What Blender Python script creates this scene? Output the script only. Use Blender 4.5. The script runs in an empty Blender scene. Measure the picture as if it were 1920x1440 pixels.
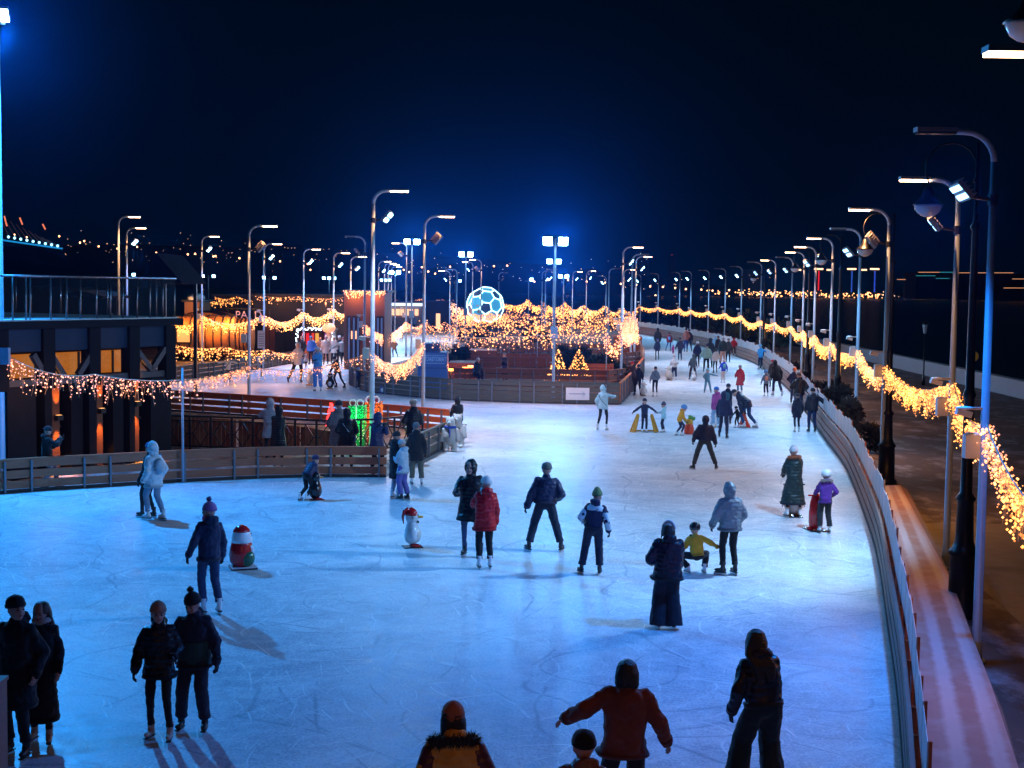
import bpy, bmesh, math, random
from mathutils import Vector, Matrix, noise
R = math.radians
rnd = random.Random(7)
# ---------------------------------------------------------------- camera, sky, exposure
S = bpy.context.scene
COL = S.collection
F = 2600.0; HC = 5.3
HAZE_D = 0.00015
ROLL = R(0.75)
CM = Matrix.Translation((0, 0, HC)) @ Matrix.Rotation(R(90) - math.atan(180 / F), 4, 'X') @ Matrix.Rotation(ROLL, 4, 'Z')
cam_d = bpy.data.cameras.new('camera'); cam_d.sensor_width = 36; cam_d.lens = F / 1920 * 36
cam_d.clip_end = 8000; cam_d.clip_start = 0.1
cam = bpy.data.objects.new('camera', cam_d); COL.objects.link(cam); cam.matrix_world = CM
S.camera = cam
W = bpy.data.worlds.new("World"); S.world = W; W.use_nodes = True
nt = W.node_tree; bg = nt.nodes['Background']
tc = nt.nodes.new('ShaderNodeTexCoord'); sx = nt.nodes.new('ShaderNodeSeparateXYZ'); cr = nt.nodes.new('ShaderNodeValToRGB')
nt.links.new(tc.outputs['Generated'], sx.inputs[0]); nt.links.new(sx.outputs['Z'], cr.inputs[0]); nt.links.new(cr.outputs[0], bg.inputs[0])
e = cr.color_ramp.elements
e[0].position = 0.0; e[0].color = (0.0002, 0.0022, 0.0075, 1)
e[1].position = 0.35; e[1].color = (0.0001, 0.0022, 0.0040, 1)
bg.inputs[1].default_value = 1.0
S.view_settings.view_transform = 'Standard'; S.view_settings.look = 'None'
S.view_settings.exposure = 0.0; S.view_settings.gamma = 1.0
S.render.engine = 'CYCLES'
cy = S.cycles
cy.use_denoising = True; cy.max_bounces = 5; cy.diffuse_bounces = 2; cy.glossy_bounces = 2; cy.transmission_bounces = 3
cy.volume_bounces = 0; cy.transparent_max_bounces = 8; cy.sample_clamp_indirect = 2.0; cy.sample_clamp_direct = 0
cy.caustics_reflective = False; cy.caustics_refractive = False; cy.use_light_tree = True
S.render.film_transparent = False
BLUE = (0.022, 0.34, 1.0); PALE = (0.23, 0.52, 0.88); DEEP = (0.008, .25, 1.0); WARM = (1.0, 0.42, 0.16); GOLD = (1.0, 0.37, 0.07)
P_FLOOD = 3300.0; P_WARM = 560.0; P_GARL = 60.0

# ---------------------------------------------------------------- pixel <-> world (pixels of the 1920x1440 photograph)
CR = CM.to_3x3()
def ray(px, py): return CR @ Vector(((px - 960) / F, (720 - py) / F, -1))
def at(px, py, z=0.0):
    d = ray(px, py); t = (z - HC) / d.z; return Vector((0, 0, HC)) + d * t
def atY(px, py, Y):
    d = ray(px, py); return Vector((0, 0, HC)) + d * (Y / d.y)
def zat(px, py, Y): return atY(px, py, Y).z
CMI = CM.inverted()
def pix(v):
    p = CMI @ Vector(v); return (960 - F * p.x / p.z, 720 + F * p.y / p.z)

# ---------------------------------------------------------------- materials
MATS = {}
def mat(name, col, rough=0.6, metal=0.0, var=0.12, scale=8.0, bump=0.0, emis=None, es=0.0, spec=0.5, noemit=True, alpha=None, trans=0):
    if name in MATS: return MATS[name]
    m = bpy.data.materials.new(name); m.use_nodes = True; n = m.node_tree; b = n.nodes['Principled BSDF']
    b.inputs['Roughness'].default_value = rough; b.inputs['Metallic'].default_value = metal
    b.inputs['Specular IOR Level'].default_value = spec
    t = n.nodes.new('ShaderNodeTexCoord'); ns = n.nodes.new('ShaderNodeTexNoise'); ns.inputs['Scale'].default_value = scale
    ns.inputs['Detail'].default_value = 4
    n.links.new(t.outputs['Object'], ns.inputs['Vector'])
    mx = n.nodes.new('ShaderNodeMix'); mx.data_type = 'RGBA'
    c = Vector(col[:3])
    mx.inputs[6].default_value = (*(c * (1 - var)), 1); mx.inputs[7].default_value = (*[min(1, x) for x in c * (1 + var)], 1)
    n.links.new(ns.outputs['Fac'], mx.inputs[0]); n.links.new(mx.outputs[2], b.inputs['Base Color'])
    if bump:
        bp = n.nodes.new('ShaderNodeBump'); bp.inputs['Strength'].default_value = bump; bp.inputs['Distance'].default_value = 0.02
        n.links.new(ns.outputs['Fac'], bp.inputs['Height']); n.links.new(bp.outputs[0], b.inputs['Normal'])
    if emis:
        b.inputs['Emission Color'].default_value = (*emis, 1); b.inputs['Emission Strength'].default_value = es
        if noemit: m.cycles.emission_sampling = 'NONE'
    if alpha is not None: b.inputs['Alpha'].default_value = alpha
    if trans: b.inputs['Transmission Weight'].default_value = trans
    MATS[name] = m; return m

def wood(name, col, col2, plank=0.0, rough=0.7):
    if name in MATS: return MATS[name]
    m = mat(name, col, rough, var=0.25, scale=3, bump=0.25); n = m.node_tree
    mx = [x for x in n.nodes if x.type == 'MIX'][0]; ns = [x for x in n.nodes if x.type == 'TEX_NOISE'][0]
    mp = n.nodes.new('ShaderNodeMapping'); mp.inputs['Scale'].default_value = (1.2, 1.2, 9)
    t = [x for x in n.nodes if x.type == 'TEX_COORD'][0]
    n.links.new(t.outputs['Object'], mp.inputs[0]); n.links.new(mp.outputs[0], ns.inputs['Vector'])
    ns.inputs['Detail'].default_value = 8
    mx.inputs[6].default_value = (*col, 1); mx.inputs[7].default_value = (*col2, 1)
    return m

def ice_mat():
    m = bpy.data.materials.new('skated_ice'); m.use_nodes = True; n = m.node_tree; b = n.nodes['Principled BSDF']
    N = n.nodes.new; L = n.links.new
    t = N('ShaderNodeTexCoord')
    def nz(scale, det=5, dist=0.0, vec=None, rough=.6):
        x = N('ShaderNodeTexNoise'); x.inputs['Scale'].default_value = scale; x.inputs['Detail'].default_value = det
        x.inputs['Distortion'].default_value = dist; x.inputs['Roughness'].default_value = rough
        L(vec or t.outputs['Object'], x.inputs['Vector']); return x.outputs['Fac']
    def ramp(f, p0, p1, v0=0., v1=1.):
        x = N('ShaderNodeMapRange'); x.inputs[1].default_value = p0; x.inputs[2].default_value = p1
        x.inputs[3].default_value = v0; x.inputs[4].default_value = v1; L(f, x.inputs[0]); return x.outputs[0]
    def math_(op, a, c):
        x = N('ShaderNodeMath'); x.operation = op
        for i, q in enumerate((a, c)):
            if isinstance(q, (int, float)): x.inputs[i].default_value = q
            else: L(q, x.inputs[i])
        return x.outputs[0]
    # thin curved skate cuts: distance rings around scattered points (voronoi F1 bands) warped by noise
    scr = None
    wob = N('ShaderNodeTexNoise'); wob.inputs['Scale'].default_value = .35; wob.inputs['Detail'].default_value = 1; L(t.outputs['Object'], wob.inputs['Vector'])
    for i, (sc, fr, w) in enumerate([(.11, 14., .035), (.17, 11., .03), (.26, 9., .03), (.07, 26., .04), (.5, 6., .022)]):
        mp = N('ShaderNodeMapping'); mp.inputs['Rotation'].default_value = (0, 0, 1.3 * i); mp.inputs['Location'].default_value = (i * 17.3, i * 9.1, 0); L(t.outputs['Object'], mp.inputs[0])
        v = N('ShaderNodeTexVoronoi'); v.voronoi_dimensions = '2D'; v.inputs['Scale'].default_value = sc; L(mp.outputs[0], v.inputs['Vector'])
        f = math_('FRACT', math_('MULTIPLY', math_('ADD', v.outputs['Distance'], math_('MULTIPLY', wob.outputs['Fac'], .25)), fr), 0)
        d = math_('ABSOLUTE', math_('SUBTRACT', f, 0.5), 0)
        line = ramp(d, 0.0, w, 1, 0)
        msk = ramp(nz(.9 + .3 * i, 3, 0, mp.outputs[0]), 0.50, 0.60)
        line = math_('MULTIPLY', line, msk)
        scr = line if scr is None else math_('MAXIMUM', scr, line)
    fine = nz(26, 3, .3, None, .7); mid = nz(4.0, 7, .8, None, .7); big = nz(.35, 6, 1.2, None, .65)
    f = math_('ADD', math_('MULTIPLY', fine, .55), math_('ADD', math_('MULTIPLY', mid, .35), math_('MULTIPLY', big, .40)))
    f = ramp(f, .52, .76)
    mx = N('ShaderNodeMix'); mx.data_type = 'RGBA'; L(f, mx.inputs[0])
    mx.inputs[6].default_value = (.33, .40, .48, 1); mx.inputs[7].default_value = (.86, .88, .90, 1)
    grv = None
    for i, (sc, fr, w) in enumerate([(.055, 9., .03), (.09, 8., .028), (.14, 6., .026)]):
        mp = N('ShaderNodeMapping'); mp.inputs['Rotation'].default_value = (0, 0, .7 + 1.9 * i); mp.inputs['Location'].default_value = (i * 31.3 + 5, i * 19.1, 0); L(t.outputs['Object'], mp.inputs[0])
        v = N('ShaderNodeTexVoronoi'); v.voronoi_dimensions = '2D'; v.inputs['Scale'].default_value = sc; L(mp.outputs[0], v.inputs['Vector'])
        ff = math_('FRACT', math_('MULTIPLY', math_('ADD', v.outputs['Distance'], math_('MULTIPLY', wob.outputs['Fac'], .22)), fr), 0)
        ln = math_('MULTIPLY', ramp(math_('ABSOLUTE', math_('SUBTRACT', ff, .5), 0), 0.0, w, 1, 0), ramp(nz(.45 + .2 * i, 2, 0, mp.outputs[0]), .46, .56))
        grv = ln if grv is None else math_('MAXIMUM', grv, ln)
    mg = N('ShaderNodeMix'); mg.data_type = 'RGBA'; L(math_('MULTIPLY', grv, .65), mg.inputs[0]); L(mx.outputs[2], mg.inputs[6]); mg.inputs[7].default_value = (.20, .28, .36, 1)
    m2 = N('ShaderNodeMix'); m2.data_type = 'RGBA'; L(math_('MULTIPLY', scr, .95), m2.inputs[0]); L(mg.outputs[2], m2.inputs[6])
    m2.inputs[7].default_value = (.95, .97, .98, 1)
    L(m2.outputs[2], b.inputs['Base Color'])
    rg = ramp(mid, .35, .7, .34, .62); L(rg, b.inputs['Roughness'])
    bp = N('ShaderNodeBump'); bp.inputs['Strength'].default_value = .35; bp.inputs['Distance'].default_value = .01
    L(math_('ADD', math_('MULTIPLY', fine, .5), math_('ADD', mid, math_('MULTIPLY', scr, .8))), bp.inputs['Height'])
    L(bp.outputs[0], b.inputs['Normal'])
    b.inputs['Specular IOR Level'].default_value = .3
    return m

def ground_mat(name, c1, c2, c3, thr=(.5, .62)):
    m = bpy.data.materials.new(name); m.use_nodes = True; n = m.node_tree; b = n.nodes['Principled BSDF']
    N = n.nodes.new; L = n.links.new; t = N('ShaderNodeTexCoord')
    a = N('ShaderNodeTexNoise'); a.inputs['Scale'].default_value = 2.5; a.inputs['Detail'].default_value = 8; L(t.outputs['Object'], a.inputs[0])
    mp = N('ShaderNodeMapping'); mp.inputs['Scale'].default_value = (1.0, .55, 1); mp.inputs['Rotation'].default_value = (0, 0, .2); L(t.outputs['Object'], mp.inputs[0])
    s = N('ShaderNodeTexNoise'); s.inputs['Scale'].default_value = 1.1; s.inputs['Detail'].default_value = 9; s.inputs['Roughness'].default_value = .7; L(mp.outputs[0], s.inputs[0])
    r = N('ShaderNodeMapRange'); r.inputs[1].default_value = thr[0]; r.inputs[2].default_value = thr[1]; L(s.outputs['Fac'], r.inputs[0])
    m1 = N('ShaderNodeMix'); m1.data_type = 'RGBA'; L(a.outputs['Fac'], m1.inputs[0]); m1.inputs[6].default_value = (*c1, 1); m1.inputs[7].default_value = (*c2, 1)
    m2 = N('ShaderNodeMix'); m2.data_type = 'RGBA'; L(r.outputs[0], m2.inputs[0]); L(m1.outputs[2], m2.inputs[6]); m2.inputs[7].default_value = (*c3, 1)
    L(m2.outputs[2], b.inputs['Base Color']); b.inputs['Roughness'].default_value = .85
    bp = N('ShaderNodeBump'); bp.inputs['Strength'].default_value = .5; bp.inputs['Distance'].default_value = .05
    L(s.outputs['Fac'], bp.inputs['Height']); L(bp.outputs[0], b.inputs['Normal'])
    return m

STEEL = mat('galvanised_pole', (.34, .46, .60), .5, .1, .15, 6)
DARKM = mat('dark_metal', (.03, .035, .04), .45, .6)
IRON = mat('cast_iron', (.012, .014, .016), .4, .5, .2, 20, .2)
HOUS = mat('lamp_housing', (.22, .23, .25), .45, .3)
WHITEB = mat('box_plastic', (.7, .72, .74), .5, 0, .1)
SNOW = mat('snow', (.82, .85, .88), .7, 0, .05, 12, .5)
FLON = mat('flood_lens_lit', (.8, .9, 1), .3, emis=(.35, .75, 1.0), es=22)
FLHI = mat('flood_lens_bright', (.8, .9, 1), .3, emis=(.45, .85, 1.0), es=70)
FLSIDE = mat('flood_led_strip', (.6, .85, 1), .3, emis=(.30, .62, 1.0), es=3.6)
FLOFF = mat('flood_lens_dark', (.05, .07, .1), .15, spec=.8)
WMON = mat('street_led_lit', (1, .9, .8), .3, emis=(1, .55, .28), es=30)
BULB = mat('string_bulb', (1, .8, .5), .3, emis=GOLD, es=2.8)
BULBF = mat('string_bulb_far', (1, .8, .5), .3, emis=GOLD, es=4)
BULBC = mat('string_bulb_amber', (1, .75, .5), .3, emis=(1, .34, .07), es=1.7)
BULBP = mat('string_bulb_pink', (1, .75, .6), .3, emis=(1, .36, .13), es=2.2)
WIRE = mat('string_wire', (.55, .42, .3), .5)
def vary(m, lo, hi, s0, s1):
    n = m.node_tree; b = n.nodes['Principled BSDF']; N = n.nodes.new; L = n.links.new; t = [x for x in n.nodes if x.type == 'TEX_COORD'][0]
    ns = N('ShaderNodeTexNoise'); ns.inputs['Scale'].default_value = 9; ns.inputs['Detail'].default_value = 1; L(t.outputs['Object'], ns.inputs[0])
    r = N('ShaderNodeMapRange'); r.inputs[1].default_value = .36; r.inputs[2].default_value = .64; L(ns.outputs['Fac'], r.inputs[0])
    mx = N('ShaderNodeMix'); mx.data_type = 'RGBA'; L(r.outputs[0], mx.inputs[0]); mx.inputs[6].default_value = (*lo, 1); mx.inputs[7].default_value = (*hi, 1); L(mx.outputs[2], b.inputs['Emission Color'])
    r2 = N('ShaderNodeMapRange'); r2.inputs[1].default_value = .36; r2.inputs[2].default_value = .64; r2.inputs[3].default_value = s0; r2.inputs[4].default_value = s1; L(ns.outputs['Fac'], r2.inputs[0]); L(r2.outputs[0], b.inputs['Emission Strength'])
vary(BULB, (1, .20, .02), (1, .44, .10), .8, 4.0); vary(BULBP, (1, .20, .05), (1, .42, .17), .8, 3.2); vary(BULBC, (1, .17, .02), (1, .36, .08), .5, 2.6)
ORW = wood('orange_glow_plank', (.60, .17, .045), (.42, .11, .03))  # orange glow falling on these planks is put into their colour
BRW = wood('brown_plank', (.50, .16, .08), (.28, .085, .045))
GRW = wood('weathered_plank', (.12, .11, .08), (.07, .06, .045))
DKW = wood('dark_timber', (.05, .045, .045), (.03, .028, .028))
RBW = wood('frosty_brown_plank', (.30, .16, .12), (.17, .09, .07))
ICE = ice_mat()

# ---------------------------------------------------------------- mesh builder
class MB:
    def __init__(s): s.v = []; s.f = []
    def add(s, vs, fs):
        o = len(s.v); s.v += [tuple(x) for x in vs]; s.f += [tuple(i + o for i in f) for f in fs]; return s
    def box(s, c, d, M=None):
        c = Vector(c); hx, hy, hz = d[0] / 2, d[1] / 2, d[2] / 2
        vs = [Vector((x * hx, y * hy, z * hz)) for z in (-1, 1) for y in (-1, 1) for x in (-1, 1)]
        if M: vs = [M @ v for v in vs]
        return s.add([c + v for v in vs], [(0, 2, 3, 1), (4, 5, 7, 6), (0, 1, 5, 4), (2, 6, 7, 3), (0, 4, 6, 2), (1, 3, 7, 5)])
    def bar(s, a, b, w, h, up=(0, 0, 1)):
        a = Vector(a); b = Vector(b); d = b - a; L = d.length
        if L < 1e-6: return s
        x = d / L; u = Vector(up)
        if abs(x.dot(u)) > .99: u = Vector((1, 0, 0))
        y = u.cross(x).normalized(); z = x.cross(y)
        return s.box((a + b) / 2, (L, w, h), Matrix((x, y, z)).transposed())
    def tube(s, pts, rs, n=8, cap=True):
        pts = [Vector(p) for p in pts]
        if isinstance(rs, (int, float)): rs = [rs] * len(pts)
        o = len(s.v); ref = None
        for i, p in enumerate(pts):
            d = (pts[min(i + 1, len(pts) - 1)] - pts[max(i - 1, 0)]).normalized()
            if ref is None: ref = Vector((1, 0, 0)) if abs(d.z) > .7 else Vector((0, 0, 1))
            a = (ref - d * ref.dot(d)).normalized(); b = d.cross(a); ref = a
            for k in range(n):
                t = 2 * math.pi * k / n; s.v.append(tuple(p + (a * math.cos(t) + b * math.sin(t)) * rs[i]))
        for i in range(len(pts) - 1):
            for k in range(n):
                k2 = (k + 1) % n; s.f.append((o + i * n + k, o + i * n + k2, o + (i + 1) * n + k2, o + (i + 1) * n + k))
        if cap:
            s.f.append(tuple(o + k for k in range(n))[::-1]); m = o + (len(pts) - 1) * n; s.f.append(tuple(m + k for k in range(n)))
        return s
    def ell(s, c, r, M=None, nu=12, nv=8):
        c = Vector(c); o = len(s.v)
        if isinstance(r, (int, float)): r = (r, r, r)
        P = [Vector((0, 0, -1))] + [Vector((math.cos(2 * math.pi * k / nu) * math.cos(a), math.sin(2 * math.pi * k / nu) * math.cos(a), math.sin(a)))
             for a in [math.pi * (j / nv - .5) for j in range(1, nv)] for k in range(nu)] + [Vector((0, 0, 1))]
        for p in P:
            q = Vector((p.x * r[0], p.y * r[1], p.z * r[2]))
            if M: q = M @ q
            s.v.append(tuple(c + q))
        for k in range(nu): s.f.append((o, o + 1 + (k + 1) % nu, o + 1 + k))
        for j in range(nv - 2):
            for k in range(nu):
                k2 = (k + 1) % nu; a = o + 1 + j * nu; s.f.append((a + k, a + k2, a + nu + k2, a + nu + k))
        l = o + 1 + (nv - 2) * nu; t = len(s.v) - 1
        for k in range(nu): s.f.append((l + k, l + (k + 1) % nu, t))
        return s
    def octa(s, c, r):
        x, y, z = c
        o = len(s.v); s.v += [(x + r, y, z), (x, y + r, z), (x - r, y, z), (x, y - r, z), (x, y, z + r), (x, y, z - r)]
        for k in range(4): s.f += [(o + k, o + (k + 1) % 4, o + 4), (o + (k + 1) % 4, o + k, o + 5)]
        return s
    def lathe(s, prof, c=(0, 0, 0), n=16, sx=1, sy=1, M=None):
        c = Vector(c); o = len(s.v); m = len(prof)
        for r, z in prof:
            for k in range(n):
                t = 2 * math.pi * k / n; q = Vector((r * math.cos(t) * sx, r * math.sin(t) * sy, z))
                if M: q = M @ q
                s.v.append(tuple(c + q))
        for i in range(m - 1):
            for k in range(n):
                k2 = (k + 1) % n; s.f.append((o + i * n + k, o + i * n + k2, o + (i + 1) * n + k2, o + (i + 1) * n + k))
        s.f.append(tuple(o + k for k in range(n))[::-1]); e = o + (m - 1) * n; s.f.append(tuple(e + k for k in range(n)))
        return s
    def prism(s, poly, z0, z1):
        n = len(poly); o = len(s.v)
        s.v += [(p[0], p[1], z0) for p in poly] + [(p[0], p[1], z1) for p in poly]
        s.f.append(tuple(o + i for i in range(n))[::-1]); s.f.append(tuple(o + n + i for i in range(n)))
        for i in range(n): j = (i + 1) % n; s.f.append((o + i, o + j, o + n + j, o + n + i))
        return s
    def rings(s, rings):
        o = len(s.v); n = len(rings[0])
        for r in rings: s.v += [tuple(p) for p in r]
        for i in range(len(rings) - 1):
            for k in range(n): k2 = (k + 1) % n; s.f.append((o + i * n + k, o + i * n + k2, o + (i + 1) * n + k2, o + (i + 1) * n + k))
        s.f.append(tuple(o + k for k in range(n))[::-1]); e = o + (len(rings) - 1) * n; s.f.append(tuple(e + k for k in range(n)))
        return s
    def build(s, name, m, parent=None, smooth=False, fixn=False):
        me = bpy.data.meshes.new(name); me.from_pydata(s.v, [], s.f); me.update()
        if fixn:
            bm = bmesh.new(); bm.from_mesh(me); bmesh.ops.recalc_face_normals(bm, faces=bm.faces); bm.to_mesh(me); bm.free()
        if smooth: me.shade_smooth()
        me.materials.append(m)
        o = bpy.data.objects.new(name, me); COL.objects.link(o)
        if parent: o.parent = parent
        return o
def empty(name, loc=(0, 0, 0), rz=0, s=1):
    o = bpy.data.objects.new(name, None); COL.objects.link(o); o.location = loc; o.rotation_euler = (0, 0, rz); o.scale = (s, s, s)
    o.empty_display_size = .2; return o
def tag(o, label=None, cat=None, group=None, kind=None):
    if label: o['label'] = label
    if cat: o['category'] = cat
    if group: o['group'] = group
    if kind: o['kind'] = kind
    return o
def struct(o): o['kind'] = 'structure'; return o
def light(name, typ, loc, col, power, parent=None, aim=None, angle=90, size=.15, blend=.6):
    d = bpy.data.lights.new(name, typ); d.color = col; d.energy = power
    if typ == 'SPOT': d.spot_size = R(angle); d.spot_blend = blend
    d.shadow_soft_size = size
    o = bpy.data.objects.new(name, d); COL.objects.link(o); o.location = loc
    if aim is not None:
        o.rotation_euler = (Vector(aim) - Vector(loc)).to_track_quat('-Z', 'Y').to_euler()
    if parent is not None:
        o.parent = parent; o.matrix_parent_inverse = Matrix.Translation(parent.location).inverted()
    return o

# ---------------------------------------------------------------- ground, ice, river
RIGHT = [(1712, 1700), (1706, 1600), (1697, 1440), (1685, 1300), (1668, 1182), (1650, 1061), (1631, 991), (1598, 903), (1580, 868), (1548, 825),
         (1527, 795), (1484, 737), (1460, 714), (1420, 684), (1380, 668), (1340, 655), (1295, 644), (1251, 634), (1201, 626)]
RP = [at(*p) for p in RIGHT]
RP.append(RP[-1] + Vector((-5, 45, 0)))
def crom(P, n=4):
    out = []
    for i in range(len(P) - 1):
        a, b, c, d = P[max(i - 1, 0)], P[i], P[i + 1], P[min(i + 2, len(P) - 1)]
        for k in range(n):
            t = k / n; out.append(.5 * ((2 * b) + (c - a) * t + (2 * a - 5 * b + 4 * c - d) * t * t + (3 * b - a - 3 * c + d) * t ** 3))
    out.append(P[-1]); return out
RPS = crom(RP, 4)
def sheet(name, poly, z, m, kind='structure'):
    me = bpy.data.meshes.new(name)
    bm = bmesh.new(); vs = [bm.verts.new((p[0], p[1], z)) for p in poly]; f = bm.faces.new(vs); f.normal_update()
    if f.normal.z < 0: f.normal_flip()
    bmesh.ops.triangulate(bm, faces=[f]); bm.to_mesh(me); bm.free(); me.materials.append(m)
    o = bpy.data.objects.new(name, me); COL.objects.link(o); o['kind'] = kind; return o
GM = ground_mat('frozen_ground', (.05, .036, .033), (.10, .07, .06), (.27, .26, .29), (.50, .68))
sheet('ground', [(-3000, -50), (27.6, -50), (27.6, 5000), (-3000, 5000)], -.008, GM)
WAT = mat('river_water', (.004, .008, .014), .25, spec=.4, bump=.2, scale=.4)
sheet('river', [(27.6, -50), (4000, -50), (4000, 5000), (27.6, 5000)], -.9, WAT)
ICEL = [(-30, 4), (-30, 60)] + [tuple(at(*p)[:2]) for p in [(320, 717), (410, 705), (469, 695), (500, 690), (550, 681), (600, 664), (700, 650), (722, 625), (735, 606)]]
icep = [tuple(p[:2]) for p in RPS] + [(-20, RPS[-1].y)] + [p for p in ICEL[::-1]] + [(RPS[0].x, 4)]
ice = sheet('ice_rink', icep, 0.0, ICE)
PAV = mat('pavement_concrete', (.16, .15, .15), .8, 0, .3, 3, .3)
gp = [at(1700, 980), at(2100, 985), at(2300, 1500), (9, 6, 0), (6.8, 6, 0)]
sheet('pavement', gp, 0.0, PAV)
# snow-dusted riverside wall
w = MB(); a = at(1672, 687); b = at(1920, 747); dv = (b - a).normalized()
w.bar(a - dv * 240 + Vector((0, 0, .45)), b + dv * 70 + Vector((0, 0, .45)), .5, .9)
tag(w.build('quay_wall', mat('pale_concrete', (.24, .26, .29), .8, bump=.2)), 'long low pale concrete wall between the dark snowy ground and the river', 'wall')
# wall runs on the near side of the river (ground ends here)

# ---------------------------------------------------------------- barriers
def barrier(name, pts, label, h=.82, m=GRW, post_m=None, rails=3, side=1, step=1.33, screens=None, cap=True, maxp=95, z0=0, pside=None):
    """plank barrier along a polyline; posts on the rink side, optional clear screens on top"""
    post_m = post_m or mat('barrier_post', (.16, .18, .22), .5, .1)
    root = empty(name, pts[0]); tag(root, label, 'rink barrier' if screens is None else 'screened barrier')
    O = Vector(pts[0]); P = [Vector(p) - O for p in pts]
    bh = h / (rails + .55) * .86
    for r in range(rails):
        z = z0 + h - bh / 2 - r * (h - bh - .10) / max(1, rails - 1) if rails > 1 else h / 2
        mb = MB()
        for a, b in zip(P, P[1:]):
            d = (b - a).normalized(); mb.bar(a + Vector((0, 0, z)) - d * .01, b + Vector((0, 0, z)) + d * .01, .045, bh)
        mb.build('plank', m, root)
    if cap:
        mb = MB()
        for a, b in zip(P, P[1:]): mb.bar(a + Vector((0, 0, z0 + h + .022)), b + Vector((0, 0, z0 + h + .022)), .12 if not screens else .05, .04)
        mb.build('top_rail', m, root)
        mb = MB()
        for a, b in zip(P, P[1:]): mb.bar(a + Vector((0, 0, z0 + .04)), b + Vector((0, 0, z0 + .04)), .07, .08)
        mb.build('kick_board', DKW, root)
    # stations along the line
    st = []; acc = 0; nxt = .3; k = 0
    for a, b in zip(P, P[1:]):
        L = (b - a).length; d = (b - a) / max(L, 1e-6)
        while nxt <= acc + L:
            st.append((a + d * (nxt - acc), d)); k += 1; nxt += step if k % 2 else step * .5
        acc += L
    rest = MB()
    for i, (p, d) in enumerate(st):
        n = Vector((-d.y, d.x, 0)) * (pside or side)
        q = p + n * .05
        if i < maxp:
            MB().bar(q + Vector((0, 0, z0 + .01)), q + Vector((0, 0, z0 + h - .02)), .05, .07, up=tuple(n)).build('post', post_m, root)
        else: rest.bar(q + Vector((0, 0, z0 + .01)), q + Vector((0, 0, z0 + h - .02)), .05, .07, up=tuple(n))
    if rest.v: tag(rest.build('post', post_m, root), kind='stuff')
    if screens:
        rest = MB(); restf = MB(); sp = []; acc = 0; nxt = .1
        for a, b in zip(P, P[1:]):
            L = (b - a).length; d = (b - a) / max(L, 1e-6)
            while nxt <= acc + L: sp.append(a + d * (nxt - acc)); nxt += 1.2
            acc += L
        for i, (a, b) in enumerate(zip(sp, sp[1:])):
            d = (b - a).normalized(); n = Vector((-d.y, d.x, 0)) * side
            zb = h + .05; zt = screens + .05 * math.sin(i * 2.3) + .03 * math.sin(i * 5.1)
            fr = MB() if i < maxp else restf; pn = MB() if i < maxp else rest
            fr.bar(a - n * .10 + Vector((0, 0, .3)), a - n * .10 + Vector((0, 0, zt + .02)), .03, .03)
            pn.bar(a + d * .05 - n * .08 + Vector((0, 0, (zb + zt) / 2)), b - d * .05 - n * .08 + Vector((0, 0, (zb + zt) / 2)), .008, zt - zb)
            if i < maxp:
                pn.build('screen', PLEXI, root); fr.build('screen_post', BRW, root)
        if rest.v:
            tag(rest.build('screen', PLEXI, root), kind='stuff'); tag(restf.build('screen_post', BRW, root), kind='stuff')
    return root
PLEXI = mat('frosted_plexiglass', (.78, .82, .86), .35, alpha=.66, spec=.5, var=.2, scale=2)
barrier('screened_barrier', RPS, 'long curving plank barrier with frosted clear screens along the right side of the ice', h=.82, m=RBW, post_m=RBW, side=1, screens=1.42, step=2.0, pside=-1)
FR = [(-120, 935), (0, 926), (90, 919), (175, 914), (330, 904), (480, 897), (600, 894.5), (724, 895)]
barrier('rink_barrier', [at(*p) for p in FR], 'brown plank barrier in front of the dark terrace building and its viewing floor', h=.82, m=BRW, side=-1)
barrier('rink_barrier', [at(*p) for p in [(734, 891), (794, 861), (833, 841)]], 'short grey plank barrier running back from the corner to the polar bear aids', h=.82, m=GRW, side=-1)
barrier('rink_barrier', [at(*p) for p in [(300, 770), (440, 779), (600, 791), (700, 799), (842, 813)]], 'plank barrier behind the black railing, orange glow put into its colour', h=.84, m=ORW, side=-1, rails=3)
barrier('rink_barrier', [at(*p) for p in [(230, 729), (320, 717), (410, 705), (469, 695), (500, 690), (551, 681)]], 'pale plank barrier in front of the golden barrel cabins', h=.78, m=GRW, side=-1)
IS = [(662, 702), (656, 722), (675, 731), (695, 736), (780, 745), (840, 750), (950, 754.5), (1060, 757.5), (1160, 759)]
barrier('rink_barrier', [at(*p) for p in IS], 'long weathered plank barrier round the front of the central island', h=.98, m=GRW, side=-1, rails=4)
barrier('rink_barrier', [at(*p) for p in [(1162, 758.5), (1178, 741), (1192, 722), (1206, 700), (1206, 680), (1198, 662), (1192, 648)]], 'orange lit plank barrier along the right side of the central island', h=.98, m=ORW, side=-1, rails=4)

# island deck and terrace floor
DECK = wood('deck_boards', (.22, .09, .045), (.12, .05, .03))
isl = [at(*p) for p in IS] + [at(*p) for p in [(1178, 741), (1192, 722), (1205, 700), (1205, 680), (1197, 662), (1190, 640), (1186, 620), (1170, 604), (1000, 600), (872, 603), (858, 640), (850, 655), (790, 668), (700, 690)]]
sheet('island_deck', isl, .012, ground_mat('island_deck_boards', (.08, .035, .02), (.12, .05, .03), (.3, .32, .35), (.58, .64)))
ter = [at(*p) for p in [(-120, 935), (0, 926), (175, 914), (330, 904), (480, 897), (724, 895), (794, 861), (833, 841), (842, 813), (700, 799), (440, 779), (300, 770), (200, 790), (-100, 860)]]
sheet('terrace_floor', ter, .012, ground_mat('terrace_floor', (.10, .10, .11), (.16, .16, .17), (.45, .48, .5), (.45, .6)))

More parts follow.
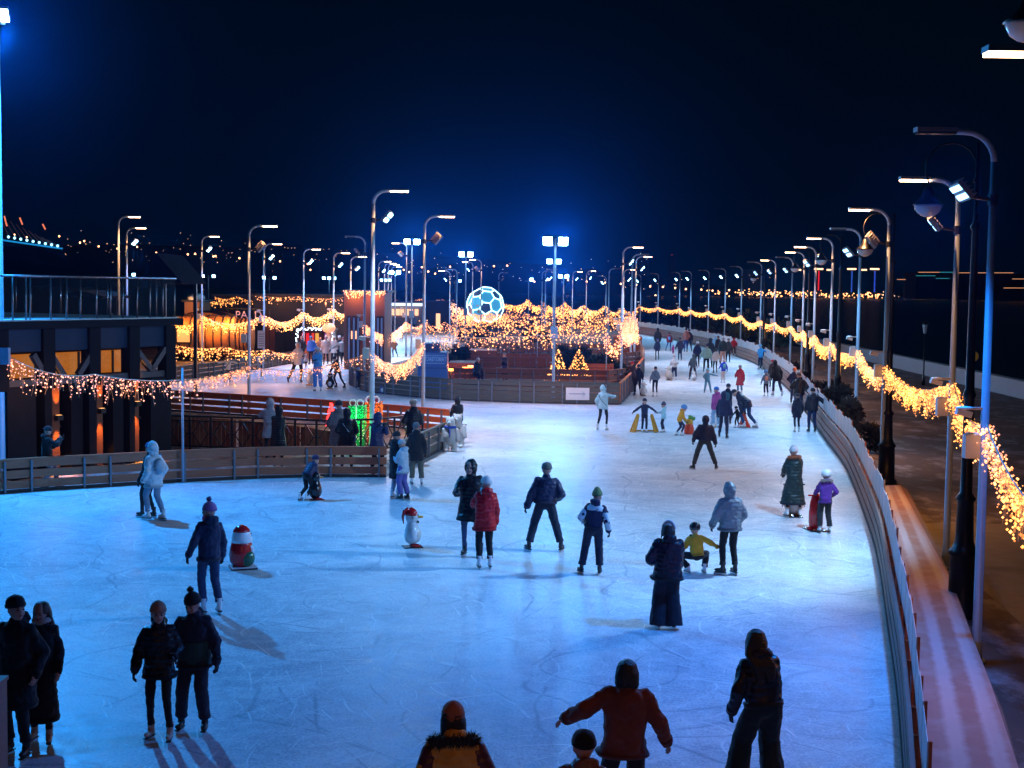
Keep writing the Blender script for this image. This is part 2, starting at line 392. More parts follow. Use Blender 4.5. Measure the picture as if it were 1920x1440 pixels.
# platform beside the right barrier
pl = [(1647, 909), (1689, 1085), (1709, 1166), (1722, 1280), (1739, 1440), (1757, 1600), (1990, 1600), (1912, 1440), (1882, 1335), (1846, 1247), (1825, 1247), (1814, 1203), (1826, 1200), (1818, 1174), (1785, 1085), (1749, 1009), (1729, 969), (1700, 915), (1688, 908)]
plat = empty('walkway_platform', at(1700, 1100)); tag(plat, 'low frosted plank walkway platform beside the screened barrier at the right', 'platform')
PLW = ground_mat('frosted_boards', (.40, .27, .24), (.50, .36, .32), (.62, .62, .64), (.44, .62))
PO = plat.location
pp = [(at(x, y, .42) - PO) for x, y in pl]
MB().prism([(p.x, p.y) for p in pp], .0, .40).build('platform_body', wood('platform_side', (.16, .08, .06), (.1, .05, .04)), plat, fixn=True)
Le = [at(x, y, .42) - PO for x, y in pl[:6]]; Re = [at(x, y, .42) - PO for x, y in [(1688, 909), (1783, 1085), (1813, 1166), (1858, 1280), (1911, 1440), (1960, 1600)]]
def platform_mat():
    m = bpy.data.materials.new('frosty_boards'); m.use_nodes = True; n = m.node_tree; b = n.nodes['Principled BSDF']; N = n.nodes.new; L = n.links.new
    t = N('ShaderNodeTexCoord'); sp = N('ShaderNodeSeparateXYZ'); L(t.outputs['UV'], sp.inputs[0])
    nz = N('ShaderNodeTexNoise'); nz.inputs['Scale'].default_value = 6; nz.inputs['Detail'].default_value = 8; L(t.outputs['Object'], nz.inputs[0])
    ad = N('ShaderNodeMath'); ad.operation = 'MULTIPLY_ADD'; L(nz.outputs['Fac'], ad.inputs[0]); ad.inputs[1].default_value = .10; L(sp.outputs['X'], ad.inputs[2])
    r = N('ShaderNodeValToRGB'); L(ad.outputs[0], r.inputs[0]); e = r.color_ramp.elements; e[0].position = 0; e[0].color = (.34, .18, .16, 1); e[1].position = 1; e[1].color = (.36, .20, .18, 1)
    for p_, c in [(.28, (.33, .17, .15, 1)), (.36, (.48, .40, .42, 1)), (.47, (.48, .41, .43, 1)), (.56, (.31, .16, .14, 1)), (.74, (.33, .17, .15, 1)), (.82, (.50, .43, .46, 1)), (.93, (.45, .36, .38, 1))]: x = e.new(p_); x.color = c
    n2 = N('ShaderNodeTexNoise'); n2.inputs['Scale'].default_value = 2.2; n2.inputs['Detail'].default_value = 9; L(t.outputs['Object'], n2.inputs[0])
    mr = N('ShaderNodeMapRange'); mr.inputs[1].default_value = .45; mr.inputs[2].default_value = .75; mr.inputs[4].default_value = .55; L(n2.outputs['Fac'], mr.inputs[0])
    m2 = N('ShaderNodeMix'); m2.data_type = 'RGBA'; L(mr.outputs[0], m2.inputs[0]); L(r.outputs[0], m2.inputs[6]); m2.inputs[7].default_value = (.44, .36, .37, 1)
    L(m2.outputs[2], b.inputs['Base Color']); b.inputs['Roughness'].default_value = .7
    bp = N('ShaderNodeBump'); bp.inputs['Strength'].default_value = .4; bp.inputs['Distance'].default_value = .02; L(n2.outputs['Fac'], bp.inputs['Height']); L(bp.outputs[0], b.inputs['Normal'])
    return m
me = bpy.data.meshes.new('plank_top'); bm = bmesh.new(); uvl = bm.loops.layers.uv.new('UVMap')
for i in range(5):
    for j in range(6):
        f0, f1 = j / 6, (j + 1) / 6
        q = [(Le[i].lerp(Re[i], f0), f0, i), (Le[i + 1].lerp(Re[i + 1], f0), f0, i + 1), (Le[i + 1].lerp(Re[i + 1], f1), f1, i + 1), (Le[i].lerp(Re[i], f1), f1, i)]
        f = bm.faces.new([bm.verts.new((p.x, p.y, .405)) for p, u, v in q])
        for l, (p, u, v) in zip(f.loops, q): l[uvl].uv = (u, v)
bmesh.ops.remove_doubles(bm, verts=bm.verts, dist=1e-4); bm.normal_update()
if sum(f.normal.z for f in bm.faces) < 0: bmesh.ops.reverse_faces(bm, faces=bm.faces)
bm.to_mesh(me); bm.free(); me.materials.append(platform_mat()); o = bpy.data.objects.new('plank_top', me); COL.objects.link(o); o.parent = plat

# ---------------------------------------------------------------- lamp posts
def pole_top_z(px, pb, yt): P = at(px, pb); return zat(px, yt, P.y)
FLOODS = []
def lamp_post(px, pb, yt, side, warm, flood, label, arm=1.0, r=.07, box=True, reach=None, power=1.0, name='lamp_post', wp=1.5, gz=3.25, ay=-.18, ang=150):
    P = at(px, pb); H = pole_top_z(px, pb, yt)
    root = empty(name, P); tag(root, label, 'lamp post', 'lamp posts round the ice rink')
    zc = H - .42
    mb = MB(); mb.tube([(0, 0, 0), (0, 0, .25), (0, 0, .3), (0, 0, zc)], [r * 1.25, r * 1.25, r, r * .72], 10)
    mb.lathe([(r * 2.0, 0), (r * 2.0, .03), (r * 1.3, .05)], n=10); mb.build('pole', STEEL, root, True)
    sd = side
    arc = [(sd * .42 * (1 - math.cos(a)), 0, zc + .42 * math.sin(a)) for a in [R(x) for x in (0, 15, 30, 45, 60, 75, 90)]]
    arc += [(sd * (.42 + .15), 0, H)]
    MB().tube(arc, [r * .7] * 7 + [r * .6], 8).build('arm', STEEL, root, True)
    x0 = sd * .55; x1 = sd * (.55 + .58 * arm)
    h = MB().box(((x0 + x1) / 2, 0, H + .02), (abs(x1 - x0), .2, .06)).build('lamp_head', HOUS, root)
    MB().box(((x0 + x1) / 2, 0, H - .026), (abs(x1 - x0) * .94, .17, .034)).build('lens', WMON if warm else FLOFF, h)
    if warm:
        light('street_light', 'SPOT', P + Vector(((x0 + x1) / 2, 0, H - .1)), WARM, P_WARM * wp, root, P + Vector((sd * 1.5, 0, 0)), 130, .12, .8)
    if flood:
        zf = H - .95
        br = MB().bar((0, 0, zf), (sd * .35, 0, zf + .05), .05, .05).lathe([(r * 1.1, zf - .08), (r * 1.1, zf + .08)], n=8).build('bracket', DARKM, root)
        if flood == 'on' or flood == 'off' or flood == 'back':
            # flat panel tilted to the rink
            aimd = Vector((sd * .72, ay if flood != 'back' else .75, -.62)).normalized()
            z = aimd; x = Vector((0, 1, 0)).cross(z).normalized() if abs(z.y) < .9 else Vector((1, 0, 0)); y = z.cross(x)
            M = Matrix((x, y, z)).transposed(); c = Vector((sd * .45, 0, zf + .12))
            fs = .72 if px > 1700 else 1.0; fb = MB().box(c, (.42 * fs, .42 * fs, .08), M)
            for q in range(5): fb.box(c - z * .06 + x * (-.14 + .07 * q), (.012, .3, .05), M)
            fb = fb.build('floodlight', HOUS, root)
            MB().box(c + z * .048 - x * .10 * fs, (.12 * fs, .38 * fs, .016), M).box(c + z * .048 + x * .10 * fs, (.12 * fs, .38 * fs, .016), M).build('lens', FLSIDE if flood == 'on' and (sd < 0 and px > 1400) else (FLON if flood == 'on' else FLOFF), fb)
            if flood == 'on' or flood == 'back':
                L = light('flood_light', 'SPOT', P + c + z * .12, DEEP if px > 1800 else BLUE if px < 500 else PALE, P_FLOOD * power, root, P + c + z * 10, ang, .14, .5 if ang < 150 else .7)
        elif flood == 'twin':
            for q in (-1, 1):
                z = Vector((q * .15, -.85, -.42)).normalized(); x = Vector((0, 0, 1)).cross(z).normalized(); y = z.cross(x)
                M = Matrix((x, y, z)).transposed(); c = Vector((q * .33, -.05, zf + .3))
                fb = MB().box(c, (.42, .38, .1), M).build('floodlight', HOUS, root); MB().box(c + z * .056, (.38, .34, .014), M).build('lens', FLON, fb)
                light('flood_light', 'SPOT', P + c + z * .15, BLUE, P_FLOOD * power * .8, root, P + c + z * 10, 130, .16, .9)
            MB().bar((-.4, 0, zf + .1), (.4, 0, zf + .1), .05, .05).build('bracket', DARKM, root)
    if box:
        b = MB().box((-.20, -.06, gz - .12), (.21, .14, .33)).build('control_box', WHITEB, root)
        MB().ell((-.20, -.05, gz + .055), (.12, .09, .03), nu=8, nv=4).build('snow_cap', SNOW, b, True)
        if rnd.random() < .7:
            c = MB().bar((0, 0, gz + .42), (-.28, -.05, gz + .42), .04, .04).box((-.33, -.08, gz + .36), (.22, .1, .09), Matrix.Rotation(.25, 3, 'Y')).build('camera', WHITEB, root)
            MB().ell((-.33, -.08, gz + .43), (.13, .07, .03), nu=8, nv=4).build('snow_cap', SNOW, c, True)
    return root

def flood_mast(px, pb, yt, label, power=1.0, spread=.36, r=.075, box=True, lens=FLHI, aims=(-.9, -.35), n=2, name='flood_mast'):
    P = at(px, pb); H = pole_top_z(px, pb, yt)
    root = empty(name, P); tag(root, label, 'floodlight mast', 'floodlight masts')
    MB().tube([(0, 0, 0), (0, 0, .3), (0, 0, .34), (0, 0, H)], [r * 1.3, r * 1.3, r, r * .7], 10).lathe([(r * 2, 0), (r * 2, .03), (r, .05)], n=10).build('pole', STEEL, root, True)
    MB().bar((-spread - .1, 0, H - .35), (spread + .1, 0, H - .35), .06, .06).build('crossbar', STEEL, root)
    for q in ([-1, 1] if n == 2 else [-1, 0, 1] if n == 3 else [1]):
        z = Vector((q * .12, aims[0], aims[1])).normalized(); x = Vector((0, 0, 1)).cross(z).normalized(); y = z.cross(x)
        M = Matrix((x, y, z)).transposed(); c = Vector((q * spread, -.08, H - .12))
        fb = MB().box(c, (.46, .42, .12), M).bar(c, c - Vector((0, -.05, .24)), .04, .04).build('floodlight', HOUS, root)
        MB().box(c + z * .068, (.43, .39, .014), M).build('lens', lens, fb)
        if power: light('flood_light', 'SPOT', P + c + z * (.16 if px > 100 else .7), BLUE if px < 500 or px == 1037 else PALE, P_FLOOD * power, root, P + c + z * 10, 140, .18, .9)
    if power and px > 700:   # added narrow beam aimed just above the camera, for glow in the haze
        c = P + Vector((0, -.3, H - .1)); light('added_glow_beam', 'SPOT', c, (.05, .35, 1.0), 18000 * (1 if power > .55 else .3), root, (0, 0, HC + 1.2), 9, .25, 1.0)
    if box: MB().box((0, -.1, 3.2), (.34, .2, .55)).build('control_box', mat('blue_box', (.15, .35, .6), .5), root)
    return root

# right side row, near to far: x of base, x of top, y top, arm lit, flood
def base_from_top(yt, hor): return hor + (hor - yt) / .443
ord_ = ['nearest', 'second', 'third', 'fourth', 'fifth', 'sixth', 'seventh', 'eighth', 'ninth', 'tenth', 'eleventh', 'twelfth', 'thirteenth', 'fourteenth', 'fifteenth', 'sixteenth', 'seventeenth', 'eighteenth']
RROW = [(1830, 1240, 247, 0, 'on'), (1773, 1065, 337, 1, 'on'), (1652, 905, 393, 1, 'back'), (1603, 818, 430, 0, 'on'), (1553, 779, 447, 1, 'on'),
        (1523, 741, 463, 1, 'on'), (1502, 718, 473, 1, 'on'), (1481, 696, 483, 0, 'on'), (1450, 682, 488, 1, 'on'), (1424, 673, 492, 0, 'on'),
        (1388, 653, 500, 0, 'on'), (1358, 643, 504, 0, 'on'), (1327, 636, 507, 0, 'on'), (1294, 631, 509, 0, 'on'), (1273, 625, 511, 0, 'on'),
        (1233, 620, 513, 0, 'on'), (1200, 617, 515, 0, 'on')]
RB = []
for i, (x, yb, yt, wm, fl) in enumerate(RROW):
    lab = f"{ord_[i]} lamp post from the camera in the right hand row, its lamp {'lit warm' if wm else 'dark'}"
    lamp_post(x, yb, yt, -1, wm, fl, lab, power=[.75, 1.25, 1.1][i] if i < 3 else .6 if i < 12 else .8, wp=[.5, .5, 1.4][i] if i < 3 else 1.3, ay=.30 if i == 1 else -.18, ang=118 if i == 1 else 150)
    RB.append(at(x, yb))
# one more post just outside the right edge: its lit head reaches into the frame
R0 = lamp_post(1975, 1560, 98, -1, 1, None, 'lamp post at the right edge of the photo with only its lit head in view', arm=.7, wp=.25)
RB.insert(0, at(1968, 1560))
# left / middle lamps: x, base y, top y, arm side, warm, flood, label
LL = [
 (697, 845, 357, 1, 1, 'on', 'tallest lamp post left of the centre with a lit street lamp and a tilted floodlight'),
 (793, 800, 405, 1, 1, 'back', 'lamp post beside the blue photo booth with its floodlight seen from the back'),
 (467, 780, 423, 1, 1, 'back', 'lamp post behind the black railing with its floodlight seen from the back'),
 (379, 684, 443, 1, 1, 'on', 'lamp post in front of the first golden barrel cabin'),
 (239, 700, 427, 1, 1, 'on', 'lamp post behind the roof terrace with a lit street lamp and blue floodlight'),
 (224, 720, 406, 1, 1, None, 'thin dark lamp post behind the roof terrace with a small lit street lamp'),
 (495, 690, 457, 1, 1, 'on', 'lamp post right of the barrel cabins with a bright floodlight'),
 (569, 682, 467, 1, 1, 'on', 'lamp post in front of the dark building left of the lit doorway'),
 (625, 677, 474, 1, 1, 'on', 'lamp post between the lit doorway and the crowd'),
 (657, 675, 481, 1, 1, 'on', 'lamp post in front of the left wall of the pavilion'),
 (683, 712, 444, -1, 0, 'off', 'lamp post with its dark arm turned left beside the tallest post'),
 (761, 668, 456, -1, 1, 'back', 'lamp post with its lit arm turned left beside the twin floodlight mast'),
 (1164, 718, 463, 1, 1, 'on', 'nearest of the lamp posts at the right tip of the island'),
 (1182, 688, 477, 1, 0, None, 'dark armed post behind the nearest one at the island tip'),
 (1189, 682, 481, 1, 1, 'on', 'lamp post at the island tip with the lit lamp nearest to the long ice lane'),
 (1167, 660, 505, 1, 1, 'on', 'short looking lamp post glimpsed behind the poles at the island tip'),
 (709, 646, 490, 1, 1, 'on', 'first of the thin lamp posts right of the pavilion'),
 (720, 638, 494, 1, 1, 'on', 'second of the thin lamp posts right of the pavilion'),
 (727, 634, 496, 1, 1, 'on', 'third of the thin lamp posts right of the pavilion'),
 (733, 630, 500, 1, 1, 'on', 'fourth of the thin lamp posts right of the pavilion'),
 (843, 640, 508, -1, 1, 'on', 'lamp post left of the football with a lit arm turned left'),
 (856, 636, 505, -1, 0, None, 'dark lamp post just left of the glowing football mast'),
 (885, 632, 491, -1, 1, 'on', 'lamp post in front of the left edge of the football'),
 (901, 648, 487, -1, 1, 'back', 'lamp post in front of the middle of the football'),
 (934, 622, 511, 1, 0, 'off', 'dim lamp post in front of the right edge of the football'),
 (1015, 638, 508, 1, 0, 'on', 'first of the clustered posts left of the brightest mast'),
 (1021, 645, 505, 1, 0, 'on', 'second of the clustered posts left of the brightest mast'),
 (1072, 628, 509, 1, 1, 'on', 'lamp post with a warm lamp right of the brightest mast'),
 (1098, 624, 508, 1, 1, 'on', 'warm lamp post midway between the brightest mast and the island tip'),
 (1135, 620, 518, -1, 0, 'on', 'far lamp post with its arm turned left over the string lights'),
 (1140, 640, 504, 1, 0, None, 'dark lamp post left of the posts at the island tip'),
]
LB = {}
for (x, yb, yt, sd, wm, fl, lab) in LL:
    lamp_post(x, yb, yt, sd, wm, fl, lab, box=yb > 640, r=.085 if x in (697,) else .07, power=1.0 if x == 697 else .75 if yb > 650 else .35)
    LB[x] = at(x, yb)
flood_mast(1037, 748, 447, 'brightest floodlight mast in the middle with two glaring blue white lamps', .6)
flood_mast(1036, 662, 487, 'smaller twin floodlight mast directly behind the brightest one', .5, lens=FLON, box=False)
flood_mast(771, 668, 450, 'twin floodlight mast left of the centre with two glaring lamps', .6)
flood_mast(872, 655, 474, 'twin floodlight mast in front of the football', .6)
flood_mast(1055, 628, 516, 'small far twin floodlight mast right of the brightest mast', .6, lens=FLON, box=False)
flood_mast(740, 632, 508, 'small far twin floodlight mast behind the thin posts', .6, lens=FLON, box=False)
flood_mast(990, 618, 522, 'small far mast with one floodlight right of the football', .5, lens=FLON, box=False, n=1)
flood_mast(4, 903, 18, 'tall floodlight mast at the left edge of the photo', 4.1, r=.11, lens=FLHI, box=False, n=1, spread=.12, aims=(-.6, -.7))
for x, y, yb, nn, lb in [(505, 519, 600, 2, 'distant twin floodlight beyond the barrel cabins'), (617, 520, 600, 3, 'distant triple floodlight left of the pavilion'), (391, 516, 600, 2, 'distant floodlight left of the barrel cabins'),
                     (723, 524, 590, 3, 'distant triple floodlight right of the pavilion'), (853, 525, 596, 1, 'distant single floodlight left of the football'), (241, 513, 600, 1, 'distant floodlight beyond the roof terrace')]:
    flood_mast(x, yb, y, lb, 0, lens=FLON, box=False, n=nn, spread=.8, r=.1)
# the mast at the left edge also carries a garland box
b = MB().box(at(11, 905) + Vector((0, -.12, 3.35)), (.36, .16, .44)).build('control_box', mat('blue_box', (.15, .35, .6), .5))
b.name = 'junction_box'; tag(b, 'pale blue junction box on the mast at the left edge', 'junction box')
# thin garland poles
TP = [(1136, 722, 620, 'thin pole carrying string lights on the right part of the island'), (1007, 690, 604, 'thin pole carrying string lights left of the brightest mast'),
      (849, 690, 612, 'thin pole carrying string lights behind the blue photo booth'), (343, 905, 690, 'thin grey pole beside the right corner of the terrace building')]
for x, yb, yt, lb in TP:
    P = at(x, yb); H = pole_top_z(x, yb, yt)
    o = MB().tube([P, P + Vector((0, 0, H))], [.035, .03], 8).build('garland_pole', STEEL, None, True); tag(o, lb, 'pole', 'thin poles for string lights'); LB[x] = P

# unseen street lamp, added to warm the backs of the foreground people
b0 = empty('lamp_post', (2.2, -2.5, 0)); tag(b0, 'unseen lamp post added behind the camera to warm the foreground', 'lamp post', 'lamp posts round the ice rink')
MB().tube([(0, 0, 0), (0, 0, 7.4)], [.07, .05], 8).build('pole', STEEL, b0, True); hd = MB().box((-.4, 0, 7.42), (.8, .2, .06)).build('lamp_head', HOUS, b0); MB().box((-.4, 0, 7.37), (.6, .17, .03)).build('lens', WMON, hd)
light('street_light', 'SPOT', (1.8, -2.5, 7.3), WARM, 800, b0, (1.5, 12, 1.0), 55, .15, 1.0)
# cast iron promenade lamps with hanging bowls
def promenade_lamp(px, pb, yt, label, bowl=True, arms=(-1,)):
    P = at(px, pb); H = pole_top_z(px, pb, yt); root = empty('promenade_lamp', P); tag(root, label, 'street lamp', 'cast iron promenade lamps')
    MB().lathe([(.30, 0), (.30, .08), (.24, .12), (.22, 1.0), (.26, 1.05), (.20, 1.12), (.15, 1.25), (.13, 1.9), (.17, 1.95), (.10, 2.05), (.085, 3.6), (.11, 3.65), (.075, 3.75), (.055, H - 1.4), (.09, H - 1.35), (.04, H - 1.25), (.03, H)], n=12).build('column', IRON, root, True)
    for sd in arms:
        c = Vector((sd * .42, 0, H - .42)); pts = [c + Vector((-sd * .42 * math.cos(t), 0, .42 * math.sin(t))) for t in [R(a) for a in range(-30, 215, 15)]]
        ar = MB().tube(pts, .016, 6).build('scroll_arm', IRON, root, True)
        bx = sd * .78; bz = H - 1.0
        MB().tube([pts[-1], (bx, 0, bz + .28)], .014, 6).lathe([(.02, bz + .3), (.07, bz + .26), (.11, bz + .14), (.23, bz + .02), (.25, bz)], (bx, 0, 0), 14).build('lamp_cap', IRON, root, True)
        MB().lathe([(.02, bz - .2), (.10, bz - .18), (.18, bz - .12), (.225, bz - .03), (.225, bz - .002)], (bx, 0, 0), 14).build('glass_bowl', mat('bowl_glass', (.55, .62, .68), .12, spec=.9, alpha=.8), root, True)
    return root
promenade_lamp(1803, 1154, 268, 'black cast iron promenade lamp with a glass bowl nearest to the platform')
promenade_lamp(1661, 905, 400, 'black cast iron promenade lamp behind the back end of the platform')
promenade_lamp(1568, 800, 440, 'third black promenade lamp back behind the lit posts')
promenade_lamp(1512, 735, 468, 'fourth black promenade lamp back, half hidden by the row of posts')
promenade_lamp(1430, 690, 495, 'fifth black promenade lamp back, its pale bowl just over the string lights')
promenade_lamp(2014, 1520, -150, 'promenade lamp at the top right corner with only its bowl in view')
def lantern(px, pb, yt, label):
    P = at(px, pb); H = pole_top_z(px, pb, yt); root = empty('lantern_post', P); tag(root, label, 'lantern', 'unlit lanterns by the river wall')
    MB().lathe([(.12, 0), (.1, .4), (.05, .5), (.035, H - .75)], n=8).build('post', IRON, root, True)
    h = MB().lathe([(.09, H - .72), (.17, H - .22), (.19, H - .2)], n=6).build('lantern_glass', mat('lantern_glass', (.2, .35, .45), .2, spec=.8), root)
    MB().lathe([(.22, H - .2), (.1, H - .06), (.02, H)], n=6).build('lantern_roof', IRON, h)
lantern(1731, 722, 602, 'dark lantern post standing before the low pale river wall')
lantern(1822, 705, 615, 'thin dark lantern farther along the river wall')
P = at(1822, 740); o = empty('round_sign', P); tag(o, 'round yellow sign on a thin post by the river wall', 'sign')
z = zat(1822, 668, P.y)
MB().tube([(0, 0, 0), (0, 0, z + .2)], .025, 6).build('post', DARKM, o, True)
MB().lathe([(.28, -.012), (.28, .012)], (0, -.04, z), 20, M=Matrix.Rotation(R(90), 3, 'X') @ Matrix.Rotation(.0, 3, 'Y')).build('disc', mat('yellow_sign', (.6, .42, .04), .5), o)
# ---------------------------------------------------------------- string lights
NG = [0]
def garland(a, b, sag, drop, dens, label, r=.022, m=None, group='string lights hung between the lamp posts', glow=None, jit=.05, bstep=.085, cable=True, thick=.0):
    """icicle string lights from a to b: one wire with hanging strands of small bulbs"""
    a = Vector(a); b = Vector(b); L = (b - a).length; root = empty('string_lights', a)
    tag(root, label, 'string lights', group)
    g = random.Random(NG[0] * 17 + 3); NG[0] += 1
    n = max(3, int(L * dens)); w = MB(); pts = []
    def cp(t): return (b - a) * t + Vector((0, 0, -4 * sag * t * (1 - t)))
    pts = [cp(i / 14) for i in range(15)]
    w.tube(pts, .013, 5)
    bm = MB()
    for i in range(n):
        t = (i + g.random()) / n; c = cp(min(t, 1)); ln = drop * (.35 + .65 * g.random()) * (.75 + .25 * math.sin(t * 40 + NG[0]))
        k = max(2, int(ln / bstep)); dx = g.uniform(-jit, jit); dy = g.uniform(-jit, jit) - .02
        if cable and L * dens < 500 and r < .03: w.tube([c, c + Vector((dx * .6, dy * .6, -ln))], .003, 3, False)
        for j in range(k):
            f = (j + g.random() * .8) / k
            bm.octa((c.x + dx * f + g.uniform(-.03, .03) + g.uniform(-thick, thick), c.y + dy * f + g.uniform(-.03, .03) + g.uniform(-thick, thick), c.z - ln * f), r * g.choice((.45, .6, .8, .8, 1, 1, 1.15, 1.35)))
    w.build('wire', WIRE, root)
    tag(bm.build('bulbs', m or BULB, root), kind='stuff')
    if glow:
        c = a + cp(.5) + Vector((0, -.1, -drop * .6)); light('garland_glow', 'POINT', c, GOLD, P_GARL * glow, root, size=.45)
    return root
def up(P, z): return Vector((P.x, P.y - .08, z))
# right row
prev = None
for i in range(len(RB) - 1):
    a, b = RB[i], RB[i + 1]; far = i
    Zm = (a.y + b.y) / 2; zz = [3.05, 3.45, 3.6, 3.28, 3.2, 3.15, 3.1, 3.05, 3.05, 3.05, 3.05, 3.05, 3.05, 3.05, 3.05, 3.05, 3.05, 3.05, 3.05, 3.05]
    za, zb = zz[i], zz[i + 1]
    garland(up(a, za), up(b, zb), .14 + .018 * (b - a).length, .66 if i < 4 else .65, 38 if Zm < 40 else 24 if Zm < 80 else 12, f"{['nearest','second','third','fourth','fifth','sixth','seventh','eighth','ninth','tenth','eleventh','twelfth','thirteenth','fourteenth','fifteenth','sixteenth','seventeenth','eighteenth'][i]} golden icicle string from the camera along the right hand row of posts",
            r=.019 if Zm < 40 else .026 if Zm < 70 else .04 if Zm < 110 else .055, m=BULB, glow=(.9 + (b - a).length * .22) * (.35 if i < 2 else 1), bstep=.065 if Zm < 40 else .075 if Zm < 80 else .13, thick=.07, jit=.10)
# left foreground garland across the terrace building
A0 = at(8, 905); PX = {k: v for k, v in LB.items()}
pA = up(A0, 3.45); pB = up(PX[343], 2.75); p697 = up(PX[697], 3.2)
mid = at(178, 900); mid = Vector((mid.x, mid.y, 2.85))
garland(pA, mid, .25, .85, 24, 'sparse icicle string across the front of the terrace building, left half', r=.022, m=BULBP, glow=.5, jit=.2, bstep=.11, thick=.07)
garland(mid, pB, .08, .75, 24, 'sparse icicle string across the front of the terrace building, right half', r=.022, m=BULBP, glow=.5, jit=.2, bstep=.11, thick=.07)
p467 = Vector((PX[467].x, PX[467].y - .1, zat(467, 686, PX[467].y)))
garland(pB, p467, .1, .55, 9, 'sparse icicle string hanging over the ice in front of the pale barrier', r=.024, m=BULBP, jit=.25, bstep=.14, glow=.2, thick=.1)
garland(p467, p697, .35, .6, 9, 'sparse icicle string hanging before the crowd and the penguin aid', r=.022, m=BULBP, jit=.25, bstep=.15, glow=.2, thick=.1)
garland(p697, up(PX[793], 3.2), .62, .68, 34, 'thick sagging golden string between the two tall posts left of the centre', r=.022, m=BULBP, glow=1.5, bstep=.07, thick=.06)
# left row behind
seq = [(322, 600, 45), (379, 590, None), (495, 588, None), (569, 580, None), (625, 576, None), (657, 574, None)]
def zpost(x, y): P = LB[x]; return Vector((P.x, P.y - .08, zat(x, y, P.y)))
P322 = atY(322, 604, LB[379].y)
GL = [P322, zpost(379, 592), zpost(495, 590), zpost(569, 585), zpost(625, 578), zpost(657, 577), atY(684, 566, LB[657].y + 4)]
nm = ['leftmost golden string over the barrel cabins', 'golden string over the second barrel cabin', 'golden string between the barrels and the dark building', 'golden string over the lit doorway', 'golden string right of the lit doorway', 'short golden string in front of the pavilion wall']
for i in range(6):
    garland(GL[i], GL[i + 1], .35 + .04 * (GL[i + 1] - GL[i]).length, .8, 26, nm[i], r=.042, m=BULB, glow=1.6, bstep=.13, thick=.12)
zb_ = [atY(320, 645, 70), atY(420, 650, 72), atY(500, 655, 73), atY(556, 660, 74)]
for i, l in enumerate(['low dense string in front of the first barrel cabin', 'low dense string in front of the second barrel cabin', 'low reddish string above the pale barrier']):
    garland(zb_[i], zb_[i + 1], .15, .9 if i < 2 else .5, 26, l, r=.032, m=BULB if i < 2 else BULBP, glow=1.2, bstep=.12, thick=.1)
garland(up(PX[683], zat(683, 608, PX[683].y)), up(PX[761], zat(761, 603, PX[761].y)), .8, .8, 22, 'thick sagging string between the dark armed post and the twin mast', r=.036, m=BULBP, glow=1.6, bstep=.1, thick=.1)
garland(up(PX[761], zat(761, 603, PX[761].y)), atY(799, 600, PX[761].y + 4), .5, .9, 22, 'short bright string right of the twin floodlight mast', r=.04, m=BULBP, glow=1, bstep=.11, thick=.12)
# rows over the central island; each span a string of its own
def row(pts, drop, dens, lab, r, m, sag=.35, glow=0, thick=.1, bstep=.12):
    n = len(pts) - 1; words_ = ['first', 'second', 'third', 'fourth', 'fifth', 'sixth', 'seventh', 'eighth', 'ninth', 'tenth']
    for i in range(n):
        garland(pts[i], pts[i + 1], sag, drop, dens, f'{words_[i]} span from left of {lab}', r=r, m=m, glow=glow, bstep=bstep, thick=thick, group='string lights over the central island')
row([atY(x, y, 62) for x, y in [(806, 630), (872, 632), (950, 630), (1007, 628), (1037, 626), (1090, 628), (1136, 630)]], .75, 14, 'the nearest fringe of lights over the island railings', .028, BULBC, sag=.06, glow=.9)
row([atY(x, y, Y) for x, y, Y in [(1136, 622, 68), (1170, 600, 72), (1186, 588, 92)]], .8, 15, 'the white hot string at the right tip of the island', .036, BULBP, sag=1.1, glow=1.5, thick=.2)
row([atY(x, y, Y) for x, y, Y in [(1150, 594, 100), (1174, 590, 98), (1190, 596, 90), (1192, 622, 82)]], 1.0, 10, 'the bright zigzag string behind the island tip', .042, BULBP, sag=.5, glow=1.2, thick=.2)
row([atY(x, y, 75) for x, y in [(846, 600), (900, 614), (960, 612), (1010, 610), (1060, 610), (1100, 612), (1140, 608)]], .8, 10, 'the second fringe of lights over the island', .04, BULB, sag=.3, glow=.45, thick=.25)
row([atY(x, y, 90) for x, y in [(868, 598), (920, 598), (975, 600), (1030, 602), (1085, 604), (1130, 604)]], .85, 11, 'the third fringe of lights over the island', .045, BULB, sag=.3, glow=.45, thick=.4)
row([atY(x, y, 108) for x, y in [(876, 590), (930, 592), (985, 592), (1040, 594), (1090, 594), (1140, 596), (1168, 596)]], .85, 10, 'the fourth fringe of lights over the island', .05, BULB, sag=.35, glow=.45, thick=.5)
row([atY(x, y, 128) for x, y in [(865, 588), (925, 586), (975, 585), (1030, 586), (1085, 586), (1130, 588), (1160, 588)]], .85, 8, 'the fifth fringe of lights over the island', .055, BULB, sag=.35, glow=.45, thick=.6)
row([atY(x, y, 150) for x, y in [(847, 566), (866, 576), (885, 578)]], 1.6, 14, 'the bright string left of the football', .075, BULBP, sag=.4, glow=1.5, thick=.4)
row([atY(x, y, 160) for x, y in [(945, 568), (992, 562), (1013, 572), (1037, 576), (1062, 577), (1090, 574), (1110, 582)]], 1.1, 14, 'the garland right of the football under the masts', .07, BULB, sag=.5, glow=1.5, thick=.25)
row([atY(x, y, 190) for x, y in [(1018, 565), (1060, 566), (1095, 571), (1135, 572), (1167, 575), (1199, 572)]], 1.1, 11, 'the far garland joining the right hand row', .075, BULB, sag=.9, glow=1.5, thick=.2)
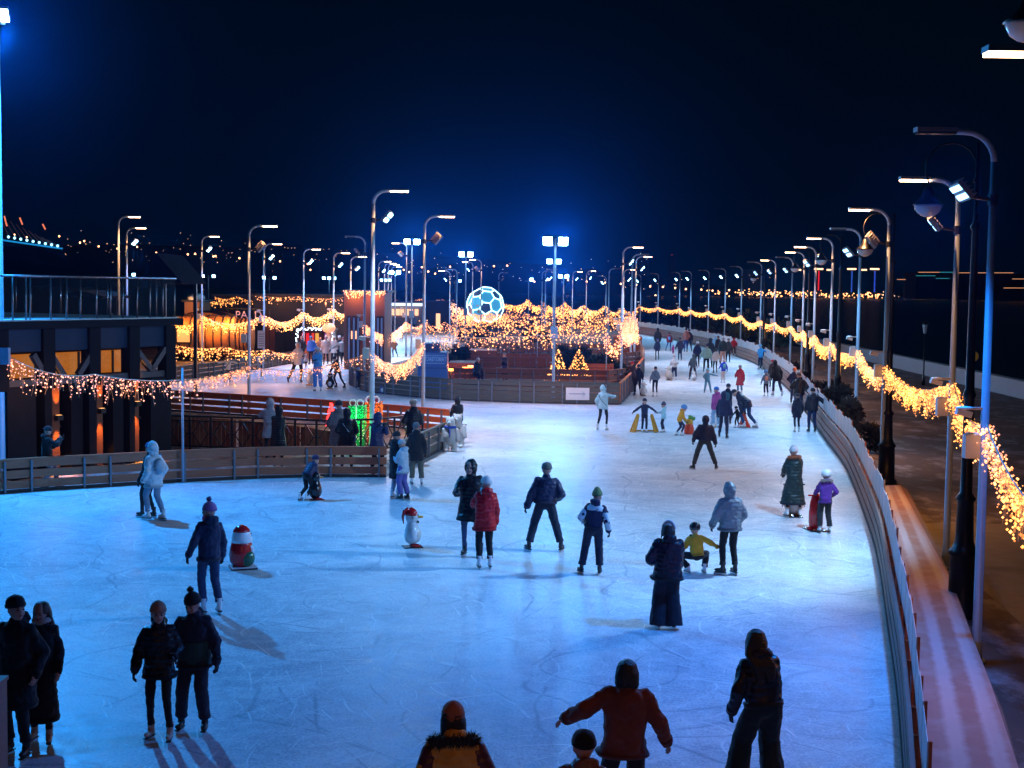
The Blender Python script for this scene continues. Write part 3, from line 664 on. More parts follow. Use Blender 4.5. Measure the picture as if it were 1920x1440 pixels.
row([atY(x, y, 140) for x, y in [(848, 590), (880, 586), (915, 587), (955, 586)]], 1.5, 16, 'the bright fringe across the foot of the football', .06, BULBC, sag=.2, glow=.4, thick=.5)
row([atY(x, y, 170) for x, y in [(738, 561), (790, 560), (830, 560), (847, 562)]], 1.0, 10, 'the thin garland over the far kiosks', .06, BULBP, sag=.3, glow=0, thick=.2)
row([atY(x, y, 120) for x, y in [(792, 600), (835, 603), (872, 612)]], 1.0, 14, 'the string over the far ice left of the football', .05, BULBP, sag=.5, glow=.8, thick=.3)

# ---------------------------------------------------------------- terrace building at the left
T = empty('terrace_building', at(318, 858)); tag(T, 'dark timber building with a roof terrace, tall fins and orange wall lamps', 'building')
c0 = at(318, 858); c1 = at(0, 905); c1 = c0 + (c1 - c0) * 1.6; U = (c1 - c0).normalized(); NO = Vector((-U.y, U.x, 0))   # U runs left/toward camera
if NO.x < 0: NO = -NO
def tl(px, z=1.5):   # station along the wall seen at column px
    d = ray(px, 700); o = Vector((0, 0, HC)); # solve o + d t = c0 + U s (xy)
    det = d.x * (-U.y) - d.y * (-U.x); rx = c0.x - o.x; ry = c0.y - o.y
    return (d.x * ry - d.y * rx) / det if False else ((rx * d.y - ry * d.x) / (U.y * d.x - U.x * d.y)) 
def TP_(s, out, z): return c0 + U * s + NO * out + Vector((0, 0, z)) - T.location
def tbox(mb, s0, s1, o0, o1, z0, z1):
    P = [TP_(s, o, z) for z in (z0, z1) for s, o in ((s0, o0), (s1, o0), (s1, o1), (s0, o1))]
    mb.add(P, [(3, 2, 1, 0), (4, 5, 6, 7), (0, 1, 5, 4), (1, 2, 6, 5), (2, 3, 7, 6), (3, 0, 4, 7)]); return mb
SL = tl(-60)
FIN = mat('fin_panel', (.010, .013, .022), .75, 0, .3, 4, spec=.1); FINB = wood('fin_brown', (.16, .06, .025), (.10, .04, .018))
GLASSD = mat('dark_window_glass', (.012, .02, .03), .06, spec=1.0)
tbox(MB(), 0.2, SL, -8, -1.3, 0, 3.9).build('inner_wall', mat('inner_wall', (.015, .012, .012), .8), T, fixn=True)
AMB = mat('amber_lit_wall', (.5, .25, .08), .6, emis=(1, .27, .012), es=.34, var=.5)
tbox(MB(), .3, SL, -1.28, -1.22, 2.62, 3.28).build('lit_clerestory', AMB, T, fixn=True)
tbox(MB(), -.25, SL, -9, .35, 4.05, 4.25).build('terrace_slab', mat('slab_edge', (.010, .014, .022), .8, spec=.1), T, fixn=True)
tbox(MB(), -.15, SL, -8.9, .25, 4.254, 4.29).build('terrace_snow', SNOW, T, fixn=True)
tbox(MB(), -.1, SL, -.2, .0, 3.42, 4.04).build('fascia_beam', mat('fascia_blue', (.012, .035, .08), .7, spec=.2), T, fixn=True)
tbox(MB(), -.1, SL, -.22, .04, 2.50, 2.68).build('lintel', mat('lintel_grey', (.04, .055, .08), .6), T, fixn=True)
for px in (0, 88, 174, 248, 316):
    s = tl(px); tbox(MB(), s - .22, s + .2, -.25, .10, 2.4, 4.03).build('beam_post', mat('beam_navy', (.008, .012, .020), .8, spec=.1), T, fixn=True)
TRUSS = mat('truss_steel', (.04, .055, .08), .5, .3)
for a, b, u in [(254, 282, 1), (308, 282, 1), (172, 145, 1), (92, 118, 1), (60, 84, 1)]:
    MB().bar(TP_(tl(a), .02, 3.35), TP_(tl(b), .02, 2.72), .14, .16).build('diagonal_brace', TRUSS, T)
def fin(a, b, m=FIN, o=.08, d=.5, z1=2.49): tbox(MB(), tl(b), tl(a), -d, o, 0, z1).build('facade_fin', m, T, fixn=True)
for a, b in [(9, 63), (80, 93), (129, 151), (163, 177), (208, 227), (239, 249), (279, 317)]: fin(a, b)
for a, b in [(-60, -10)]: fin(a, b)
for a, b in [(94, 112), (178, 193), (249, 261)]: fin(a, b, FINB, -.02, .3)
for px in (30, 75, 125, 150, 205, 225, 268, 290):
    s = tl(px); tbox(MB(), s - .03, s + .03, -1.215, -1.17, 2.62, 3.28).build('mullion', DKW, T, fixn=True)
for a, b in [(64, 80), (112, 129), (151, 163), (193, 208), (227, 239), (261, 279)]:
    f = tbox(MB(), tl(b), tl(a), -.42, -.36, .1, 2.45).build('window_glass', GLASSD, T, fixn=True)
    tbox(MB(), tl(b), tl(a), -.35, -.31, 1.25, 1.31).build('glazing_bar', DKW, f, fixn=True)
for px, py in [(106, 783), (187, 770), (254, 757)]:
    s = tl(px); y = (c0 + U * s).y; z = zat(px, py, y)
    mb = tbox(MB(), s - .10, s + .10, -.0, .14, z - .07, z + .07); sc = mb.build('wall_lamp', DARKM, T, fixn=True)
    tbox(MB(), s - .07, s + .07, .02, .12, z + .071, z + .078).build('lamp_aperture', mat('amber_lamp', (1, .7, .4), .3, emis=(1, .4, .1), es=2.0), sc, fixn=True)
    W_ = T.location + TP_(s, .10, z)
    light('wall_lamp_up', 'SPOT', W_ + Vector((0, 0, .12)), (1, .28, .03), 320, T, W_ + NO * -.03 + Vector((0, 0, 2)), 50, .02, .8)
    light('wall_lamp_down', 'SPOT', W_ - Vector((0, 0, .12)), (1, .28, .03), 360, T, W_ + NO * .12 - Vector((0, 0, 2)), 60, .02, .8)
# railing on the terrace
rb = []
for px in (-30, 15, 40, 48, 86, 116, 142, 172, 198, 221, 248, 272, 296, 318): rb.append(tl(px))
STL = mat('polished_steel', (.22, .22, .24), .3, .9)
for s in rb: MB().tube([TP_(s, .2, 4.25), TP_(s, .2, 5.45)], .028, 6).build('baluster', STL, T, True)
for i, q in enumerate((0, 2, 4, 6, 8)):
    MB().tube([TP_(-.1, -q - .6, 4.25), TP_(-.1, -q - .6, 5.45)], .028, 6).build('baluster', STL, T, True)
for q in range(7): MB().tube([TP_(q * 1.4, -8.6, 4.25), TP_(q * 1.4, -8.6, 5.45)], .028, 6).build('baluster', STL, T, True)
MB().tube([TP_(-.1, .2, 5.45), TP_(SL, .2, 5.45)], .03, 6).build('handrail', STL, T, True)
MB().tube([TP_(-.1, -8.6, 5.45), TP_(-.1, .2, 5.45)], .03, 6).build('handrail', STL, T, True)
MB().tube([TP_(SL, -8.6, 5.45), TP_(-.1, -8.6, 5.45)], .03, 6).build('handrail', STL, T, True)
GL_ = mat('railing_glass', (.05, .08, .12), .1, alpha=.1, spec=.5)
tbox(MB(), -.05, SL, .19, .2, 4.35, 5.4).build('glass_panel', GL_, T, fixn=True)

# ---------------------------------------------------------------- black railing with diamonds and wooden ramp wall
def diamond_rail():
    pts = [(317, 842), (440, 846), (600, 852), (700, 850), (792, 838)]
    P = [at(*p) for p in pts]; root = empty('diamond_railing', P[0]); tag(root, 'black metal railing with diamond pattern behind the standing spectators', 'railing'); O = P[0]
    Lp = 0; segs = []
    for a, b in zip(P, P[1:]): segs.append((a - O, b - O))
    h = 1.08
    for nm_, z, w_ in (('top_rail', h, .06), ('upper_rail', h - .14, .035), ('bottom_rail', .12, .05)):
        mb = MB()
        for a, b in segs: mb.bar(a + Vector((0, 0, z)), b + Vector((0, 0, z)), w_, w_)
        mb.build(nm_, DARKM, root)
    tot = sum((b - a).length for a, b in segs); n = 13
    def pt(s):
        for a, b in segs:
            L = (b - a).length
            if s <= L + 1e-6: return a + (b - a) * (s / L)
            s -= L
        return segs[-1][1]
    for i in range(n + 1):
        p = pt(tot * i / n); MB().bar(p, p + Vector((0, 0, h + .02)), .07, .07).build('post', DARKM, root)
    for i in range(n):
        a = pt(tot * i / n); b = pt(tot * (i + 1) / n); m = (a + b) / 2; zt = h - .16; zb = .14; zm = (zt + zb) / 2
        d = (b - a).normalized(); mb = MB(); q = (b - a).length * .36
        A = m + Vector((0, 0, zt)); B = m + Vector((0, 0, zb)); Cc = m - d * q + Vector((0, 0, zm)); D = m + d * q + Vector((0, 0, zm))
        for u, v in ((A, Cc), (A, D), (B, Cc), (B, D)): mb.bar(u, v, .028, .028)
        for u, v in ((a + Vector((0, 0, zm)), Cc), (D, b + Vector((0, 0, zm)))): mb.bar(u, v, .028, .028)
        mb.build('diamond_panel', DARKM, root)
diamond_rail()
w = MB(); pts = [at(316, 838), at(440, 842), at(560, 848), at(640, 850)]; hs = [1.0, .93, .80, .62]
root = empty('ramp_wall', pts[0]); tag(root, 'brown boarded wall sloping down behind the black diamond railing', 'wall')
TB = wood('ramp_board', (.36, .12, .05), (.24, .08, .035)); n = 46
for i in range(n):
    s = i / n * (len(pts) - 1); k = int(s); f = s - k
    if k >= len(pts) - 1: break
    a = pts[k].lerp(pts[k + 1], f); s2 = (i + .93) / n * 3; f2 = min(1, s2 - k); b = pts[k].lerp(pts[k + 1], f2); h = hs[k] + (hs[k + 1] - hs[k]) * f
    a = a + Vector((0, .22, 0)) - pts[0]; b = b + Vector((0, .22, 0)) - pts[0]
    MB().bar(a + Vector((0, 0, h / 2)), b + Vector((0, 0, h / 2)), .03, h).build('board', TB, root)

# ---------------------------------------------------------------- barrel cabins
BAR = wood('barrel_wood', (.62, .27, .09), (.40, .15, .05)); HOOP = mat('barrel_hoop', (.05, .04, .04), .4, .7)
def barrel(pl_, pr_, pt_, pb_, Y, label, win=False):
    L = atY(pl_, pb_, Y); Rr = atY(pr_, pb_, Y); zt = zat((pl_ + pr_) / 2, pt_, Y); H = zt; rad = H / 2 * .98
    root = empty('barrel_cabin', ((L.x + Rr.x) / 2, Y, 0)); tag(root, label, 'cabin', 'barrel cabins beyond the pale barrier'); wx = (Rr.x - L.x)
    M = Matrix.Rotation(R(90), 3, 'Y')
    MB().lathe([(rad * .96, -wx / 2), (rad, -wx / 4), (rad, wx / 4), (rad * .96, wx / 2)], (0, 0, rad + .25), 28, M=M).build('barrel_shell', BAR, root, True)
    for f in (-.42, -.14, .14, .42):
        MB().lathe([(rad * 1.0, f * wx - .05), (rad * 1.03, f * wx - .04), (rad * 1.03, f * wx + .04), (rad * 1.0, f * wx + .05)], (0, 0, rad + .25), 28, M=M).build('hoop', HOOP, root, True)
    for f in (-.35, .35): MB().box((f * wx, 0, .14), (.25, rad * 1.5, .28)).build('cradle', DKW, root)
    if win:
        f = MB().box((0, -rad * .98, rad + .35), (1.1, .3, 1.1)).build('window', DARKM, root)
        MB().box((0, -rad * .98 - .16, rad + .35), (.85, .03, .85)).build('pane', mat('warm_pane', (.6, .3, .2), .4, emis=(1, .35, .12), es=.8), f)
    light('cabin_lamp', 'POINT', Vector(root.location) + Vector((-wx * .2, -rad - 1.1, 3.0)), (1, .38, .08), 420, root, size=.3)
    return root
barrel(322, 386, 598, 690, 96, 'golden barrel cabin with a square window, leftmost of the three', True)
barrel(388, 442, 597, 690, 97, 'golden barrel cabin with dark hoops in the middle of the three')
barrel(446, 472, 602, 690, 98, 'narrow golden barrel cabin, rightmost of the three')
o = empty('cabin_roof', atY(390, 690, 101) * 1); o.location = (atY(390, 690, 101).x, 101, 0); tag(o, 'orange lit curved roof rising behind the barrel cabins', 'roof')
xw = (atY(430, 600, 101).x - atY(342, 600, 101).x) / 2; zt = zat(390, 585, 101); zl = zat(390, 602, 101)
prof = [(xw * math.cos(R(a)), zl + (zt - zl) * math.sin(R(a))) for a in range(0, 181, 15)]
mb = MB(); mb.rings([[(x, yy, z) for x, z in prof] + [(-xw, yy, zl - .15), (xw, yy, zl - .15)] for yy in (-1.5, 3)]); mb.build('roof_shell', BAR, o, fixn=True)
for k in (-.5, 0, .5):
    MB().tube([(xw * 1.01 * math.cos(R(a)), k * 2 - .4, zl + (zt - zl) * 1.06 * math.sin(R(a))) for a in range(0, 181, 20)], .06, 5).build('roof_rib', HOOP, o)
for sx_ in (-1, 1): MB().box((sx_ * xw * .9, .5, zl / 2), (.2, 3, zl)).build('roof_support', DKW, o)

# ---------------------------------------------------------------- buildings behind
def block(name, xl, xr, yt, Y, depth, m, label, cat='building', parts=None, z0=0):
    L = atY(xl, 600, Y); Rr = atY(xr, 600, Y); zt = zat((xl + xr) / 2, yt, Y)
    root = empty(name, ((L.x + Rr.x) / 2, Y, 0)); tag(root, label, cat); w_ = Rr.x - L.x
    MB().box((0, depth / 2, (zt + z0) / 2), (w_, depth, zt - z0)).build('wall', m, root)
    MB().box((0, depth / 2, zt + .08), (w_ + .4, depth + .4, .16)).build('roof', mat('dark_roof', (.03, .035, .05), .7), root)
    return root, w_, zt
NAVY = mat('navy_cladding', (.010, .014, .024), .6, 0, .3, 2)
b, w_, zt = block('dark_hall', 474, 650, 556, 104, 14, NAVY, 'long dark flat hall with golden lights along its eaves behind the crowd')
def wx_(px, Y, cx): return atY(px, 600, Y).x - cx
cx = b.location.x
for a, c, col in [(499, 516, (.20, .07, .05)), (516, 531, (.02, .02, .025))]:
    MB().box(((wx_(a, 104, cx) + wx_(c, 104, cx)) / 2, -.08, 1.2), (wx_(c, 104, cx) - wx_(a, 104, cx), .1, 2.4)).build('door', mat('door_%d' % a, col, .6), b)
zt2 = zat(590, 618, 100); dr = empty('lit_kiosk', (atY(590, 680, 100).x, 100, 0)); tag(dr, 'open lit kiosk with red banners and white fairy lights round its front', 'kiosk')
hw = (atY(622, 600, 100).x - atY(557, 600, 100).x) / 2
MB().box((0, 2, zt2 / 2), (hw * 2, .1, zt2)).build('back_wall', mat('kiosk_back', (.12, .05, .03), .7), dr)
MB().box((0, 1, zt2), (hw * 2 + .3, 2.4, .15)).build('roof', DKW, dr)
for sx_ in (-1, 1): MB().box((sx_ * hw, 1, zt2 / 2), (.12, 2, zt2)).build('side_wall', DKW, dr)
MB().box((0, -.1, .5), (hw * 1.9, .5, 1.0)).build('counter', BRW, dr)
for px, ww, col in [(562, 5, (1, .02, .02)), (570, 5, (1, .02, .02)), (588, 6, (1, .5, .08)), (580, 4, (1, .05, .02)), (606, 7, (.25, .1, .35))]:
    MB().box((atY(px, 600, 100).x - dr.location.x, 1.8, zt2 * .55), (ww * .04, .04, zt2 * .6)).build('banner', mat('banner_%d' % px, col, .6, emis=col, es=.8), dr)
mb = MB(); g = random.Random(4)
for k in range(46):
    t = k / 45; mb.octa((-hw + 2 * hw * t, -.25, zt2 + .05 + g.uniform(-.1, .1)), .045)
for k in range(20):
    for sx_ in (-1, 1): mb.octa((sx_ * hw + g.uniform(-.08, .08), -.2, zt2 * k / 20), .05)
tag(mb.build('fairy_lights', mat('white_bulb', (.8, .9, 1), .3, emis=(.65, .85, 1), es=7), dr), kind='stuff')
light('kiosk_lamp', 'POINT', Vector(dr.location) + Vector((0, .5, 2.6)), (1, .5, .25), 120, dr, size=.2)
# snowman-like round lamp figure
o = empty('globe_lamp', (atY(616, 670, 97).x, 97, 0)); tag(o, 'orange globe on a striped pillar beside the lit kiosk', 'lamp')
MB().lathe([(.22, 0), (.22, 1.9), (.12, 2.0)], n=12).build('pillar', mat('pillar_pale', (.5, .4, .38), .6), o, True)
MB().ell((0, 0, 2.35), (.48, .48, .36)).build('globe', mat('orange_globe', (.8, .4, .25), .5, emis=(1, .42, .2), es=.7), o, True)
garland(atY(480, 554, 103), atY(560, 556, 103), .1, .7, 9, 'golden string along the left half of the dark hall roof', r=.05, m=BULBP, bstep=.17, thick=.1, group='string lights on roof edges', glow=.6)
garland(atY(560, 556, 103), atY(644, 558, 103), .1, .8, 9, 'golden string along the right half of the dark hall roof', r=.05, m=BULBP, bstep=.17, thick=.1, group='string lights on roof edges', glow=.6)
# pavilion cube
b, w_, zt = block('pavilion', 645, 721, 549, 88, 5, wood('pavilion_board', (.30, .12, .07), (.20, .08, .05)), 'reddish brown square pavilion crowned with a thick band of golden lights')
cx = b.location.x
for px in (655, 664, 672, 700, 709, 716):
    f = MB().box((wx_(px, 88, cx), -.06, 1.9), (.2, .1, 3.0)).build('window', DARKM, b)
    MB().box((wx_(px, 88, cx), -.12, 1.9), (.12, .03, 2.8)).build('pane', mat('pav_pane', (.12, .2, .35), .15, emis=(.2, .35, .8), es=.12), f)
for px in (660, 668): MB().box((wx_(px, 88, cx), -.12, 2.2), (.08, .05, .5)).build('wall_light', mat('pav_light', (1, .5, .3), .4, emis=(1, .4, .2), es=2), b)
garland(atY(645, 545, 87.7), atY(683, 545, 87.7), .02, .55, 28, 'thick band of lights on the left half of the pavilion roof', r=.042, m=BULBP, bstep=.09, thick=.1, group='string lights on roof edges', glow=1)
garland(atY(683, 545, 87.7), atY(721, 546, 87.7), .02, .55, 28, 'thick band of lights on the right half of the pavilion roof', r=.042, m=BULBP, bstep=.09, thick=.1, group='string lights on roof edges', glow=1)
# small lodge left behind barrels
b, w_, zt = block('lodge', 402, 486, 556, 118, 8, NAVY, 'dark gabled lodge with golden strings behind the barrel cabins')
garland(atY(403, 557, 117), atY(446, 555, 117), .2, .5, 10, 'golden string on the left eave of the dark lodge', r=.05, m=BULB, bstep=.15, group='string lights on roof edges')
garland(atY(446, 555, 117), atY(488, 562, 117), .2, .6, 10, 'golden string on the right eave of the dark lodge', r=.05, m=BULB, bstep=.15, group='string lights on roof edges')
garland(atY(385, 563, 117), atY(446, 565, 117), .1, .6, 10, 'lower golden string on the porch of the dark lodge', r=.05, m=BULB, bstep=.15, group='string lights on roof edges')
b, w_, zt = block('wooden_stall', 346, 374, 566, 110, 4, wood('stall_board', (.45, .22, .1), (.3, .14, .07)), 'small tan wooden stall with snow on top behind the curved roof')
MB().ell((0, 1.5, zt + .3), (w_ / 2, 2, .4), nu=10, nv=6).build('snow_cap', SNOW, b, True)
light('stall_lamp', 'POINT', Vector(b.location) + Vector((0, -1.5, 3.5)), WARM, 90, b, size=.2)
def text(s, loc, size, m, rot=(R(90), 0, 0), name='lettering', parent=None, ext=.004, align='CENTER', sx=1):
    c = bpy.data.curves.new(name, 'FONT'); c.body = s; c.size = size; c.align_x = align; c.align_y = 'CENTER'; c.extrude = ext; c.space_character = 1.05
    o = bpy.data.objects.new('tmp', c); COL.objects.link(o)
    me = bpy.data.meshes.new_from_object(o.evaluated_get(bpy.context.evaluated_depsgraph_get())); bpy.data.objects.remove(o)
    me.materials.clear(); me.materials.append(m); o = bpy.data.objects.new(name, me); COL.objects.link(o); o.location = loc; o.rotation_euler = rot; o.scale = (sx, 1, 1)
    if parent: o.parent = parent
    return o
sg = empty('lit_sign', (atY(466, 591, 100).x, 100, zat(466, 591, 100))); tag(sg, 'faint pinkish letters PA and D of a sign above the barrel cabins', 'sign')
text('PA  D', (0, 0, 0), .75, mat('pink_letters', (.8, .5, .6), .5, emis=(.9, .45, .6), es=.35), name='letters', parent=sg)
MB().bar((-1.6, .1, .45), (1.6, .1, .45), .06, .06).bar((-1.5, .1, -4.2), (-1.5, .1, .45), .06, .06).bar((1.5, .1, -4.2), (1.5, .1, .45), .06, .06).build('sign_frame', DARKM, sg)
# notice boards
o = empty('notice_board', (atY(490, 640, 80).x, 80, 0)); tag(o, 'white notice board with dark lines of print beside the barrel cabins', 'sign')
zz0, zz1 = zat(488, 653, 80), zat(488, 620, 80); MB().box((0, 0, (zz0 + zz1) / 2), (.42, .05, zz1 - zz0)).build('board', mat('board_white', (.62, .66, .72), .5), o)
for k in range(6): MB().box((0, -.03, zz0 + (zz1 - zz0) * (.15 + .13 * k)), (.3, .006, .03)).build('print_line', mat('print_dark', (.08, .1, .2), .6), o)
MB().box((0, .05, zz0 / 2), (.08, .04, zz0)).build('post', DARKM, o)
# far kiosks behind the lanes
b, w_, zt = block('far_kiosk', 731, 792, 567, 165, 5, mat('kiosk_pale', (.30, .28, .3), .7), 'far long kiosk with a warm lit counter strip left of the football')
cx = b.location.x
for px in (738, 746, 754, 763, 771, 781): MB().box((wx_(px, 165, cx), -.1, zt * .66), (.42, .12, .75)).build('lit_window', mat('warm_window', (1, .6, .4), .4, emis=(1, .52, .26), es=1.5), b)
MB().box((0, -.2, zt - .25), (w_, .2, .3)).build('lit_fascia', mat('white_fascia', (.8, .9, 1), .4, emis=(.7, .85, 1), es=1.6), b)
b, w_, zt = block('far_pavilion', 797, 846, 566, 168, 5, NAVY, 'far dark kiosk with one small lit door between the lamp posts')
MB().box((0, -.1, 1.2), (.5, .1, 1.8)).build('door', mat('warm_window', (1, .6, .4)), b)
o = barrier('rink_barrier', [atY(725, 605, 150) * 1, atY(860, 605, 150)], 'far pale barrier across the end of the left ice lane', h=1.4, m=GRW, side=-1, z0=0) if False else None
FB = [at(730, 621), at(800, 619), at(866, 617)]
barrier('rink_barrier', FB, 'far dark barrier across the end of the left ice lane', h=1.1, m=GRW, side=-1)
# dark pointed tent and low roof behind the terrace
def roof_shape(name, pts, Y, depth, m, label, cat):
    P = [atY(x, y, Y) for x, y in pts]; o = Vector((P[0].x, Y, 0)); r_ = empty(name, o); tag(r_, label, cat)
    mb = MB(); mb.rings([[(p.x - o.x, dy, p.z) for p in P] for dy in (0, depth)]); mb.build('canopy', m, r_, fixn=True)
    for p in (P[0], P[-1]): MB().bar((p.x - o.x, depth / 2, 0), (p.x - o.x, depth / 2, p.z), .15, .15).build('support', DARKM, r_)
    return r_
TENT = mat('blue_canvas', (.004, .009, .03), .9, spec=.05)
roof_shape('pointed_tent', [(282, 532), (284, 474), (293, 474), (308, 492), (336, 524), (342, 532)], 62, 5, TENT, 'dark blue steep canvas roof behind the terrace railing', 'tent')
roof_shape('low_canopy', [(120, 557), (128, 546), (150, 544), (195, 556), (190, 560)], 70, 5, TENT, 'low dark blue canopy seen through the terrace railing', 'canopy')

# ---------------------------------------------------------------- island fittings
BRI = wood('island_plank', (.30, .11, .06), (.17, .06, .035))
IR = [([(852, 722), (1000, 724), (1140, 727), (1172, 722)], .9, 3, 'red brown railing closest behind the front barrier of the island'),
      ([(895, 700), (1000, 701), (1040, 701)], 1.0, 3, 'weathered railing between the two golden trees and the seated visitors'),
      ([(930, 688), (1030, 689)], .9, 2, 'short plank railing behind the standing visitor'),
      ([(848, 676), (900, 672), (1030, 672), (1170, 676)], 1.15, 3, 'long plank railing under the nearest fringe of lights'),
      ([(1146, 700), (1200, 694)], 1.2, 4, 'red brown plank fence at the right side of the island')]
for pts, h, rl, lb in IR: 
    o = barrier('island_railing', [at(*p) for p in pts], lb, h=h, m=BRI, side=-1, rails=rl); o['category'] = 'railing'
for i, (x0, x1, yb, h, lb) in enumerate([(840, 892, 712, .9, 'low plank terrace step beside the glowing orange lamps'), (868, 930, 694, 1.2, 'raised plank terrace behind the seated visitor'), (1095, 1150, 706, .7, 'plank planter box holding the dark shrubs'), (1150, 1203, 664, 1.4, 'orange lit plank terrace under the white hot string')]):
    L = at(x0, yb); Rr = at(x1, yb); o = empty('plank_terrace', (L + Rr) / 2); tag(o, lb, 'terrace'); w_ = Rr.x - L.x
    for k in range(4): MB().box((0, .0, h * (k + .5) / 4), (w_, .06, h / 4 - .03)).build('plank', ORW if i == 3 else BRW, o)
    MB().box((0, 1.5, h + .03), (w_, 3.0, .06)).build('platform_top', BRW, o)
    for sx_ in (-1, 0, 1): MB().box((sx_ * (w_ / 2 - .05), .08, h / 2), (.08, .08, h)).build('support', DKW, o)
for px, py, lb in [(845, 696, 'orange glowing lamp on the corner of the terrace step'), (872, 693, 'amber glowing lamp beside the seated visitor'), (882, 690, 'small white hot lamp just left of the seated visitor')]:
    Y = at(px, 716).y; P = atY(px, py, Y); o = empty('deck_lamp', P); tag(o, lb, 'lamp', 'glowing lamps on the island steps')
    MB().box((0, 0, -.45), (.1, .1, .9)).build('lamp_post', DARKM, o); MB().box((0, 0, .08), (.30, .14, .12)).build('shade', mat('deck_lamp', (1, .4, .1), .4, emis=(1, .25, .04), es=5), o)
    light('deck_glow', 'POINT', P + Vector((0, -.3, .1)), (1, .28, .05), 45, o, size=.1)
# photo booth
o = empty('photo_booth', at(811, 730)); P0 = Vector(o.location); tag(o, 'blue photo booth box with pale capital letters on its front', 'booth')
Y = P0.y; L = atY(783, 700, Y).x - P0.x; Rr = atY(838, 700, Y).x - P0.x; zt = zat(811, 661, Y)
BL = mat('booth_blue', (.05, .17, .50), .4, var=.08); BL2 = mat('booth_blue_dark', (.03, .1, .32), .5)
MB().box(((L + Rr) / 2, .9, zt / 2 + .02), (Rr - L, 1.7, zt - .04)).build('body', BL, o)
MB().box(((L + Rr) / 2 - .1, .8, zt + .24), ((Rr - L) * .62, .9, .44)).build('top_unit', BL2, o)
for k in (0, 1): MB().box(((L + Rr) / 2 - .1 + (k - .5) * .5, .33, zt + .24), (.42, .02, .34)).build('vent_panel', mat('vent_dark', (.01, .04, .15), .4), o)
zl = zat(811, 674, Y); zw = (Rr - L)
PL = mat('booth_letters', (.30, .55, .85), .4, emis=(.2, .45, .9), es=.25)
text('ФОТОАВТОМАТ', ((L + Rr) / 2, .04, zl), .30, PL, parent=o, sx=(zw * .86) / 2.25)
for dz in (-.2, .2): MB().box(((L + Rr) / 2, .045, zl + dz), (zw * .84, .01, .016)).build('trim_line', PL, o)
MB().box(((L + Rr) / 2, .03, zat(811, 690, Y)), (zw, .04, .05)).build('ledge', BL2, o)
# arrow sign on the island barrier
a = at(1058, 757.4); b = at(1108, 757.9); Y = a.y - .12; P = atY(1083, 738.5, Y); o = empty('arrow_sign', P); tag(o, 'white sign with a grey arrow pointing right on the island barrier', 'sign')
w_ = atY(1105, 738, Y).x - atY(1061, 738, Y).x; h_ = zat(1083, 727, Y) - zat(1083, 750, Y)
MB().box((0, 0, 0), (w_, .02, h_)).build('panel', mat('sign_white', (.72, .75, .78), .4, var=.03), o)
am = MB(); k = w_ / 44
am.box((-1 * k, -.014, 0), (30 * k, .006, 1.5 * k)).bar((13.5 * k, -.014, 0), (8 * k, -.014, 5.5 * k), .006, 1.6 * k, up=(0, 1, 0)).bar((13.5 * k, -.014, 0), (8 * k, -.014, -5.5 * k), .006, 1.6 * k, up=(0, 1, 0))
am.build('arrow', mat('sign_arrow', (.22, .30, .42), .5), o)
a = at(489, 694); o = empty('hung_notice', a + Vector((0, -.1, 0))); tag(o, 'small pale notice panel hung on the pale barrier', 'sign')
MB().box((0, 0, .48), (.42, .03, .8)).build('panel', mat('sign_white', (.72, .75, .78)), o); MB().box((0, -.02, .45), (.2, .01, .12)).build('print_line', mat('print_dark', (.08, .1, .2), .6), o)

# ---------------------------------------------------------------- vegetation
def needles(mb, c, r, n, g, ls=.16, squash=1.0):
    for _ in range(n):
        while True:
            p = Vector((g.uniform(-1, 1), g.uniform(-1, 1), g.uniform(-1, 1)))
            if p.length < 1 and p.length > .35: break
        q = Vector(c) + Vector((p.x * r, p.y * r, p.z * r * squash)); d = (p + Vector((g.uniform(-.6, .6), g.uniform(-.6, .6), g.uniform(-.2, .8)))).normalized()
        s = d.cross(Vector((g.random(), g.random(), g.random()))).normalized() * ls * .28; e_ = q + d * ls * g.uniform(.7, 1.4)
        o = len(mb.v); mb.v += [tuple(q - s), tuple(q + s), tuple(e_ + s * .3), tuple(e_ - s * .3)]; mb.f.append((o, o + 1, o + 2, o + 3))
LEAF = mat('evergreen', (.018, .045, .030), .7, 0, .5, 3); LEAFD = mat('bare_brush', (.035, .03, .025), .8, 0, .5, 3)
def shrub(px, yb, yt, wpx, label, m=None, kind='evergreen_shrub', snow=False, seed=1, lobes=7, ls=.22, nn=170):
    P = at(px, yb); H = zat(px, yt, P.y); wd = wpx / 2 * P.y / F; root = empty(kind, P); tag(root, label, 'shrub', 'shrubs and trees round the rink'); g = random.Random(seed)
    st = MB()
    for k in range(5):
        a = g.uniform(0, 6.28); st.tube([(0, 0, 0), (math.cos(a) * wd * .25, math.sin(a) * wd * .2, H * .4), (math.cos(a) * wd * .6, math.sin(a) * wd * .5, H * .8)], [.05, .035, .015], 5)
    st.build('trunk', DKW, root)
    mb = MB()
    for k in range(lobes):
        x = g.uniform(-.75, .75) * wd; z = g.uniform(.3, .8) * H * (1 - .35 * abs(x) / max(wd, .1)); needles(mb, (x, g.uniform(-.4, .4) * wd, z), g.uniform(.28, .45) * min(wd, H * .8), nn, g, ls)
    mb.build('crown', m or LEAF, root)
    if snow:
        sn = MB(); 
        for k in range(5): sn.ell((g.uniform(-.5, .5) * wd, -.1, H * g.uniform(.75, .95)), (.18, .15, .07), nu=8, nv=5)
        sn.build('snow_patch', SNOW, root, True)
shrub(862, 694, 636, 46, 'dark evergreen with snow patches beside the photo booth', seed=3, snow=True)
shrub(845, 704, 668, 36, 'low dark evergreen spilling over the terrace step', seed=4)
shrub(1088, 700, 642, 58, 'tall dark evergreen clump behind the golden trees', seed=5, lobes=10)
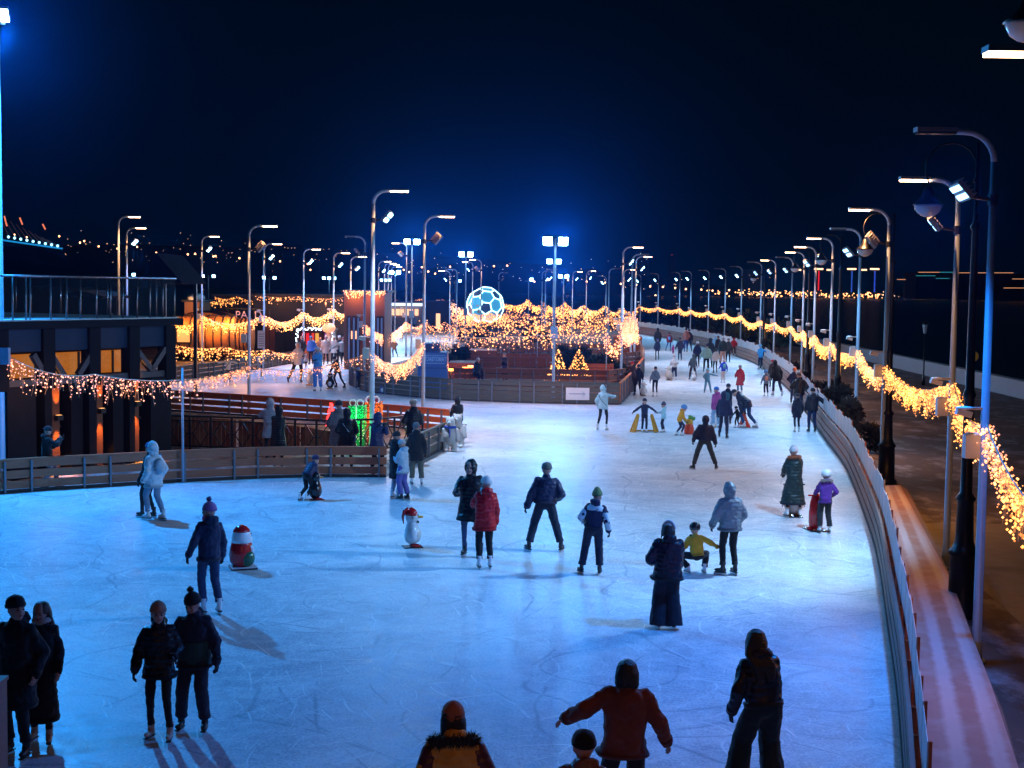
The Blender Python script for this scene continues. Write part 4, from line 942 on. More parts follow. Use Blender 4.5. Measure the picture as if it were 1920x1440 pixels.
shrub(1125, 704, 662, 62, 'broad dark evergreen clump right of the golden trees', seed=6, lobes=10)
shrub(1062, 694, 640, 40, 'dark evergreen just right of the brightest mast', seed=8)
shrub(1152, 706, 682, 44, 'low dark evergreen at the right end of the planter', seed=7)
shrub(900, 652, 618, 56, 'dark clipped bush under the second fringe of lights', seed=9, ls=.3)
shrub(1000, 648, 612, 60, 'dark bush left of the brightest mast under the lights', seed=10, ls=.3)
def hedge(x0, x1, yb, h, label, seed):
    A, B = at(x0, yb), at(x1, yb); root = empty('hedge', (A + B) / 2); tag(root, label, 'hedge', 'shrubs and trees round the rink'); g = random.Random(seed); n = int((B - A).length / .5); mb = MB()
    for k in range(n):
        p = A.lerp(B, (k + .5) / n) - root.location; needles(mb, (p.x, p.y, h * .55), .45, 70, g, .2, h * 1.0)
    mb.build('foliage', LEAF, root)
    bl = MB()
    for k in range(n * 16):
        p = A.lerp(B, g.random()) - root.location; bl.octa((p.x, p.y - .42, g.uniform(.2, h)), .028)
    tag(bl.build('hedge_bulbs', BULBP, root), kind='stuff')
hedge(800, 838, 668, 1.0, 'hedge wound with golden bulbs behind the photo booth', 1)
hedge(870, 960, 664, .9, 'hedge wound with golden bulbs under the left fringe', 2)
hedge(960, 1036, 664, .9, 'hedge wound with golden bulbs left of the brightest mast', 3)
def xmas(px, yb, yt, wpx, label, seed):
    P = at(px, yb); H = zat(px, yt, P.y); wd = wpx / 2 * P.y / F; root = empty('lit_fir', P); tag(root, label, 'christmas tree', 'small golden christmas trees'); g = random.Random(seed)
    z0 = max(0, zat(px, yb - 6, P.y)); MB().tube([(0, 0, 0), (0, 0, H * .9)], [.05, .02], 6).build('trunk', DKW, root)
    mb = MB(); bl = MB(); n = 9
    for k in range(n):
        f = k / n; rr = wd * (1 - f) + .04
        for q in range(14): a = g.uniform(0, 6.28); needles(mb, (math.cos(a) * rr * .6, math.sin(a) * rr * .6, .12 + (H - .2) * f), rr * .45, 10, g, .13)
        for q in range(int(34 * (1 - f)) + 6):
            a = g.uniform(0, 6.28); bl.octa((math.cos(a) * rr, math.sin(a) * rr, .15 + (H - .2) * (f + g.random() / n)), .045)
    mb.build('crown', LEAF, root); tag(bl.build('tree_bulbs', BULB, root), kind='stuff')
    MB().octa((0, 0, H), .07).build('star', BULB, root)
    light('tree_glow', 'POINT', P + Vector((0, -wd - .2, H * .5)), GOLD, 22, root, size=.3)
xmas(1046, 712, 657, 34, 'golden lit small christmas tree right against the brightest mast', 11)
xmas(1085, 712, 657, 42, 'golden lit small christmas tree in front of the dark evergreens', 12)
for i, (x0, yb, lb) in enumerate([(1022, 722, 'dangling end of golden bulbs low on the island railing')]):
    P = at(x0, yb); g = random.Random(5); bl = MB()
    for k in range(40): bl.octa((g.uniform(-.05, .9), g.uniform(-.1, .1), g.uniform(.15, .75)), .028)
    o = bl.build('bulb_cluster', BULB); o.location = P; tag(o, lb, 'string lights')
# brush outside the right barrier and dark trees along the right lane
def tree(px, yb, yt, wpx, label, seed, m=LEAFD, lobes=10, ls=.5, nn=150):
    P = at(px, yb); H = zat(px, yt, P.y); wd = wpx / 2 * P.y / F; root = empty('tree', P); tag(root, label, 'tree', 'shrubs and trees round the rink'); g = random.Random(seed); st = MB(); mb = MB()
    st.tube([(0, 0, 0), (.05, 0, H * .35), (0, .05, H * .6), (.05, 0, H * .92)], [.16, .12, .08, .03], 7)
    for k in range(lobes):
        a = g.uniform(0, 6.28); z = g.uniform(.3, .85); rr = wd * (.9 - .6 * abs(z - .5)) * g.uniform(.4, 1); e_ = (math.cos(a) * rr, math.sin(a) * rr, z * H + .12 * H)
        st.tube([(0, 0, z * H * .8), (e_[0] * .5, e_[1] * .5, z * H), e_], [.06, .04, .015], 5); needles(mb, e_, wd * g.uniform(.25, .4), nn, g, ls)
    st.build('trunk', DKW, root); mb.build('crown', m, root)
for i, (px, yb, yt, wp, lb) in enumerate([(1566, 800, 712, 60, 'dark brush just outside the screens right of the couple at the barrier'), (1590, 822, 745, 50, 'dark brush near the foot of the fourth lamp post'), (1540, 770, 700, 46, 'dark brush between the barrier and the sixth lamp post'),
                              (1628, 850, 785, 46, 'low dark brush beside the third cast iron lamp'), (1500, 715, 665, 46, 'dark brush outside the screens below the golden string')]):
    shrub(px, yb, yt, wp, lb, LEAFD, 'bare_bush', seed=20 + i, lobes=8, ls=.25)
for i, (px, yb, yt, wp) in enumerate([(1222, 604, 577, 30), (1262, 612, 582, 40), (1312, 617, 588, 44), (1355, 626, 592, 46), (1400, 640, 596, 46), (1395, 646, 618, 40), (1445, 660, 604, 40), (1480, 668, 612, 36)]):
    tree(px, yb, yt, wp, f"{['first', 'second', 'third', 'fourth', 'fifth', 'sixth', 'seventh', 'eighth'][i]} dark tree from the left in the line beyond the far right barrier", 40 + i, LEAF, ls=.6)

# ---------------------------------------------------------------- football
def football(px, py, dpx, Y):
    c = atY(px, py, Y); rad = dpx / 2 * Y / F
    root = empty('giant_football', (c.x, c.y, 0)); tag(root, 'giant glowing football frame of white light tubes over the string lights', 'light sculpture')
    ph = (1 + 5 ** .5) / 2; V = []
    def perms(a, b_, c_):
        for s1 in (-1, 1):
            for s2 in (-1, 1):
                for s3 in (-1, 1):
                    for t in ((a, b_, c_), (b_, c_, a), (c_, a, b_)): V.append((t[0] * s1, t[1] * s2, t[2] * s3))
    perms(0, 1, 3 * ph); perms(1, 2 + ph, 2 * ph); perms(ph, 2, 2 * ph + 1)
    V = list({tuple(round(x, 6) for x in v) for v in V}); V = [Vector(v).normalized() * rad for v in V]
    pn_ = Vector((0, 1, ph)).normalized(); qn = pn_.rotation_difference(Vector((.05, -1, -.12)).normalized()); V = [Matrix.Rotation(R(0), 3, 'Y') @ (qn @ v) for v in V]; O = Vector((0, 0, c.z))
    dm = min((V[0] - v).length for v in V[1:]); mb = MB(); adj = {i: [] for i in range(60)}
    for i in range(60):
        for j in range(i + 1, 60):
            if (V[i] - V[j]).length < dm * 1.1: mb.tube([V[i] + O, V[j] + O], .06, 6); adj[i].append(j); adj[j].append(i)
    mb.build('light_tube_frame', mat('white_tube', (.8, 1, 1), .3, emis=(.5, .92, 1), es=3.2), root)
    # panels: faces found as short cycles
    faces = set()
    for a in range(60):
        for b_ in adj[a]:
            for c_ in adj[b_]:
                if c_ == a: continue
                path = [a, b_, c_]; nrm = (V[b_] - V[a]).cross(V[c_] - V[b_]).normalized()
                while len(path) < 7:
                    nx = [q for q in adj[path[-1]] if q != path[-2] and abs((V[q] - V[path[-1]]).dot(nrm)) < 1e-3 * rad]
                    if not nx: break
                    if nx[0] == path[0]: faces.add(tuple(sorted(path))); break
                    path.append(nx[0])
    hexm = mat('hex_panel', (.10, .45, .60), .4, emis=(.03, .30, .55), es=.65); penm = mat('pent_panel', (.02, .06, .12), .4, emis=(.01, .06, .16), es=.25)
    for f in faces:
        cc = sum((V[i] for i in f), Vector()) / len(f); ax = cc.normalized(); x = (V[f[0]] - cc).normalized(); y = ax.cross(x)
        f = sorted(f, key=lambda i: math.atan2((V[i] - cc).dot(y), (V[i] - cc).dot(x)))
        MB().add([V[i] * .985 + O for i in f], [tuple(range(len(f)))]).build('panel', hexm if len(f) == 6 else penm, root)
    MB().lathe([(.9, 0), (.9, max(.1, c.z - rad * .9)), (.5, max(.2, c.z - rad * .85))], n=16).build('base', DARKM, root)
    light('ball_glow', 'POINT', c, (.3, .8, 1), 500, root, size=.8)
football(910, 573, 70, 150)

# ---------------------------------------------------------------- hills, city, bridge
HILL = mat('night_hill', (.006, .010, .020), .95, 0, .4, .01)
def hill(name, prof, Y0, Y1):
    P = [atY(x, y, Y0) for x, y in prof]; mb = MB()
    mb.rings([[(p.x, Y0 + dy, p.z * k) for p in P] + [(P[-1].x, Y0 + dy, -5), (P[0].x, Y0 + dy, -5)] for dy, k in ((0, 1), (Y1 - Y0, .98))]); return struct(mb.build(name, HILL, None, True, fixn=True))
hill('hillside', [(-700, 470), (0, 462), (200, 458), (420, 462), (640, 470), (860, 482), (1060, 500), (1240, 520), (1420, 545), (1900, 554), (2800, 566)], 1500, 1900)
g = random.Random(99)
LAMP = mat('distant_street_lamp', (1, .6, .4), .4, emis=(1, .45, .22), es=7); LAMPW = mat('distant_white_lamp', (1, 1, 1), .4, emis=(.85, .95, 1), es=5)
def dl(px, py, Y, r, m, name='distant_lamp'):
    P = atY(px, py, Y); o = MB().ell(P, r * Y / F, nu=6, nv=4).build(name, m); return o
row1 = [(27, 440), (50, 445), (111, 443), (150, 455), (158, 452), (185, 462), (220, 466), (257, 463), (293, 474), (352, 477), (366, 476), (400, 481), (404, 480), (449, 484), (479, 487), (490, 487), (525, 490), (569, 494), (577, 495), (582, 506), (617, 497), (634, 504), (680, 503), (690, 504), (757, 506), (767, 510), (791, 501), (803, 509), (816, 513), (844, 500), (926, 499), (951, 498), (1002, 528), (1028, 525), (1065, 525), (1100, 528), (1135, 530), (1164, 532), (1193, 534), (1219, 537), (1243, 538), (1266, 540), (1286, 542), (1229, 554), (1315, 543), (1336, 545), (1367, 544)]
for i, (x, y) in enumerate(row1):
    o = dl(x, y, 1480, 1.7, LAMP); tag(o, 'tiny orange street lamp glowing on the dark hillside', 'street lamp', 'far street lamps on the hillside')
mb = MB()
for k in range(270):
    x = g.uniform(1320, 1650); y = 547 + 8 * (x - 1340) / 300 + g.gauss(0, 3.0)
    if x < 1420 and g.random() < .5: continue
    P = atY(x, y, 1450); mb.ell(P, g.uniform(.6, 1.25) * 1450 / F, nu=6, nv=4)
tag(mb.build('city_lights', mat('city_lamp', (1, .6, .4), .4, emis=(1, .42, .16), es=6)), 'dense band of orange city lamps across the river', 'city lights', kind='stuff')
mb = MB()
for k in range(90):
    x = g.uniform(1650, 1915); y = 552 + g.gauss(0, 4); P = atY(x, y, 1450)
    mb.ell(P, g.uniform(.4, .9) * 1450 / F, nu=6, nv=4)
for k in range(170):
    x = g.uniform(120, 1320); y = 470 + (x - 430) * .06 + g.gauss(8, 14); P = atY(x, y, 1470); mb.ell(P, g.uniform(.25, .55) * 1470 / F, nu=6, nv=4)
tag(mb.build('far_lights', mat('city_lamp_pale', (1, .8, .6), .4, emis=(1, .6, .35), es=5)), 'scattered faint pale and orange lamps of the far town', 'city lights', kind='stuff')
# towers
def tower(x0, x1, yt, Y, label, wins, col=(1, .55, .3)):
    L = atY(x0, 540, Y).x; Rr = atY(x1, 540, Y).x; zt = zat((x0 + x1) / 2, yt, Y); root = empty('apartment_tower', ((L + Rr) / 2, Y, 0)); tag(root, label, 'tower block', 'far tower blocks')
    MB().box((0, 10, zt / 2), (Rr - L, 20, zt)).build('wall', mat('tower_wall', (.012, .018, .03), .9), root)
    for x, y in wins:
        P = atY(x, y, Y); MB().box((P.x - root.location.x, -.4, P.z), (Y / F * 1.1, .3, Y / F * .9)).build('lit_window', mat('far_window_%d' % int(col[1] * 100), col, .4, emis=col, es=1.6), root)
tower(455, 500, 448, 1400, 'far dark block with lit windows above the second twin floodlight', [(460, 456), (467, 456), (484, 456), (472, 470), (478, 472), (496, 470)])
tower(530, 562, 458, 1420, 'far dark block with a row of four orange windows', [(534, 464), (540, 465), (547, 465), (553, 465), (551, 478)])
tower(600, 690, 466, 1430, 'long far dark block with scattered dim windows', [(607, 468), (617, 467), (640, 470), (650, 470), (665, 468), (612, 486), (630, 480)])
tower(1195, 1216, 470, 1500, 'far block with white windows right of the island tip', [(1201, 475), (1208, 480), (1203, 490), (1212, 486)], (.6, .85, 1))
tower(1255, 1266, 475, 1500, 'thin far mast like block with one red lamp on top', [(1260, 478)], (1, .1, .1))
tower(1395, 1425, 505, 1480, 'far dark block above the start of the city lamps', [(1405, 516), (1421, 522), (1412, 530), (1443, 520)])
def light_column(px, y0, y1, col, label, Y=1440):
    root = empty('light_tower', (atY(px, 540, Y).x, Y, 0)); tag(root, label, 'lit tower'); z0 = zat(px, y1, Y); z1 = zat(px, y0, Y)
    MB().bar((0, 0, 0), (0, 0, z1), 2, 2).build('mast', mat('tower_wall', (.012, .018, .03)), root)
    mb = MB(); n = 9
    for k in range(n): mb.ell((0, -1.5, z0 + (z1 - z0) * (k + .5) / n), (.8, 1, 1.2), nu=6, nv=4)
    tag(mb.build('tower_lamps', mat('tower_lamp_%02d' % int(col[2] * 10), col, .4, emis=col, es=1.0), root), kind='stuff')
    MB().box((0, 0, z1 + 2), (9 if px > 1560 or px < 1540 else 9, 2, 1.6)).build('top_light', mat('top_lamp', (1, .7, .5), .4, emis=(1, .55, .3), es=3.5), root)
light_column(1534, 508, 545, (1, .02, .03), 'far tower hung with a red chain of lamps')
light_column(1596, 508, 548, (.03, .12, .7), 'far tower hung with a dim blue chain of lamps, left one')
light_column(1639, 508, 548, (.03, .10, .8), 'far tower hung with a dim blue chain of lamps, right one')
for x, w_ in [(1498, 8), (1555, 9), (1620, 10)]:
    P = atY(x, 506, 1440); o = MB().box(P, (w_ * .55, 2, 1.5)).build('roof_light_bar', mat('top_lamp', (1, .7, .5))); tag(o, 'far bright orange bar of roof lights in the row above the city', 'light bar', 'far roof light bars')
ex = empty('exhibition_hall', (atY(1820, 540, 1300).x, 1300, 0)); tag(ex, 'far dark hall outlined by thin orange and teal light strips at the right', 'building'); exx = ex.location.x
MB().box((0, 25, zat(1820, 512, 1300) / 2), (100, 40, zat(1820, 512, 1300))).build('wall', mat('tower_wall', (.012, .018, .03)), ex)
OS = mat('orange_strip', (1, .5, .3), .4, emis=(1, .42, .2), es=.9); TS = mat('teal_strip', (.1, .8, .8), .4, emis=(.05, .5, .6), es=.6)
for x0, x1, y, m in [(1722, 1762, 510.5, OS), (1763, 1790, 510.5, TS), (1792, 1900, 511.5, OS), (1717, 1754, 517, TS), (1755, 1780, 522, TS), (1682, 1698, 524, OS), (1898, 1925, 523, OS), (1882, 1925, 540, OS)]:
    a = atY(x0, y, 1290); b = atY(x1, y, 1290); MB().bar((a.x - exx, -10, a.z), (b.x - exx, -10, b.z), .5, .55).build('light_strip', m, ex)
# bridge far left
br = empty('cable_bridge', (atY(50, 540, 900).x, 900, 0)); tag(br, 'far cable bridge deck glowing cyan blue at the left edge', 'bridge'); bx = br.location.x
def bp(x, y): P = atY(x, y, 900); return Vector((P.x - bx, 0, P.z))
MB().bar(bp(-60, 441), bp(116, 466), 3, 1.0).build('deck', mat('bridge_deck', (.05, .2, .3), .5, emis=(.01, .30, .75), es=.9), br)
MB().bar(bp(-60, 444), bp(116, 469), 5, .8).build('deck_underside', mat('tower_wall', (.01, .02, .03)), br)
for i in range(9):
    b = bp(18 + i * 11.5, 445 + i * 2.1); a = bp(4 + i * 11.5 - 8, 402 + i * 6)
    MB().bar(a, b, .3, .3).build('cable', mat('bridge_cable', (.2, .15, .15), .5, emis=(.25, .12, .12), es=.15), br)
    MB().ell(b + Vector((0, -2, .2)), (.9, .9, .9), nu=6, nv=4).build('cable_lamp', mat('bridge_lamp', (.7, .9, 1), .4, emis=(.3, .75, 1), es=3.5), br)
for x, y0, y1 in [(8, 405, 424), (37, 408, 421), (80, 420, 430)]:
    MB().bar(bp(x, y0), bp(x + 5, y1), .7, .7).build('cable_light', mat('red_cable_light', (1, .3, .2), .4, emis=(1, .25, .12), es=1.2), br)
MB().bar(bp(-40, 300), bp(-40, 560), 6, 6).build('pylon', mat('tower_wall', (.01, .02, .03)), br)

# ---------------------------------------------------------------- gift sculptures in front of the glow-tinted barrier
def gift(px, yb, x0, x1, yt, m, label, bows):
    P = at(px, yb); Y = P.y; L = atY(x0, yt, Y); Rr = atY(x1, yt, Y); root = empty('light_gift', P); tag(root, label, 'light sculpture', 'glowing gift box sculptures')
    zt = L.z; w_ = Rr.x - L.x; cx = (L.x + Rr.x) / 2 - P.x; g = random.Random(int(px))
    MB().box((cx, 0, zt / 2), (w_ * .96, .7, zt * .98)).build('box', mat('gift_core_%d' % px, [x * .3 for x in m[0]], .6), root)
    bl = MB()
    for k in range(260):
        u = g.uniform(-.5, .5); z = g.uniform(0.52, 1) * zt
        if g.random() < .75: bl.octa((cx + u * w_, -.37, z), .022)
        else: bl.octa((cx + .49 * w_, g.uniform(-.36, .36), z), .022)
    tag(bl.build('gift_bulbs', mat('gift_bulb_%d' % px, m[0], .3, emis=m[0], es=m[1]), root), kind='stuff')
    wb = MB()
    for k in range(70): wb.octa((cx + g.uniform(-.5, .5) * w_, -.38, g.uniform(.05, .5) * zt), .018)
    tag(wb.build('base_bulbs', mat('pale_base_bulb', (.9, .8, .7), .3, emis=(1, .75, .5), es=.9), root), kind='stuff')
    WT = mat('white_tube2', (.9, .95, 1), .3, emis=(.85, .92, 1), es=.3)
    MB().tube([(cx, -.40, zt * .5), (cx, -.40, zt + .02)], .02, 6).build('ribbon', WT, root)
    for sx_ in bows:
        pts = [(cx + sx_ * .12 + .10 * math.cos(t), -.3, zt + .09 + .11 * math.sin(t)) for t in [R(a) for a in range(-60, 250, 30)]]
        MB().tube(pts, .014, 6).build('bow_loop', WT, root)
        MB().ell((cx + sx_ * .12, -.25, zt + .07), (.06, .04, .06), nu=8, nv=6).build('bow_fill', mat('bow_red', (.3, .02, .05), .5), root)
    light('gift_glow', 'POINT', P + Vector((cx, -.9, zt * .6)), m[0], 28, root, size=.3)
gift(672, 842, 655, 686, 759, ((.04, 1, .30), .3), 'glowing green gift box with white ribbon behind the railing', (-1, 1))
gift(700, 838, 685, 716, 753, ((1, .20, .02), .8), 'glowing orange gift box behind the tallest lamp post', (-1, 1))
o = empty('light_heart', at(621, 838)); tag(o, 'glowing red light figure beside the spectators with the raised phone', 'light sculpture')
zt = zat(621, 756, o.location.y); mb = MB(); g = random.Random(8)
for k in range(160): t = g.random(); mb.octa((g.uniform(-.16, .16) * (1.2 - t), -.1 + g.uniform(-.1, .1), .7 + t * (zt - .7)), .025)
tag(mb.build('red_bulbs', mat('red_bulb', (1, .05, .05), .3, emis=(1, .03, .03), es=6), o), kind='stuff'); MB().tube([(0, 0, 0), (0, 0, zt)], .04, 6).build('stand', DARKM, o)
light('red_glow', 'POINT', Vector(o.location) + Vector((0, -.5, 1.4)), (1, .05, .05), 20, o, size=.2)
# wooden post at the bottom left corner
P = at(-14, 1480); o = empty('corner_post', P); tag(o, 'reddish wooden post end at the bottom left corner of the photo', 'post')
H = zat(4, 1280, P.y); MB().box((-.0, 0, H / 2), (.24, .24, H)).build('post', wood('red_post', (.45, .17, .12), (.34, .12, .09)), o); MB().box((0, 0, H + .02), (.27, .27, .04)).build('cap', wood('red_post', 0, 0), o)
# ---------------------------------------------------------------- people
PEND = []   # (object, extra MB) whose remesh is baked at the end
def cloth(col, kind='matte'):
    k = 'cloth_%s_%02d_%02d_%02d' % (kind, *[int(c * 99) for c in col])
    if k in MATS: return MATS[k]
    m = mat(k, col, {'matte': .85, 'puffer': .40, 'denim': .8, 'shiny': .25}[kind], var=.22, scale=9 if kind != 'denim' else 14, bump=.35, spec=.3 if kind != 'shiny' else .7)
    n = m.node_tree; b = n.nodes['Principled BSDF']; b.inputs['Sheen Weight'].default_value = .15 if kind == 'matte' else 0
    if kind in ('puffer', 'shiny'):
        t = [x for x in n.nodes if x.type == 'TEX_COORD'][0]; bp = [x for x in n.nodes if x.type == 'BUMP'][0]; ns = [x for x in n.nodes if x.type == 'TEX_NOISE'][0]
        wv = n.nodes.new('ShaderNodeTexWave'); wv.bands_direction = 'Z'; wv.inputs['Scale'].default_value = 4.2; wv.inputs['Distortion'].default_value = 1.2; wv.inputs['Detail Scale'].default_value = 2
        ad = n.nodes.new('ShaderNodeMath'); ad.operation = 'ADD'; n.links.new(t.outputs['Object'], wv.inputs[0]); n.links.new(wv.outputs['Fac'], ad.inputs[0]); n.links.new(ns.outputs['Fac'], ad.inputs[1])
        n.links.new(ad.outputs[0], bp.inputs['Height']); bp.inputs['Strength'].default_value = .45; bp.inputs['Distance'].default_value = .012
    return m
SKIN = mat('skin', (.50, .27, .21), .55, var=.1, scale=12)
HAIRD = mat('dark_hair', (.008, .006, .006), .4, 0, .6, 60, .8); HAIRB = mat('brown_hair', (.07, .035, .02), .5, 0, .4, 30, .5)
EYE = mat('eye_dark', (.02, .015, .015), .2); LIP = mat('lips', (.4, .12, .11), .5); STEELB = mat('skate_blade', (.6, .62, .65), .2, .9)
BW = mat('white_boot', (.78, .78, .80), .4, var=.06); BK = mat('black_boot', (.02, .02, .024), .35); BT = mat('tan_boot', (.50, .36, .30), .5); SOLE = mat('boot_sole', (.05, .03, .02), .5)
GLV = cloth((.02, .02, .025)); FUR = mat('dark_fur', (.02, .018, .018), .9, 0, .5, 40, .6)
def blob(name, mb, vox, m, parent, sm=3, disp=0.0, extra=None):
    o = mb.build(name, m, parent); r = o.modifiers.new('r', 'REMESH'); r.mode = 'VOXEL'; r.voxel_size = vox; r.use_smooth_shade = True
    if sm: s = o.modifiers.new('s', 'SMOOTH'); s.iterations = sm; s.factor = .5
    if disp:
        t2 = bpy.data.textures.get('creases') or bpy.data.textures.new('creases', 'CLOUDS'); t2.noise_scale = .06; t2.noise_depth = 1
        d2 = o.modifiers.new('e', 'DISPLACE'); d2.texture = t2; d2.strength = disp * .5; d2.mid_level = .5
        tx = bpy.data.textures.get('folds') or bpy.data.textures.new('folds', 'CLOUDS'); tx.noise_scale = .16; tx.noise_depth = 2
        d = o.modifiers.new('d', 'DISPLACE'); d.texture = tx; d.strength = disp; d.mid_level = .5
    PEND.append((o, extra)); return o
def bake():
    dg = bpy.context.evaluated_depsgraph_get(); new = []
    for o, ex in PEND: new.append(bpy.data.meshes.new_from_object(o.evaluated_get(dg)))
    for (o, ex), me in zip(PEND, new):
        o.modifiers.clear(); old = o.data; nm = old.name; o.data = me; bpy.data.meshes.remove(old); me.name = nm
        if ex and ex.v:
            bm = bmesh.new(); bm.from_mesh(me); t = bpy.data.meshes.new('t'); t.from_pydata(ex.v, [], ex.f); bm.from_mesh(t); bpy.data.meshes.remove(t)
            for f in bm.faces: f.smooth = True
            bm.to_mesh(me); bm.free()
def cap(mb, a, b, ra, rb, n=10):
    a, b = Vector(a), Vector(b); mb.tube([a, b], [ra, rb], n); mb.ell(a, ra, nu=n, nv=6); mb.ell(b, rb, nu=n, nv=6)
def ik(a, b, l1, l2, pole):
    a, b = Vector(a), Vector(b); d = b - a; L = min(d.length, (l1 + l2) * .999); d = d.normalized(); b = a + d * L
    x = (l1 * l1 - l2 * l2 + L * L) / (2 * L); h = math.sqrt(max(0, l1 * l1 - x * x)); p = Vector(pole); p = (p - d * p.dot(d))
    p = p.normalized() if p.length > 1e-5 else Vector((0, 1, 0)); return a + d * x + p * h, b
def hand(mb, w, d, out, sc=1.0, curl=.5):
    """palm, four bent fingers of unequal length, thumb leaving the side of the palm"""
    d = Vector(d).normalized(); o = Vector(out); o = (o - d * o.dot(d)).normalized(); sd = d.cross(o)
    M = Matrix((sd, d, o)).transposed(); mb.ell(Vector(w) + d * .045 * sc, (.040 * sc, .052 * sc, .018 * sc), M, 8, 6)
    for k, (x, L) in enumerate([(-.028, .062), (-.010, .074), (.010, .070), (.027, .054)]):
        a = Vector(w) + d * .080 * sc + sd * x * sc; b = a + (d * math.cos(curl * .5) - o * math.sin(curl * .5)) * L * .5 * sc; c = b + (d * math.cos(curl * 1.5) - o * math.sin(curl * 1.5)) * L * .55 * sc
        mb.tube([a, b, c], [.0105 * sc, .0095 * sc, .007 * sc], 6)
    a = Vector(w) + d * .025 * sc - sd * .032 * sc; b = a + (d * .6 - sd * .7 - o * .3).normalized() * .035 * sc; c = b + (d * .9 - sd * .2 - o * .4).normalized() * .03 * sc
    mb.tube([a, b, c], [.013 * sc, .011 * sc, .008 * sc], 6)
ARM = {'down': (.07, .05, -.52), 'ease': (.14, .05, -.50), 'wide': (.42, .06, -.32), 'out': (.52, .05, -.10), 'front': (-.05, .42, -.24), 'push': (.0, .36, -.40), 'phone': (-.12, .30, -.02), 'read': (-.14, .30, -.16),
       'pocket': (.03, .14, -.38), 'hip': (.09, .14, -.34), 'back': (.12, -.22, -.46), 'reach': (.10, .50, -.12), 'hold': (.12, .10, -.50), 'lowf': (.02, .30, -.50), 'knee': (-.02, .30, -.44), 'lean': (.25, .35, -.20)}
NP = [0]
def person(px, py, yt, yaw, label, top=(.02, .02, .03), tk='puffer', hem=-.12, bot=(.02, .022, .035), bk='matte', leg='reg', hat=None, hc=(.05, .05, .06), head=(0, 0), skate='w', arms=('down', 'down'),
           feet=(-.11, 0, .11, 0), lean=(0, 0), hipz=None, wide=1.0, hs=1.0, band=None, furr=1.0, glove=True, hood='down', hair=None, scarf=None, pack=None, strap=None, fur=None, sleeve=None, poms=False, knee=(0, 1), rotf=(0, 0), yoke=None, bag=None, liftr=0, phone=False):
    P = at(px, py); top_z = zat(px, yt, P.y); NP[0] += 1
    hs *= 1.10
    near = P.y < 36; far = P.y > 75
    vox = .016 if near else .024 if not far else .036; q = 10 if near else 8
    # local skeleton (adult 1.76 m plus skates)
    jr = random.Random(NP[0] * 7 + 1); twist = jr.uniform(-7, 7); lean = (lean[0] + jr.uniform(0, 4), lean[1] + jr.uniform(-2.5, 2.5)); head = (head[0] + jr.uniform(-12, 12), head[1] + jr.uniform(-2, 7))
    feet = (feet[0] + jr.uniform(-.03, .02), feet[1] + jr.uniform(-.05, .07), feet[2] + jr.uniform(-.02, .03), feet[3] + jr.uniform(-.07, .05)); rotf = (rotf[0] + jr.uniform(0, 16), rotf[1] - jr.uniform(0, 16))
    lx, ly, rx, ry = feet; HJ = .09; LL_ = .43
    dl_ = max(math.hypot(abs(lx) - HJ, ly), math.hypot(abs(rx) - HJ, ry))
    hz_ = (.17 + math.sqrt(max(.05, (2 * LL_ * .972) ** 2 - dl_ ** 2))) if hipz is None else hipz
    T = Matrix.Translation((0, 0, hz_)) @ Matrix.Rotation(R(-lean[0]), 4, 'X') @ Matrix.Rotation(R(lean[1]), 4, 'Y') @ Matrix.Rotation(R(twist), 4, 'Z')
    Hc_ = T @ Vector((0, .015, .66 + .05 * (hs - 1))); tot = (T @ Vector((0, 0, .66 + .12 * hs))).z + (.02 if hat else 0)
    s = top_z / tot; root = empty('person', P, R(yaw), s); tag(root, label, 'person')
    HR = Matrix.Rotation(R(head[0]), 3, 'Z') @ Matrix.Rotation(R(-head[1] - lean[0] * .35), 3, 'X')
    def t(x, y, z): return T @ Vector((x, y, z))
    def hh(x, y, z): return Hc_ + HR @ (Vector((x, y, z)) * hs)
    hips = t(0, 0, 0); HL = hips + Vector((-HJ, 0, 0)); HRr = hips + Vector((HJ, 0, 0))
    AL = Vector((lx, ly, .17)); AR = Vector((rx, ry, .17 + liftr)); kd = Vector((knee[0], knee[1], .05))
    KL, AL = ik(HL, AL, LL_, LL_, (-knee[0] if knee[0] else 0, knee[1], .05)); KR, AR = ik(HRr, AR, LL_, LL_, kd)
    shl = t(-.152 * wide, 0, .445); shr = t(.152 * wide, 0, .445)
    def armp(side, sh, spec):
        a = ARM[spec] if isinstance(spec, str) else spec; a = (a[0] + jr.uniform(-.02, .05), a[1] + jr.uniform(-.02, .07), a[2] + jr.uniform(-.01, .05))
        tg = sh + T.to_3x3() @ Vector((a[0] * side, a[1], a[2])); el, w = ik(sh, tg, .29, .26, T.to_3x3() @ Vector((side * .35, -.85, -.2))); return el, w
    EL, WL = armp(-1, shl, arms[0]); ER, WR = armp(1, shr, arms[1])
    # body: one continuous skin surface with face and hands
    b = MB(); b.ell(hips, (.13, .09, .10), nu=q); b.ell(t(0, 0, .22), (.12, .085, .20), T.to_3x3(), q); b.ell(t(0, 0, .38), (.135, .09, .12), T.to_3x3(), q)
    cap(b, t(0, 0, .46), hh(0, -.015, -.05), .055, .05, 8)
    b.ell(hh(0, 0, .01), (.076 * hs, .093 * hs, .108 * hs), HR, q + 4, 10); b.ell(hh(0, .03, -.055), (.056 * hs, .062 * hs, .058 * hs), HR, q)
